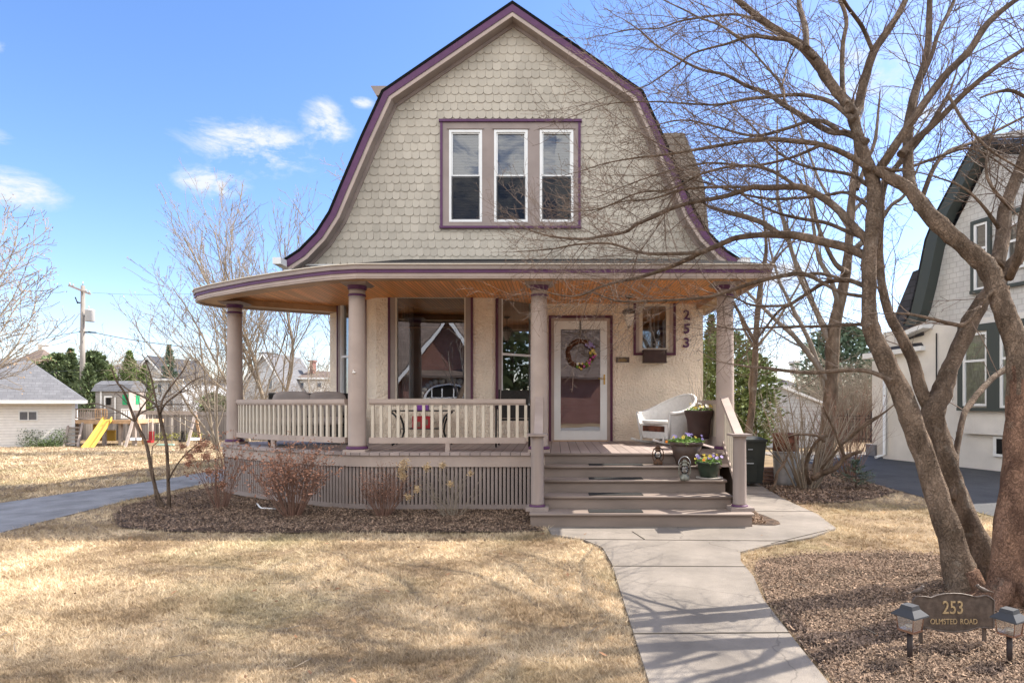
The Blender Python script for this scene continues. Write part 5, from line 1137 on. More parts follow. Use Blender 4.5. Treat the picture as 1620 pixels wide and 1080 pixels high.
b = MB(); b.lathe((p.x, D, .68), [(.001, .004), (17 * s, 0)], 20); build(b, 'soil', M['soil'], U); flowers(U, (p.x, D, .69), .15, 12, ['yellow', 'yellow', 'violet', 'orange', 'petal_w'], n=18, h=.08, leafn=110)
# railroad lanterns
def lantern(name, label, cx, D, z, hpx, m, glassm):
    s = D / F; h = hpx * s; T = thing(name, label, 'lantern', (cx, D, z)); k = h / .30; o = (cx, D, z)
    b = MB(); b.lathe(o, [(.066 * k, 0), (.068 * k, .02 * k), (.066 * k, .055 * k), (.04 * k, .075 * k), (.034 * k, .09 * k)], 18); build(b, 'font', m, T)
    b = MB(); b.lathe(o, [(.034 * k, .09 * k), (.05 * k, .12 * k), (.056 * k, .145 * k), (.048 * k, .18 * k), (.034 * k, .20 * k)], 18); build(b, 'globe', glassm, T)
    b = MB(); b.lathe(o, [(.038 * k, .20 * k), (.045 * k, .212 * k), (.03 * k, .225 * k), (.03 * k, .25 * k), (.046 * k, .255 * k), (.02 * k, .275 * k), (.018 * k, .285 * k)], 18); build(b, 'chimney_cap', m, T)
    b = MB()
    for sg in (-1, 1): b.tube([(cx + sg * .05 * k, D, z + .05 * k), (cx + sg * .078 * k, D, z + .09 * k), (cx + sg * .08 * k, D, z + .18 * k), (cx + sg * .06 * k, D, z + .235 * k), (cx + sg * .02 * k, D, z + .25 * k)], .008 * k, 8)
    build(b, 'side_tube', m, T); return T, k
T, k = lantern('oil_lantern', 'small rusty brown oil lantern on the top step beside the ribbed planter', at(1041, 0, 8.22).x, 8.22, .649, 32, M['rust'], M['glass_clear'])
T, k = lantern('oil_lantern', 'silver grey oil lantern with its wire bail up, one step below the ribbed planter', at(1083, 0, 7.78).x, 7.78, .501, 34, mat('pewter', (.20, .20, .17), .5, .3, 30, metal=.5), M['glass_clear'])
b = MB(); cx_ = at(1083, 0, 7.78).x; b.tube([(cx_ + .085 * k * math.cos(a), 7.78, .501 + .22 * k + .11 * k * math.sin(a)) for a in [math.pi * i / 12 for i in range(13)]], .004, 6); build(b, 'bail', M['galv'], T)
# stair treads mats
mt_ = mat('rubber_mat', (.02, .02, .02), .95, .2, 40, .5, 200)
for i, (ny, tz) in enumerate(noses):
    x0, x1 = at(932, 0, ny).x, at(1018, 0, ny).x; b = MB(); y0 = ny + .0; b.box(x0, x1, y0, y0 + .20, tz + .001, tz + .007)
    tag(build(b, 'tread_mat', mt_, None, ((x0 + x1) / 2, y0 + .1, tz)), 'thin black rubber tread mat on the %s step of the porch stairs' % ['lowest', 'second lowest', 'third', 'highest'][i], 'mat', 'black tread mats on the porch steps')
# small bell-like ornament on the front column
p = at(560.5, 589, 8.5); b = MB(); b.ball((p.x, p.y - .01, p.z - .0), .026, .018, .014); b.tube([(p.x - .02, p.y + .01, p.z + .03), (p.x - .01, p.y - .015, p.z + .03), (p.x, p.y - .015, p.z + .005)], .006, 6)
tag(build(b, 'wall_hook', M['petal_w'], None, tuple(p)), 'small white porcelain hook on the column between loveseat and picture window', 'hook')

# ================================================================ FRONT YARD THINGS
# address sign
D = 3.72; p = at(1508, 970, D); SG = thing('address_sign', 'bronze lawn plaque reading 253 OLMSTED ROAD with two little birds on top', 'sign', (p.x, D, 0)); s = D / F
cx_, cz_ = p.x, p.z
out_ = [(-64, -8), (-64, 20), (-59, 27), (-45, 27), (-36, 25), (-25, 29), (-12, 31.5), (0, 32), (12, 31.5), (25, 29), (36, 26), (46, 27.5), (52, 29), (58, 26), (64, 21), (64, -22), (60, -23), (50, -22), (38, -22), (22, -27), (0, -29), (-22, -27), (-38, -23), (-56, -21), (-64, -20)]
pl = [(cx_ + x * s, D, cz_ + y * s) for x, y in out_]; b = MB(); b.prism(pl[::-1], (0, .014, 0)); pts = [Vector(v) + Vector((0, -.003, 0)) for v in pl] ; b.tube(pts + [pts[0]], .0045, 6)
plate = build(b, 'plate', M['bronze'], SG)
gold = mat('gold_lettering', (.40, .29, .16), .6, .2, 60)
text('253', 29 * s, 'numerals', gold, plate, (cx_ - 1 * s, D - .004, cz_ + 9 * s), .002, sx=.78, off=.0006)
text('OLMSTED', 12.2 * s, 'lettering', gold, plate, (cx_ - 15.5 * s, D - .004, cz_ - 12.5 * s), .0015, sx=.80)
text('ROAD', 12.2 * s, 'lettering', gold, plate, (cx_ + 24 * s, D - .004, cz_ - 12.5 * s), .0015, sx=.80)
for dx in (-48, 53): b = MB(); x = cx_ + dx * s; b.box(x - .009, x + .009, D + .015, D + .03, -.02, cz_ - 10 * s); build(b, 'stake', M['bronze'], SG)
def bird(mb, o, f, k=1.):
    o = Vector(o)
    def q(x, z): return o + Vector((x * f * k, 0, z * k))
    mb.tube([q(-.034, .012), q(-.02, .014), (q(-.008, .016)), q(.004, .02), q(.014, .028), q(.020, .034)], [.002 * k, .006 * k, .0115 * k, .012 * k, .009 * k, .0075 * k], 10); mb.ball(q(.021, .036), .0085 * k, .0075 * k, .008 * k); mb.tube([q(.028, .036), q(.036, .034)], [.0028 * k, .0006 * k], 5); mb.tube([q(.002, .01), q(.002, -.004)], .0014 * k, 5); mb.tube([q(-.03, .012), q(-.052, .006)], [.0035 * k, .002 * k], 5)
b = MB(); bird(b, (cx_ - 55 * s, D + .005, cz_ + 29 * s), 1, 1.3); build(b, 'bird', M['bronze'], SG); b = MB(); bird(b, (cx_ + 47 * s, D + .005, cz_ + 31 * s), -1, 1.3); build(b, 'bird', M['bronze'], SG)
# solar path lamps
def solar(px, ptop, D, label):
    s = D / F; p = at(px, ptop, D); T = thing('solar_lamp', label, 'lamp', (p.x, D, 0), 'solar path lamps either side of the address sign'); z = p.z; x = p.x
    def sq(mb, r0, z0, r1, z1, rot=.5):
        c = []
        for (r, zz) in ((r0, z0), (r1, z1)):
            for k in range(4): a = rot + math.pi / 2 * k + math.pi / 4; c.append((x + r * 1.414 * math.cos(a), D + r * 1.414 * math.sin(a), zz))
        mb.hexa(c)
    b = MB(); sq(b, 19.5 * s, z - 16.5 * s, 19 * s, z - 14.5 * s); sq(b, 19 * s, z - 14.4 * s, 10.5 * s, z - 6 * s); sq(b, 10.5 * s, z - 5.9 * s, 9 * s, z)
    build(b, 'cap', mat('lamp_cap', (.045, .046, .05), .6), T)
    b = MB(); sq(b, 13.6 * s, z - 17 * s, 11.6 * s, z - 38 * s, .5); build(b, 'lens', M['glass_lens'], T)
    b = MB(); sq(b, 12.6 * s, z - 41 * s, 12.6 * s, z - 38.2 * s)
    for k in range(4): a = .5 + math.pi / 2 * k + math.pi / 4; b.tube([(x + 14 * s * 1.414 * math.cos(a), D + 14 * s * 1.414 * math.sin(a), z - 17 * s), (x + 11.9 * s * 1.414 * math.cos(a), D + 11.9 * s * 1.414 * math.sin(a), z - 39 * s)], .7 * s, 5)
    build(b, 'frame', M['copper'], T); b = MB(); b.ball((x, D, z - 33 * s), 7 * s, 7 * s, 3 * s); build(b, 'bulb_base', M['white'], T)
    b = MB(); b.tube([(x, D, -.05), (x, D, z - 41 * s)], 4.2 * s, 10); build(b, 'stake', mat('lamp_stake', (.03, .02, .018), .5), T)
M['glass_lens'] = glass('lamp_lens', (.80, .79, .76), refl=.22, rough=.25)
solar(1439.5, 956, 3.50, 'square solar path lamp with dark cap, left of the bronze address sign'); solar(1597, 962, 3.48, 'square solar path lamp with dark cap, right of the bronze address sign')
# white downspout hose on the bed
p0 = [at(398, 784, 8.75), at(405, 797, 8.7)]; b = MB(); b.tube([(-4.25, 8.88, .03), (-4.16, 8.72, .05), (-4.08, 8.60, .035), (-4.0, 8.5, .03), (-3.86, 8.44, .035), (-3.78, 8.46, .03)], .011, 8)
tag(build(b, 'cable', M['white'], None, (-4.2, 8.7, 0)), 'short white cable lying on the mulch in front of the lattice', 'cable')

# shrubs
def shrub(name, label, px, py, D, htop, wpx, seed, twig='twig_red', n=22, kids=(5, 4), leaves=None, nl=0, heads=None, group=None, leafsize=.02, r0=.006):
    rnd_ = random.Random(seed); base = Vector(((px - VX) / F * D, D, gz((px - VX) / F * D, D))); T = thing(name, label, 'shrub', base, group); b = MB(); h = (py - htop) / F * D; wdt = wpx / F * D / 2; tips = []
    P = dict(seg=h / 6, wob=.10, up=.05, kids=[1, 1], per_m=[kids[0] / h, kids[1] / h, 0], ang=30, ratio=[.42, .45], rmin=.0012, sides=[5, 4, 3], start=[.3, .1], rr=.6, taper=.3, leaf_lvl=1, leafp=.85)
    for i in range(n):
        a = rnd_.uniform(0, 6.28); e = math.sqrt(rnd_.random()); d = Vector((math.cos(a) * e * wdt / h * 1.15, math.sin(a) * e * wdt / h * .9, 1)); o = base + Vector((math.cos(a) * wdt * .16 * e, math.sin(a) * wdt * .16 * e, -.02))
        grow(b, rnd_, o, d, h * rnd_.uniform(.7, 1.05) * (1.05 - .15 * e), r0 * rnd_.uniform(.7, 1.4), 0, P, None, tips)
    build(b, 'stems', M[twig], T)
    if leaves:
        lf = MB(); rnd_.shuffle(tips)
        for p in tips[:nl]: leafcloud(lf, rnd_, p, .04, 2, leafsize, elong=1.6)
        build(lf, 'leaves', M[leaves], T)
    return T, tips
shrub('hydrangea_bush', 'reddish bare bush with brown dead blooms at the left corner of the porch', 347, 812, 8.55, 692, 110, 1, n=26, leaves='deadleaf', nl=520, leafsize=.034)
T, tips = shrub('hydrangea_bush', 'dense rusty red bush in front of the lattice below the loveseat', 463, 816, 8.0, 697, 125, 2, n=60, kids=(9, 6), leaves='deadleaf', nl=1600, leafsize=.030)
shrub('barberry_bush', 'low twiggy dark red bush in the middle of the lattice skirt', 606, 820, 8.0, 738, 92, 3, n=60, kids=(8, 5), leaves='deadleaf', nl=260, leafsize=.018, r0=.004)
T, tips = shrub('dried_hydrangea', 'thin pale hydrangea stems with round tan flower heads left of the steps', 716, 812, 8.0, 722, 130, 4, twig='twig_tan', n=22, kids=(5, 3), r0=.004)
hb = MB(); rh = random.Random(5)
for (x, y, r_) in [(640, 733, 9), (634, 744, 6), (637, 753, 6), (676, 739, 6), (700, 736, 5.5), (713, 765, 4.5), (660, 774, 5.5), (646, 786, 5), (745, 748, 4)]:
    c = at(x, y, 7.9 + rh.uniform(-.1, .1)); leafcloud(hb, rh, c, r_ / F * 8 * .95, int(r_ * 34), .020, elong=1.1)
    st_ = MB()
build(hb, 'flower_heads', M['head'], T)
b = MB()
for (x, y) in [(640, 733), (634, 744), (676, 739), (700, 736), (713, 765), (660, 774), (646, 786), (745, 748)]:
    c = at(x, y, 7.9); o = at(716, 812, 8.0); o.z = 0; m_ = (c + o) / 2 + Vector((0, 0, .12)); b.tube(smooth([o, m_, c], [.004, .003, .002], 4)[0], .0026, 5)
build(b, 'flower_stalks', M['twig_tan'], T)
hb = MB(); T2 = [o for o in COL.objects if o.name.startswith('hydrangea_bush') and o.parent is None][0]
for (x, y, r_) in [(322, 703, 9), (312, 710, 7), (300, 722, 6), (326, 722, 7), (289, 706, 5), (330, 745, 5), (352, 766, 6), (298, 734, 5)]: leafcloud(hb, rh, at(x, y, 8.4), r_ / F * 8.4, int(r_ * 26), .026, elong=1.1)
build(hb, 'dead_blooms', M['deadleaf'], T2)
# young multi-stem tree by the driveway
YT = thing('young_tree', 'slender dark multi stem young tree at the left end of the mulch bed', 'tree', (-5.35, 8.7, 0)); tr = MB(); cr = MB(); ry = random.Random(31)
PY = dict(seg=.12, wob=.10, up=.05, kids=[1, 1, 1], per_m=[3.2, 4.5, 5], ang=42, ratio=[.55, .45, .4], rmin=.0022, sides=[6, 4, 3], start=[.25, .1, .1], rr=.5, taper=.3, lmax=[.9, .5, .25])
for (q, d0, d1, sp) in [([(262, 806, 5), (252, 790, 4.5), (244, 765, 4), (238, 735, 4), (232, 705, 3.6), (222, 682, 3.4), (214, 667, 3.6)], 8.7, 8.7, 0), ([(214, 667, 3), (204, 639, 2.8), (195, 618, 2.4), (183, 601, 2), (176, 580, 1.4)], 8.7, 8.4, 1), ([(214, 667, 2.4), (195, 655, 2), (175, 645, 1.8), (150, 638, 1.2), (125, 640, .8)], 8.7, 9, 1),
                        ([(214, 667, 2.4), (221, 650, 2), (229, 638, 1.8), (243, 620, 1.2)], 8.7, 8.5, 1), ([(268, 806, 4.5), (266, 760, 4), (264, 707, 3.8), (255, 668, 3.6), (253, 655, 4.2)], 8.72, 8.8, 0), ([(253, 655, 3), (246, 640, 2.6), (228, 628, 2.2), (205, 618, 1.8), (190, 608, 1.2), (170, 610, .8)], 8.8, 9.2, 1),
                        ([(253, 655, 2.8), (262, 638, 2.4), (282, 622, 2), (302, 604, 1.6), (322, 595, 1)], 8.8, 8.6, 1), ([(253, 655, 2.6), (258, 630, 2.3), (275, 605, 2), (290, 585, 1.5), (300, 565, 1)], 8.8, 9.1, 1), ([(254, 668, 2), (248, 640, 2), (240, 600, 1.8), (232, 575, 1.2), (225, 560, .8)], 8.8, 8.4, 1),
                        ([(266, 760, 2), (280, 735, 1.8), (300, 712, 1.6), (330, 690, 1)], 8.7, 8.5, 1), ([(256, 800, 2), (246, 790, 1.6), (240, 715, 1.2), (248, 700, 1), (256, 690, .8)], 8.7, 8.6, 0), ([(212, 665, 2), (228, 650, 1.8), (262, 640, 1.5), (300, 640, 1)], 8.7, 9.1, 1)]:
    p, r = px_path(q, d0, d1); r = [v * .78 for v in r]; p, r = smooth(p, r, 3, .06); tr.tube(p, r, 8, cap=True)
    if sp: spawn(cr, ry, p, r, 0, PY)
build(tr, 'trunk', M['bark'], YT); build(cr, 'crown', mat('dark_twig', (.13, .10, .09), .85), YT)

# right side: bins, drum, shrub, spruce
D = 10.75; x0, x1 = at(1152, 0, D).x, at(1211, 0, D).x; BN = thing('trash_bin', 'dark green wheeled trash bin standing behind the right newel post', 'trash bin', ((x0 + x1) / 2, D, 0))
zt = EYE - (693 - HY) / F * D; b = MB(); b.hexa([(x0 + .06, D, .08), (x1 - .05, D, .08), (x1 - .05, D + .5, .08), (x0 + .06, D + .5, .08), (x0, D - .04, zt - .06), (x1, D - .04, zt - .06), (x1, D + .58, zt - .06), (x0, D + .58, zt - .06)])
xm = (x0 + x1) / 2; b.prism([(xm + .04 + .13 * math.cos(a), D - .025, .36 + .16 * math.sin(a)) for a in [math.pi * i / 10 for i in range(11)]] + [(xm - .09, D + .0, .10), (xm + .17, D + .0, .10)], (0, -.03, 0)); build(b, 'body', M['bin'], BN)
b = MB(); b.box(x0 - .02, x1 + .02, D - .07, D + .62, zt - .06, zt - .02); b.hexa([(x0 - .01, D - .06, zt - .02), (x1 + .01, D - .06, zt - .02), (x1 + .01, D + .6, zt - .02), (x0 - .01, D + .6, zt - .02), (x0 + .08, D, zt + .02), (x1 - .08, D, zt + .02), (x1 - .08, D + .5, zt + .02), (x0 + .08, D + .5, zt + .02)]); build(b, 'lid', M['bin'], BN)
b = MB(); b.tube([(x0 + .02, D + .5, .1), (x0 + .08, D + .5, .1)], .1, 14); b.tube([(x1 - .08, D + .5, .1), (x1 - .02, D + .5, .1)], .1, 14); build(b, 'wheel', M['black'], BN)
b = MB(); b.box(xm - .02, xm + .10, D - .062, D - .055, .42, .435); b.box(xm - .0, xm + .08, D - .075, D - .068, .66, .672); build(b, 'bar', M['galv'], BN)
D = 11.0; p = at(1243, 768, D); CN = thing('metal_can', 'ribbed galvanised garbage can beside the dark bin, under a rusty drum', 'garbage can', (p.x, D, 0)); s = D / F; h = 53 * s
b = MB(); pr_2 = [(17 * s, 0)]
for k in range(1, 9): pr_2 += [((17 + 2.2 * k / 8) * s, h * k / 9), ((17.6 + 2.2 * k / 8) * s, h * (k + .4) / 9)]
b.lathe((p.x, D, 0.01), pr_2 + [(19.6 * s, h), (20.3 * s, h + .005), (20.3 * s, h + .02)], 26); build(b, 'body', M['galv'], CN); b = MB(); b.tube([(p.x - .05, D - .215, h - .08), (p.x - .04, D - .25, h - .11), (p.x + .06, D - .25, h - .11), (p.x + .07, D - .215, h - .08)], .007, 6); build(b, 'handle', M['galv'], CN)
b = MB(); b.lathe((p.x, D, h + .03), [(19.5 * s, 0), (20.5 * s, .02), (19.6 * s, .04), (19.6 * s, .14), (20.4 * s, .15), (19.6 * s, .16), (19.6 * s, .28), (20.6 * s, .30), (20 * s, .31), (18.8 * s, .30)], 28)
tag(build(b, 'rusty_drum', M['rust_red'], None, (p.x, D, h + .03)), 'rust red metal drum ring stacked on the galvanised garbage can', 'drum')
# crate of bricks / pallet between the bins
b = MB(); xx = at(1217, 0, 11.3).x
for k in range(4): b.box(xx - .12, xx + .10, 11.2, 11.4, .02 + k * .075, .02 + k * .075 + .05)
tag(build(b, 'brick_stack', mat('clay', (.3, .18, .13), .9, .2, 20), None, (xx, 11.3, 0)), 'little stack of old bricks between the bin and the galvanised can', 'bricks')
rb = random.Random(77)
shrub('bare_bush', 'tangle of thin reddish bare stems between the stubbed tree and the neighbour house', 1345, 752, 12.6, 600, 150, 18, twig='twig_red', n=46, kids=(7, 6), leaves='deadleaf', nl=16, leafsize=.03, r0=.007)
shrub('bare_bush', 'low pale tangle of bare stems behind the galvanised can', 1262, 738, 13.4, 612, 110, 19, twig='twig_tan', n=34, kids=(7, 6), r0=.007)
T, tips = shrub('lilac_bush', 'tall bare many stemmed tan shrub in front of the metal can', 1275, 772, 10.6, 595, 200, 8, twig='twig_tan', n=34, kids=(7, 6), leaves='deadleaf', nl=26, leafsize=.035, r0=.013)
b = MB()
for (q, d0, d1) in [([(1285, 757, 6), (1300, 748, 5.5), (1320, 741, 5), (1337, 724, 4.5), (1350, 717, 4), (1362, 714, 3.5)], 10.4, 9.9), ([(1336, 722, 3.2), (1328, 700, 2.8), (1320, 680, 2.4), (1308, 655, 2), (1302, 640, 1.4)], 10.1, 10), ([(1280, 765, 4), (1275, 735, 3.6), (1290, 700, 3), (1310, 688, 2.4)], 10.5, 10.2),
                    ([(1345, 690, 2), (1370, 668, 2), (1395, 655, 1.6), (1417, 638, 1.2)], 9.9, 9.5), ([(1300, 742, 2.6), (1330, 705, 2.4), (1360, 680, 2), (1400, 652, 1.6), (1425, 630, 1)], 10.4, 9.6), ([(1218, 778, 3.4), (1226, 765, 3), (1230, 748, 2.6), (1243, 728, 2), (1250, 705, 1.5)], 10.2, 10.4), ([(1305, 698, 2.6), (1290, 688, 2.4), (1262, 687, 2), (1245, 690, 1)], 10.2, 10)]:
    p, r = px_path(q, d0, d1); p, r = smooth(p, r, 3, .07); b.tube(p, r, 8)
build(b, 'branches', M['bark'], T)
# little spruce
D = 10.6; xx = at(1354, 0, D).x; SP = thing('spruce_sapling', 'small young green spruce at the edge of the dark driveway', 'tree', (xx, D, 0)); b = MB(); tk = MB(); tk.tube([(xx, D, 0), (xx, D, .52)], [.014, .004], 6); rp = random.Random(3)
for lv in range(8):
    z = .10 + lv * .055; L = .46 * (1 - lv / 8.5)
    for k in range(9):
        a = rp.uniform(0, 6.28); d = Vector((math.cos(a), math.sin(a), rp.uniform(.05, .35))); q0 = Vector((xx, D, z)); LL = L * rp.uniform(.6, 1.1); tk.tube([q0, q0 + d * LL * .5 - Vector((0, 0, .02)), q0 + d * LL], [.004, .003, .0015], 4)
        for j in range(24):
            f = rp.uniform(.2, 1.0); c = q0 + d * LL * f - Vector((0, 0, .02 * math.sin(f * 3))); n_ = Vector((rp.gauss(0, 1), rp.gauss(0, 1), rp.gauss(0, .6))).normalized() + d * .6; sd_ = n_.cross(Vector((0, 0, 1))).normalized() * .006; b.col = rp.random(); b.poly([c - sd_, c + n_ * .045, c + sd_])
build(tk, 'trunk', M['bark'], SP); build(b, 'crown', M['spruce'], SP)

# ================================================================ NEIGHBOUR HOUSE AT THE RIGHT
# its long wall recedes: distance of the wall under photograph column x
def DW(px): return 45.8 / (1 + 3.45 * (px - VX) / F)
def Wp(px, py): return at(px, py, DW(px))
A0 = Wp(1397, 640); B0 = Wp(1760, 640); wd = Vector((B0.x - A0.x, B0.y - A0.y, 0)).normalized(); wn_ = Vector((wd.y, -wd.x, 0))
if wn_.x > 0: wn_ = -wn_
NH = thing('neighbour_house', 'white stucco neighbour house with dark green trim and shingled upper gable', 'house', (10.5, 12.5, 0))
def sp(px):   # distance along the wall
    q = Wp(px, 640); return (Vector((q.x, q.y, 0)) - Vector((A0.x, A0.y, 0))).dot(wd)
def W3(s, z, o=0.): v = Vector((A0.x, A0.y, 0)) + wd * s + wn_ * o; return (v.x, v.y, z)
def zz_(px, py): return EYE - (py - HY) / F * DW(px)
def wbox(mb, s0, s1, z0, z1, o0, o1):
    mb.hexa([W3(s0, z0, o0), W3(s1, z0, o0), W3(s1, z0, o1), W3(s0, z0, o1), W3(s0, z1, o0), W3(s1, z1, o0), W3(s1, z1, o1), W3(s0, z1, o1)])
SE = sp(1760); ze = 3.3
b = MB(); wbox(b, 0, SE, -.3, ze, -4, 0); wbox(b, sp(1530), SE, .78, ze, -.2, .10); wbox(b, -.75, 0, -.5, 2.6, -4.5, -.35); build(b, 'stucco_wall', M['stucco_white'], NH)
s1_, s2_, s3_ = sp(1458), sp(1497), sp(1568); z1_, z2_, z3_ = zz_(1458, 512), zz_(1497, 385), zz_(1568, 226)
zE = zz_(1760, 224)
gp = [(s1_ - .05, ze), (s1_ + .15, zz_(1466, 470)), (s2_, z2_), (s3_, z3_ - .25), (SE, zE - .25), (SE, ze)]
b = MB(); b.prism([W3(s, z, 0) for s, z in gp], tuple(wn_ * -4)); build(b, 'shingled_wall', M['shake_white'], NH)
rk = [(sp(x_), zz_(x_, y_)) for x_, y_ in ((1445, 516), (1456, 492), (1466, 450), (1480, 382), (1497, 340), (1561, 222))]
b = MB()
for (a, c) in zip(rk, rk[1:]):
    q = [(a[0], a[1]), (c[0], c[1]), (c[0] + .30, c[1] - .02), (a[0] + .30, a[1] - .02)]; b.prism([W3(s, z, .28) for s, z in q], tuple(wn_ * -.28))
rk_o = build(b, 'rake_board', M['green_trim'], NH)
b = MB()
for (a, c) in zip(rk, rk[1:]): b.poly([W3(a[0] - .03, a[1] + .03, .30), W3(c[0] - .03, c[1] + .03, .30), W3(c[0] - .03, c[1] + .03, -4.2), W3(a[0] - .03, a[1] + .03, -4.2)])
b.prism([W3(s3_ - .1, z3_ + .06, .34), W3(SE, zE + .06, .34), W3(SE, zE + .5, -1.4), W3(s3_ - .1, z3_ + .5, -1.4)], (0, 0, .05)); b.prism([W3(s3_ - .1, z3_ - .05, .32), W3(SE, zE - .05, .32), W3(SE, zE + .06, .32), W3(s3_ - .1, z3_ + .06, .32)], tuple(wn_ * -.1))
PW = lambda x_, y_, o_: W3(sp(x_), zz_(x_, y_), o_)
b.prism([PW(1412, 512, .04), PW(1428, 540, .04), PW(1462, 530, .04), PW(1462, 470, .04), PW(1476, 418, .04), PW(1446, 430, .04)][::-1], tuple(wn_ * -.3)); b.prism([PW(1374, 561, .1), PW(1462, 548, .1), PW(1446, 522, -.3), PW(1402, 528, -.3)], tuple(wn_ * -.2))
build(b, 'roof', M['roof_dark'], NH)
b = MB(); b.prism([PW(1430, 538, .3), PW(1476, 519, .3), PW(1476, 511, .3), PW(1430, 531, .3)], tuple(wn_ * -.4)); b.prism([PW(1371, 568, .14), PW(1464, 554, .14), PW(1464, 547, .14), PW(1371, 560, .14)], tuple(wn_ * -.4)); build(b, 'eave', M['white'], NH)
def nwin(x0, x1, y0, y1, xx0, xx1):
    s0, s1 = sp(x0), sp(x1); xm = (x0 + x1) / 2; z1, z0 = zz_(xm, y0), zz_(xm, y1); o = .10 if y1 > 600 else 0
    b = MB(); f = .05; wbox(b, s0, s0 + f, z0, z1, o, o + .05); wbox(b, s1 - f, s1, z0, z1, o, o + .05); wbox(b, s0 + f, s1 - f, z1 - f, z1, o, o + .05); wbox(b, s0 + f, s1 - f, z0, z0 + f, o, o + .05); zm = z0 + (z1 - z0) * .62; wbox(b, s0 + f, s1 - f, zm - .025, zm + .025, o, o + .04)
    W = build(b, 'window', M['white'], NH); b = MB(); b.poly([W3(s0 + f, z0 + f, o + .016), W3(s1 - f, z0 + f, o + .016), W3(s1 - f, z1 - f, o + .016), W3(s0 + f, z1 - f, o + .016)]); build(b, 'pane', M['glass_up'], W)
    b = MB(); b.poly([W3(s0 + f, z0 + f, o + .006), W3(s1 - f, z0 + f, o + .006), W3(s1 - f, z1 - f, o + .006), W3(s0 + f, z1 - f, o + .006)]); build(b, 'curtain', M['blind'] if y0 < 500 else M['curtain_light'], W); return s0, s1, z0, z1
M['curtain_light'] = mat('lace_curtain', (.48, .47, .43), .9, .25, 12, stretch=(8, 8, .5))
def ntrim(s0, s1, z0, z1, o, cuts, w_=.12):
    b = MB(); wbox(b, s0 - w_, s1 + w_, z1, z1 + w_ * 1.2, o, o + .065); wbox(b, s0 - w_, s1 + w_, z0 - .07, z0, o, o + .09)
    e = [s0 - w_] + cuts + [s1 + w_]
    for i in range(0, len(e), 2): wbox(b, e[i], e[i + 1], z0, z1, o, o + .065)
    build(b, 'window_trim', M['green_trim'], NH)
a = nwin(1531, 1570, 527, 642, 0, 0); c = nwin(1590, 1635, 517, 645, 0, 0); z0 = min(a[2], c[2]); z1 = max(a[3], c[3]); ntrim(a[0], c[1], z0, z1, .10, [a[0], a[1], c[0], c[1]])
a = nwin(1543, 1565, 353, 458, 0, 0); c = nwin(1594, 1625, 352, 425, 0, 0); ntrim(a[0], a[1], a[2], a[3], 0, [a[0], a[1]], .07); ntrim(c[0], c[1], a[2], a[3], 0, [c[0], c[1]], .07)
s0, s1 = sp(1573), sp(1600); b = MB(); wbox(b, s0, s1, .32, .75, 0, .04); bw = build(b, 'basement_window', M['white'], NH); b = MB(); wbox(b, s0 + .08, s1 - .05, .38, .70, .04, .045); build(b, 'pane', M['dark'], bw)
b = MB(); q = W3(sp(1483), 0, .03); b.tube([(q[0], q[1], .4), (q[0], q[1], 3.1)], .015, 6); build(b, 'conduit', M['black'], NH)
b = MB(); q = W3(.1, 0, .05); b.tube([(q[0], q[1], 2.5), (q[0], q[1], .12), (q[0] - .28, q[1] - .1, .06)], .04, 8); build(b, 'downspout', M['white'], NH)

# ================================================================ LEFT BACKGROUND
def gp_(px, D): x = (px - VX) / F * D; return (x, D, gz(x, D))
# garage: turned so that its end wall runs along the sight line
CR = (-25.4, 33.0, -.8); GA = thing('garage', 'pale sided garage with grey hip roof at the far left', 'garage', CR); W_ = 14.; z0 = -.8; z1 = 1.52; cxr, cyr = CR[0], CR[1]
def gb(mb, x0, x1, y0, y1, q0, q1): mb.box(cxr + x0, cxr + x1, cyr + y0, cyr + y1, q0, q1)
b = MB(); gb(b, -W_, 0, 0, 6, z0, z1); build(b, 'wall', M['siding_pink'], GA)
e = .5; b = MB(); zr = 3.85; q = lambda x, y, z: (cxr + x, cyr + y, z)
A_, B_, C_, D_ = q(-W_ - e, -e, z1 + .06), q(e, -e, z1 + .06), q(e, 6 + e, z1 + .06), q(-W_ - e, 6 + e, z1 + .06); r1, r0_ = q(-2.1, 3, zr), q(-W_ + 2.1, 3, zr)
b.poly([A_, B_, r1, r0_]); b.poly([B_, C_, r1]); b.poly([C_, D_, r0_, r1]); b.poly([D_, A_, r0_]); gr = build(b, 'roof', M['roof_grey'], GA)
b = MB(); gb(b, -W_ - e, e + .06, -e - .08, -e, z1 - .1, z1 + .08); build(b, 'gutter', M['white'], gr)
b = MB(); gb(b, -2.25, -1.5, -.05, 0, .55, 1.05); gw_ = build(b, 'window', M['white'], GA); b = MB(); gb(b, -2.2, -1.9, -.06, -.05, .6, 1.0); gb(b, -1.85, -1.55, -.06, -.05, .6, 1.0); build(b, 'pane', M['roof_grey'], gw_)
b = MB(); gb(b, -.12, .02, -.03, .1, z0, 1.4); build(b, 'corner_board', M['white'], GA)
GA.rotation_euler = (0, 0, R(36))
rnd = random.Random(9); b = MB()
for i in range(2600):
    f = rnd.random(); x = at(38 + 64 * f, 0, 32).x; q = Vector((x, 32 + rnd.gauss(0, .25), -.8 + abs(rnd.gauss(.0, .5)) * (.75 + .4 * math.sin(f * 9)))); 
    if q.z > .15: q.z = rnd.uniform(-.8, .1)
    leafcloud(b, rnd, q, .05, 1, .07, elong=1.2)
tag(build(b, 'box_hedge', M['boxwood'], None, gp_(70, 32)), 'low dark clipped hedge along the garage wall', 'hedge')
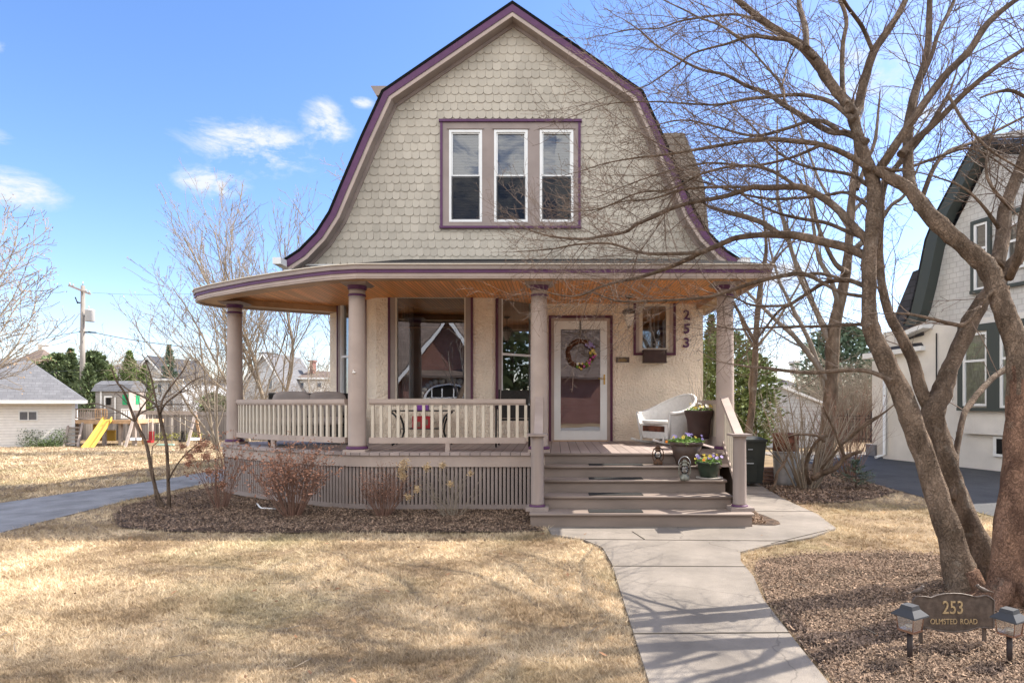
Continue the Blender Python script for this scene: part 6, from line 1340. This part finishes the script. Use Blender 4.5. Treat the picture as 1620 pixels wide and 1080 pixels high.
# utility pole
D = 44; x = at(130, 0, D).x; UP = thing('utility_pole', 'weathered wooden utility pole with crossarm and grey transformer', 'utility pole', (x, D, -.8)); zt = at(0, 452, D).z
b = MB(); b.tube([(x + .1, D, -.8), (x + .02, D, 4), (x + .05, D, zt)], [.19, .16, .13], 12); build(b, 'pole', M['poplar'], UP)
b = MB(); p0, p1 = at(112, 452, D), at(146, 466, D); b.bar(p0 + Vector((0, -.18, 0)), p1 + Vector((0, -.18, 0)), .11, .13); arm_ = build(b, 'crossarm', M['wood_grey'], UP)
b = MB()
for f in (.04, .2, .8, .95): q = p0 + (p1 - p0) * f; b.lathe((q.x, q.y - .18, q.z + .06), [(.04, 0), (.06, .06), (.03, .16)], 8)
b.tube([at(131, 452, D), at(131, 445, D)], .03, 6); build(b, 'insulators', M['galv'], arm_)
b = MB(); q = at(144, 509, D); b.lathe((q.x, D - .1, q.z), [(.26, 0), (.29, .03), (.29, .75), (.31, .78), (.25, .85), (.03, .9)], 16); b.tube([(q.x - .45, D - .1, q.z + .5), (q.x - .2, D - .1, q.z + .5)], .05, 6); b.tube([(q.x - .1, D - .1, q.z + .9), (q.x - .1, D - .1, q.z + 1.1)], .04, 6); build(b, 'transformer', mat('transformer_paint', (.5, .5, .5), .5), UP)
b = MB(); b.tube([at(122, 478, D), at(131, 480, D)], .05, 6); b.tube([at(119, 470, D), at(123, 480, D)], .04, 6); b.tube([at(126, 525, D), at(152, 526, D)], .05, 6); build(b, 'brackets', M['black'], UP)
def wire(pts, D0, D1, r, label, px=True):
    b = MB(); q = [];
    n = len(pts)
    for i, (x, y) in enumerate(pts): q.append(at(x, y, D0 + (D1 - D0) * i / (n - 1)))
    p, rr_ = smooth(q, [r] * n, 4); b.tube(p, r, 5); tag(build(b, 'power_line', M['black'], None, tuple(q[0])), label, 'wire', 'overhead lines from the utility pole')
wire([(140, 524), (200, 536), (270, 546), (345, 553), (440, 560)], 43.9, 34, .022, 'thick black overhead cable running right from the utility pole toward the porch')
wire([(125, 525), (100, 529), (50, 540), (-30, 556)], 43.9, 52, .02, 'black overhead cable running left from the utility pole over the garage')
wire([(146, 463), (230, 466), (340, 462), (520, 440)], 43.8, 40, .008, 'very thin upper wire running right from the crossarm')
wire([(126, 585), (40, 592), (-30, 600)], 43.9, 60, .014, 'lower thin wire running left behind the evergreens')
wire([(135, 588), (220, 583), (320, 590), (420, 588)], 43.9, 50, .014, 'lower thin wire running right in front of the far roofs')
# playset
D = 33.; PS = thing('playset', 'wooden backyard playset with cabin, deck and climbing wall', 'playset', gp_(165, D)); zg = -.8
def pbox(mb, x0, y0, x1, y1, dy0, dy1, D=33.): a, c, z0, z1 = pxr(x0, y0, x1, y1, D); mb.box(a, c, D + dy0, D + dy1, z0, z1)
b = MB(); pbox(b, 108, 664, 214, 670, 0, 2.4); pk = build(b, 'deck', M['wood_tan'], PS)
for (x, y1) in [(112, 700), (157, 708), (183, 708), (205, 708), (232, 700)]:
    b = MB(); pbox(b, x, 668, x + 4.5, y1, .2, .35); build(b, 'post', M['wood_grey'], PS)
b = MB(); a, c, z0, z1 = pxr(151, 617, 205, 664, D + .5); b.box(a, c - .01, D + .5, D + 1.75, z0, z1); cab = build(b, 'cabin_wall', M['siding_grey'], PS)
b = MB(); ym = D + 1.13; b.prism([(c - .04, D + .45, z0 - .3), (c - .04, D + 1.8, z0 - .3), (c - .04, D + 1.8, z1 - .05), (c - .04, D + 1.55, z1 + .28), (c - .04, ym, z1 + .46), (c - .04, D + .7, z1 + .28), (c - .04, D + .45, z1 - .05)], (.05, 0, 0)); gb_ = build(b, 'cabin_gable', mat('peach_siding', (.40, .34, .30), .7, .1, 6), PS)
b = MB(); b.box(c + .012, c + .03, D + .98, D + 1.28, z1 - .75, z1 - .25); build(b, 'shutter', M['green'], gb_)
b = MB(); b.prism([(a - .15, D + .36, z1 - .06), (a - .15, D + .68, z1 + .32), (a - .15, ym, z1 + .52), (a - .15, D + 1.58, z1 + .32), (a - .15, D + 1.9, z1 - .06)], (c - a + .22, 0, 0)); build(b, 'roof', M['roof_grey'], PS)
for (x0, y0, x1, y1, dy) in ((184, 624, 194, 640, .46),): b = MB(); pbox(b, x0, y0, x1, y1, dy, dy + .04); build(b, 'shutter', M['green'], cab)
b = MB(); pbox(b, 158, 629, 165, 640, .46, .48); build(b, 'doorway', M['dark'], cab); b = MB(); pbox(b, 155, 626, 168, 628.5, .44, .47); pbox(b, 155, 628.5, 157, 664, .44, .47); pbox(b, 171.5, 628, 173.5, 664, .44, .47); pbox(b, 148.5, 618, 151, 664, .44, .49); build(b, 'cabin_trim', M['white'], cab)
for (xa, xb, m_) in ((112, 150, 'wood_grey'), (150, 168, 'wood_tan'), (191, 205, 'white')):
    b = MB(); pbox(b, xa, 646, xb, 648.2, 0, .06); pbox(b, xa, 660, xb, 662, 0, .06); k = xa
    while k < xb: pbox(b, k, 648.2, k + 1.3, 660, .01, .05); k += 3.6
    build(b, 'guard_rail', M[m_], PS)
for xs_ in ((108, 122),):
    for (dx, c_) in ((0, 0), (22, 0)):
        b = MB(); b.bar(at(100 + dx, 711, D - 1), at(115 + dx - 6, 669, D), .10, .12); build(b, 'ladder_side', M['wood_grey'], PS)
for k in range(6):
    f = (k + .6) / 6.4; b = MB(); l_ = at(100 + 12 * f, 711 - 40 * f, D - 1 + f); r_ = at(121 + 11 * f, 711 - 40 * f, D - 1 + f); b.bar(l_, r_, .12, .05); build(b, 'rung', M['wood_grey'], PS)
b = MB(); pbox(b, 116, 672, 132, 690, 1.4, 1.5); pbox(b, 126, 682, 150, 700, 1.5, 1.6); build(b, 'climbing_panel', M['slide'], PS)
# slide
b = MB(); P0, P1, P2, P3_ = at(170, 663, D), at(156, 684, D - .8), at(143, 703, D - 1.7), at(136, 711, D - 2.2)
cl = smooth([P0, P1, P2, P3_], [1] * 4, 5)[0]; w2 = .25
secs = []
for q in cl: secs.append([(q.x - w2, q.y, q.z + .14), (q.x - w2 + .05, q.y, q.z + .14), (q.x - w2 + .08, q.y, q.z), (q.x + w2 - .08, q.y, q.z), (q.x + w2 - .05, q.y, q.z + .14), (q.x + w2, q.y, q.z + .14), (q.x + w2, q.y, q.z - .06), (q.x - w2, q.y, q.z - .06)])
for A_, B_ in zip(secs, secs[1:]):
    for k in range(8): k2 = (k + 1) % 8; b.poly([A_[k], A_[k2], B_[k2], B_[k]])
b.poly(secs[-1]); b.poly(secs[0]); build(b, 'slide', M['slide'], PS)
SW = thing('swing_set', 'tan wooden A frame swing beam beside the playset cabin', 'swing set', gp_(260, D))
b = MB(); b.bar(at(212, 652, D), at(311, 653, D), .12, .2); build(b, 'beam', M['wood_grey'], SW)
for (xt, xa, xb) in ((214, 198, 228), (309, 296, 318)):
    for (xx_, dd_) in ((xa, -1.2), (xb, 1.0)):
        b = MB(); q = at(xx_, 711, D + dd_); q.z = zg; b.bar(q, at(xt, 653, D), .11, .12); build(b, 'leg', M['wood_grey'] if dd_ < 0 else M['wood_tan'], SW)
    b = MB(); b.bar(at((xt + xa) / 2 - 2, 694, D - .6), at((xt + xb) / 2 + 2, 694, D + .5), .06, .14); build(b, 'crossbar', M['white'], SW)
def swing(x, ytop, yb, m_, label, w_=8, cap=False):
    T = thing('swing', label, 'swing', tuple(at(x, yb, D)), 'swings hanging from the wooden beam')
    for s in (-1, 1): b = MB(); b.tube([at(x + s * w_ / 2, ytop, D), at(x + s * w_ / 2, yb, D)], .014, 5); build(b, 'rope', M['cream'], T)
    q = at(x, yb, D); b = MB()
    if cap: b.box(q.x - .13, q.x + .13, D - .15, D + .1, q.z - .1, q.z + .03); b.box(q.x - .12, q.x + .12, D + .06, D + .12, q.z, q.z + .5)
    else: b.box(q.x - .17 * w_ / 8, q.x + .17 * w_ / 8, D - .1, D + .1, q.z - .03, q.z + .03)
    build(b, 'seat', m_, T)
swing(238, 654, 697, M['red'], 'red high backed toddler swing nearest the cabin', 7, True); swing(262, 654, 703, mat('mint_plastic', (.35, .6, .5), .5), 'flat pale green swing in the middle of the beam', 20); swing(289, 654, 696, M['black'], 'black bucket swing near the right legs', 8, True)
# fence
D = 38.; FN = thing('board_fence', 'grey vertical board fence behind the playset', 'fence', gp_(260, D)); b = MB(); xa, xb = at(120, 0, D).x, at(620, 0, D).x; b.box(xa, xb, D, D + .05, -.8, at(0, 651, D).z); build(b, 'boards', M['fence'], FN)
b = MB(); k = xa
while k < xb: b.box(k, k + .12, D - .06, D - .002, -.8, at(0, 651, D).z - .02); k += 2.4
b.box(xa, xb, D - .04, D - .002, at(0, 657, D).z, at(0, 655, D).z); build(b, 'rails', M['fence'], FN)
rnd = random.Random(19)
for (x, lb) in ((255, 'leftmost'), (272, 'second from the left'), (293, 'third from the left'), (310, 'rightmost')):
    b = MB(); q = at(x, 690, 37.2)
    for i in range(60): leafcloud(b, rnd, q + Vector((rnd.gauss(0, .2), rnd.gauss(0, .15), rnd.uniform(-.22, .22))), .1, 2, .08, elong=1.3)
    tag(build(b, 'yellow_shrub', mat('gold_leaves', (.33, .32, .06), .8, tone=.4), None, (q.x, q.y, -.8)), 'small yellow green shrub by the board fence, %s of four' % lb, 'shrub', 'yellow green shrubs along the board fence')
# far houses
def fhouse(x0, x1, ye, yr, D, wall, roof_, label, gable=True, hip=0., wins=(), depth=8, chim=None, zb=-.8, trim=True):
    T = thing('far_house', label, 'house', gp_((x0 + x1) / 2, D)); a, c = at(x0, 0, D).x, at(x1, 0, D).x; z1 = at(0, ye, D).z; z2 = at(0, yr, D).z; o = .4; xm = (a + c) / 2
    if gable:
        b = MB(); b.prism([(a, D, zb), (c, D, zb), (c, D, z1), (xm, D, z2), (a, D, z1)], (0, depth, 0)); build(b, 'wall', M[wall], T)
        b = MB(); sl = (z2 - z1) / (xm - a)
        for s, e in ((-1, a), (1, c)): b.prism([(xm, D - .4, z2 + .03), (e + s * o, D - .4, z1 - sl * o + .03), (e + s * o, D - .4, z1 - sl * o + .22), (xm, D - .4, z2 + .24)], (0, depth + .8, 0))
        rf = build(b, 'roof', M[roof_], T)
        b = MB()
        for s, e in ((-1, a), (1, c)): b.prism([(xm, D - .45, z2 - .14), (e + s * o, D - .45, z1 - sl * o - .14), (e + s * o, D - .45, z1 - sl * o + .1), (xm, D - .45, z2 + .1)], (0, .045, 0))
        build(b, 'barge_board', M['white'], rf)
    else:
        b = MB(); b.box(a, c, D, D + depth, zb, z1); build(b, 'wall', M[wall], T); b = MB(); h = hip * (c - a)
        A_, B_, C_, D_ = (a - o, D - o, z1), (c + o, D - o, z1), (c + o, D + depth + o, z1), (a - o, D + depth + o, z1); r0, r1 = (a + h, D + depth / 2, z2), (c - h, D + depth / 2, z2)
        b.poly([A_, B_, r1, r0]); b.poly([B_, C_, r1]); b.poly([C_, D_, r0, r1]); b.poly([D_, A_, r0]); rf = build(b, 'roof', M[roof_], T); b = MB(); b.box(a - o, c + o, D - o - .1, D - o, z1 - .12, z1 + .05); build(b, 'gutter', M['white'], rf)
    for (u0, v0, u1, v1) in wins:
        b = MB(); p, q, r, s = pxr(u0, v0, u1, v1, D); b.box(p, q, D - .08, D, r, s); W = build(b, 'window', M['white'], T); b = MB(); m_ = (q - p) * .14; b.box(p + m_, q - m_, D - .1, D - .08, r + m_, s - m_); build(b, 'pane', M['pane_far'], W)
    if chim: b = MB(); cx0, cx1, cy0, cy1, cm = chim; p, q, r, s = pxr(cx0, cy0, cx1, cy1, D + 2); b.box(p, q, D + 2, D + 2.9, r, s); b.box(p - .1, q + .1, D + 1.9, D + 3, s, s + .15); build(b, 'chimney', M[cm], rf)
    return T
M['pane_far'] = mat('far_pane', (.10, .12, .15), .1, spec=.6)
fhouse(-40, 46, 600, 547, 52, 'stucco_white', 'roof_brown', 'brown roofed house rising above the garage at the far left', gable=False, hip=.45, chim=None)
fhouse(40, 80, 640, 596, 62, 'siding_pink', 'roof_brown', 'small house with tall pale chimney behind the garage roof', gable=False, hip=.3, chim=(60, 67, 546, 600, 'stucco_white'))
fhouse(150, 200, 600, 565, 66, 'stucco_white', 'roof_grey', 'white house with grey roof between the evergreens', gable=False, hip=.2, wins=((178, 592, 184, 606), (190, 594, 195, 608)))
fhouse(186, 232, 592, 566, 70, 'stucco_white', 'roof_dark', 'house with dark ridged roof behind the arborvitae', gable=False, hip=.2)
fhouse(212, 262, 594, 566, 64, 'shake_white', 'roof_dark', 'house with a dark gable and white barge board behind the playset', gable=True, wins=((226, 598, 234, 612), (240, 598, 248, 612)))
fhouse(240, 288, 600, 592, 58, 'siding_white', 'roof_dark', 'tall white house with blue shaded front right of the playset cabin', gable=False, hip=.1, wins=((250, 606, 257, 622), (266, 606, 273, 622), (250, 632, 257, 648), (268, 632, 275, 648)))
fhouse(385, 452, 612, 560, 60, 'siding_white', 'roof_grey', 'pale blue house seen between the porch columns', gable=True, wins=((404, 598, 412, 616), (424, 598, 432, 616)))
fhouse(452, 540, 598, 584, 64, 'siding_pink', 'roof_brown', 'low tan house with brown roof seen behind the loveseat', gable=False, hip=.1, wins=((472, 604, 482, 614), (500, 604, 510, 614)), chim=(490, 495, 572, 590, 'brick'))
fhouse(288, 345, 618, 596, 66, 'siding_grey', 'roof_grey', 'grey house low behind the swing set', gable=False, hip=.2)
fhouse(1205, 1262, 612, 588, 40, 'siding_pink', 'roof_dark', 'far tan house with chimney right of the porch', gable=False, hip=.25, chim=(1258, 1264, 574, 592, 'stucco_white'), zb=-.3)
# neighbour's back garage, white siding in shade
D = 20.5; BG = thing('back_garage', 'white sided garage behind the bins at the right', 'garage', gp_(1230, D)); b = MB(); a, c = at(1160, 0, D).x, at(1299, 0, D).x; ap = at(1228, 611, D)
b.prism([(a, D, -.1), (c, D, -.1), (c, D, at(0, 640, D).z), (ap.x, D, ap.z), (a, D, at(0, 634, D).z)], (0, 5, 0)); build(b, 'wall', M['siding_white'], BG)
b = MB(); b.prism([(ap.x, D - .25, ap.z), (c + .25, D - .25, at(0, 644, D).z), (c + .25, D - .25, at(0, 641, D).z), (ap.x, D - .25, ap.z + .1)], (0, 5.5, 0)); b.prism([(ap.x, D - .25, ap.z), (a - .2, D - .25, at(0, 638, D).z), (a - .2, D - .25, at(0, 635, D).z), (ap.x, D - .25, ap.z + .1)], (0, 5.5, 0)); build(b, 'roof', M['white'], BG)
# iron fence
D = 24.; IF = thing('iron_fence', 'black iron picket fence beside the neighbour house', 'fence', gp_(1365, D)); b = MB(); xa, xb = at(1305, 0, D).x, at(1405, 0, D).x; z0 = gz(10, D); z1 = at(0, 655, D).z
for zz in (z1 - .08, z1 - .2, z0 + .12): b.box(xa, xb, D - .015, D + .015, zz, zz + .03)
build(b, 'rails', M['black'], IF); k = xa; pk0 = None
while k < xb:
    if pk0 is None: b = MB(); b.box(k - .009, k + .009, D - .009, D + .009, z0, z1); pk0 = build(b, 'picket', M['black'], IF); k0 = k
    else: q = pk0.copy(); COL.objects.link(q); q.location = pk0.location + Vector((k - k0, 0, 0))
    k += .12
for x in (1340, 1378): b = MB(); q = at(x, 0, D).x; b.box(q - .035, q + .035, D - .035, D + .035, z0, z1 + .12); build(b, 'post', M['black'], IF)
b = MB(); a, c, z0, z1 = pxr(1378, 702, 1394, 714, 17.2); b.box(a, c, 17.0, 17.5, 0, .32); tag(build(b, 'utility_box', mat('grey_box', (.2, .2, .21), .6, .1, 4), None, ((a + c) / 2, 17.2, 0)), 'low grey box at the back corner of the neighbour house', 'box')

# ================================================================ BACKGROUND TREES
def bt(px, D, ytop, label, seed, **k):
    x = (px - VX) / F * D; z = gz(x, D); h = at(0, ytop, D).z - z; return bare_tree('bare_tree', label, (x, D, z), h, k.pop('r', h * .0125), seed, group='bare trees behind the houses', **k)
bt(-100, 24, 250, 'large bare tree with tan buds at the far left edge above the garage', 41, lean=(.10, 0), spread=1.15, buds='bud', dens=1.5, fork=.12, stems=3, r=.16, rmin=.012, budsize=.06)
bt(398, 22, 392, 'bare tree with forked pale trunk just right of the left porch column', 42, stems=3, spread=.95, dens=1.15, fork=.12, buds='bud', budp=.2, rmin=.006, budsize=.035)
bt(425, 23.5, 350, 'tall slim bare tree behind the loveseat, middle of three', 43, stems=3, spread=.8, dens=1.2, fork=.2, buds='bud', budp=.25, rmin=.006, budsize=.035)
bt(345, 24, 462, 'wide low bare tree left of the left porch column', 44, stems=3, spread=1.2, dens=.9, fork=.1, rmin=.006, lean=(-.1, 0))
bt(548, 25, 300, 'bare tree with a few red leaves rising behind the left gable slope', 45, stems=2, spread=1.0, dens=1.1, fork=.15, buds='deadleaf', budp=.14, rmin=.009, lean=(-.06, 0), budsize=.05)
bt(150, 60, 545, 'small bare tree far behind the utility pole', 46, stems=2, dens=.8, rmin=.02, spread=1.3)
bt(205, 56, 535, 'rounded bare tree above the playset cabin', 47, stems=2, dens=.9, rmin=.018, spread=1.4)
bt(330, 50, 545, 'hazy bare tree behind the swing beam', 48, stems=3, dens=.8, rmin=.018, spread=1.3)
bt(480, 48, 520, 'small bare tree in front of the tan far house', 49, stems=2, dens=.8, rmin=.016, spread=1.3)
bt(1240, 34, 545, 'thin bare tree above the white back garage', 51, stems=3, dens=.8, rmin=.012, spread=1.2)
# two trees beside the house at the right, along their traced trunks
def traced(name, label, base, paths, seed, bark, twig, dens, group=None, **k):
    out = []
    for (q, d0, d1) in paths:
        p, r = px_path(q, d0, d1, k=k.get('slim', .85)); p.append(p[-1] + (p[-1] - p[-2]) * .6); r.append(.004); p, r = smooth(p, r, 3, .04); out.append((p, r))
    k.pop('slim', 0); return bare_tree(name, label, base, k.pop('h', 8), .1, seed, paths=out, bark=bark, twig=twig, dens=dens, group=group, **k)
traced('side_tree', 'thick bare tree with stubbed trunk behind the shrub at the right', (at(1300, 0, 14).x, 14, 0),
       [([(1298, 760, 30), (1303, 730, 22), (1312, 650, 17), (1316, 590, 16), (1318, 540, 17), (1326, 490, 14), (1337, 440, 12), (1342, 400, 11), (1345, 350, 10), (1350, 290, 9), (1356, 240, 7), (1352, 180, 5)], 14, 14.3), ([(1340, 430, 7), (1322, 418, 6), (1305, 385, 5), (1292, 350, 4.5), (1285, 320, 4), (1268, 290, 3)], 14, 13.5), ([(1344, 400, 8), (1362, 385, 7), (1385, 360, 6), (1410, 325, 5), (1430, 310, 4), (1450, 270, 3)], 14, 14.5), ([(1355, 300, 6), (1372, 255, 5), (1385, 220, 4), (1390, 170, 3)], 14.2, 14.8)], 61, 'bark', 'twig_grey', .55, slim=.76, fork=.1, h=9, rmin=.006)
traced('side_tree', 'slender smooth bare tree close to the right porch column', (at(1184, 0, 12.5).x, 12.5, 0),
       [([(1180, 775, 9), (1184, 690, 8.5), (1190, 640, 7.5), (1194, 580, 7), (1196, 530, 6.5), (1200, 480, 6), (1205, 440, 5.5), (1212, 400, 4), (1210, 360, 3), (1205, 320, 2.2)], 12.5, 12.7), ([(1194, 540, 4.5), (1180, 515, 4), (1170, 495, 3.5), (1158, 475, 2.6), (1150, 450, 2)], 12.5, 12.2), ([(1206, 442, 4), (1222, 418, 3), (1240, 395, 2.4), (1262, 375, 1.6)], 12.6, 13)], 62, 'bark', 'twig_tan', .5, fork=.1, h=8, rmin=.004)
# evergreens
def cf(px, D, yb, ytop, wpx, m, label, seed, kind='cone', n=2600, s=.12, name='evergreen_tree', group='evergreens behind the houses'):
    x = (px - VX) / F * D; z = at(0, yb, D).z; return conifer(name, label, (x, D, z), at(0, ytop, D).z - z, wpx / F * D, m, seed, n, s, kind, group)
cf(92, 50, 668, 560, 72, 'pine', 'broad dark pine between garage roof and utility pole', 1, 'round', 5200, .16)
cf(55, 52, 660, 578, 40, 'pine', 'pine partly hidden by the garage roof', 2, 'cone', 2200, .16); cf(112, 48, 668, 552, 44, 'pine', 'pine just left of the utility pole', 3, 'cone', 3000, .16)
cf(148, 47, 668, 556, 46, 'pine', 'mottled pine just right of the utility pole', 4, 'round', 3400, .16); cf(205, 45, 668, 556, 26, 'thuja', 'pointed arborvitae above the playset cabin roof', 5, 'column', 2400, .13)
cf(176, 44, 668, 580, 24, 'thuja', 'shorter pointed arborvitae left of the cabin roof', 6, 'column', 1800, .13); cf(140, 43, 676, 576, 26, 'pine', 'dark columnar evergreen behind the cabin', 7, 'column', 2200, .13)
cf(228, 46, 668, 580, 26, 'thuja', 'arborvitae right behind the cabin gable', 8, 'column', 1900, .13); cf(268, 60, 668, 546, 36, 'spruce', 'tall blue green spruce behind the white far house', 9, 'cone', 2200, .16)
cf(338, 42, 668, 622, 40, 'thuja', 'round green shrub behind the fence near the left column', 10, 'round', 1500, .12)
cf(1330, 32, 690, 512, 118, 'spruce', 'large grey green pine behind the stubbed tree', 11, 'round', 9000, .12)
cf(1150, 15.5, 700, 522, 104, 'thuja', 'yellow green arborvitae behind the right porch column', 12, 'round', 5200, .055); cf(1195, 15.8, 720, 560, 74, 'thuja', 'lower arborvitae spreading in front of the white back garage', 13, 'round', 4200, .05); cf(1125, 16.2, 700, 498, 60, 'thuja', 'tallest arborvitae beside the house corner', 14, 'cone', 2500, .055)
# thicket
rnd = random.Random(55); b = MB(); PB = dict(seg=.3, wob=.22, up=.02, kids=[1, 1], per_m=[3.2, 4.5, 0], ang=45, ratio=[.6, .5], rmin=.005, sides=[4, 3, 3], start=[.1, .1], rr=.6, taper=.4)
for i in range(150):
    x = at(rnd.uniform(1285, 1415), 0, 27).x; y = rnd.uniform(25.5, 29); grow(b, rnd, (x, y, -.3), (rnd.gauss(0, .35), rnd.gauss(0, .3), 1), rnd.uniform(1.8, 3.9), .014, 0, PB)
tag(build(b, 'brush_thicket', M['twig_tan'], None, (12, 27, -.3)), 'pale tangled bare brush behind the black iron fence', 'brush', None, 'stuff')
b = MB()
for i in range(170):
    x = at(rnd.uniform(250, 560), 0, 40).x; y = rnd.uniform(39, 44); grow(b, rnd, (x, y, -.8), (rnd.gauss(0, .35), rnd.gauss(0, .3), 1), rnd.uniform(2.2, 4.4), .016, 0, PB)
tag(build(b, 'brush_thicket', M['twig_grey'], None, (-18, 41, -.8)), 'bare grey brush along the far side of the board fence', 'brush', None, 'stuff')
# distant tree line
b = MB(); PB = dict(seg=1., wob=.15, up=.05, kids=[1, 1], per_m=[1.2, 1.6, 0], ang=38, ratio=[.5, .5], rmin=.03, sides=[4, 3, 3], start=[.2, .1], rr=.5, taper=.4)
for i in range(150):
    x = rnd.uniform(-85, 75); y = rnd.uniform(78, 105); grow(b, rnd, (x, y, -.9), (rnd.gauss(0, .1), rnd.gauss(0, .1), 1), rnd.uniform(5, 9.5), .12, 0, PB)
tag(build(b, 'distant_trees', M['twig_grey'], None, (0, 90, -.9)), 'band of bare trees along the horizon', 'trees', None, 'stuff')
b = MB()
for i in range(5200):
    x = rnd.uniform(-75, 70); y = rnd.uniform(70, 100); hz_ = 1.6 + 1.5 * (.5 + .5 * math.sin(x * .35) * math.sin(x * .11 + 2)); leafcloud(b, rnd, (x, y, -.9 + rnd.random() * hz_), .6, 1, .5, elong=1.2)
tag(build(b, 'distant_shrubs', M['twig_grey'], None, (0, 85, -.9)), 'low dull scrub along the horizon', 'scrub', None, 'stuff')

# ================================================================ ACROSS THE ROAD (seen in the window glass)
AH = thing('brick_house', 'red brick house with steep white trimmed gable across the road, seen in the picture window', 'house', (-7, -20, 0)); Y = -20
b = MB(); b.box(-16, 3, Y - 8, Y, 0, 3.2); b.prism([(-9.9, Y + .2, 0), (-4.1, Y + .2, 0), (-4.1, Y + .2, 3.0), (-7.0, Y + .2, 6.9), (-9.9, Y + .2, 3.0)], (0, -6, 0)); build(b, 'wall', M['brick'], AH)
b = MB(); b.prism([(-16.5, Y + .6, 3.1), (3.5, Y + .6, 3.1), (3.5, Y - 4, 7.2), (-16.5, Y - 4, 7.2)], (0, 0, .15))
for s in (-1, 1): b.prism([(-7, Y + .7, 7.0), (-7 + s * 3.3, Y + .7, 2.6), (-7 + s * 3.3, Y + .7, 2.8), (-7, Y + .7, 7.25)], (0, -7, 0))
ar = build(b, 'roof', M['roof_brown'], AH); b = MB()
for s in (-1, 1): b.prism([(-7, Y + .78, 6.75), (-7 + s * 3.3, Y + .78, 2.35), (-7 + s * 3.3, Y + .78, 2.68), (-7, Y + .78, 7.1)], (0, -.07, 0))
build(b, 'barge_board', M['white'], ar)
b = MB(); b.prism([(-7 + 1.7 * math.cos(a), Y + .28, 1.7 + 1.1 * math.sin(a)) for a in [math.pi * i / 14 for i in range(15)]], (0, -.07, 0)); aw = build(b, 'arched_window', M['white'], AH)
b = MB(); b.prism([(-7 + 1.5 * math.cos(a), Y + .29, 1.78 + .9 * math.sin(a)) for a in [math.pi * i / 14 for i in range(15)]], (0, -.008, 0)); build(b, 'pane', M['dark'], aw); b = MB()
for x in (-8.1, -7.4, -6.6, -5.9): b.box(x - .04, x + .04, Y + .292, Y + .31, 1.75, 2.45)
build(b, 'mullions', M['white'], aw)
for k in range(15):
    a = math.pi * (k + .5) / 15
b = MB()
for k in range(15): a = math.pi * (k + .5) / 15; b.ball((-7 + 1.95 * math.cos(a), Y + .26, 1.7 + 1.3 * math.sin(a)), .2, .06, .2, 8, 5)
build(b, 'stone_arch', M['stone'], aw)
for (x, y, h, sd, lb) in ((-1.5, -9.5, 9, 71, 'bare street tree behind the viewpoint, near the walkway'), (-13, -12, 10, 72, 'bare street tree behind the viewpoint, to the left'), (9, -11, 9, 73, 'bare street tree behind the viewpoint, to the right'), (3.5, -17, 8, 74, 'bare tree beside the brick house across the road'), (-4.5, -7, 8, 75, 'bare yard tree behind the viewpoint, left of the walkway'), (4.0, -6.5, 7, 76, 'bare yard tree behind the viewpoint, right of the walkway')):
    bare_tree('street_tree', lb, (x, y, 0), h, .16, sd, dens=.8, group='bare street trees across the road', rmin=.01, bark='bark', twig='twig_grey', fork=.2)
b = MB(); rnd = random.Random(66)
for i in range(4000): leafcloud(b, rnd, (rnd.uniform(-2, 60), rnd.uniform(-27, -23), rnd.uniform(0, 3.2)), .5, 1, .35, elong=1.2)
tag(build(b, 'far_hedge', M['pine'], None, (14, -25, 0)), 'dark evergreen hedge across the road, reflected in the door glass', 'hedge')

WH = thing('white_house', 'white house with dark roof across the road, right of the brick house', 'house', (16, -24, 0)); b = MB(); b.box(9, 24, -34, -27.5, 0, 5.6); build(b, 'wall', M['siding_pink'], WH); b = MB(); b.prism([(8.4, -26.9, 5.5), (24.6, -26.9, 5.5), (24.6, -31, 8.6), (8.4, -31, 8.6)], (0, 0, .15)); build(b, 'roof', M['roof_grey'], WH)
for k in range(4): b = MB(); b.box(10.5 + k * 3.4, 11.7 + k * 3.4, -27.5, -27.4, 1.2, 2.8); build(b, 'window', M['pane_far'], WH)
for i, (x, y, h, w2) in enumerate(((30, -16, 11, 7), (38, -8, 10, 8), (44, 2, 12, 8), (27, -26, 12, 7), (-24, -24, 11, 8))): conifer('evergreen_tree', 'big dark evergreen across the road, %s' % ['behind the road bend', 'opposite the neighbour house', 'beyond the neighbour house', 'beside the white house', 'left of the brick house'][i], (x, y, 0), h, w2, 'pine', 80 + i, 1800, .4, 'cone', 'evergreens across the road')
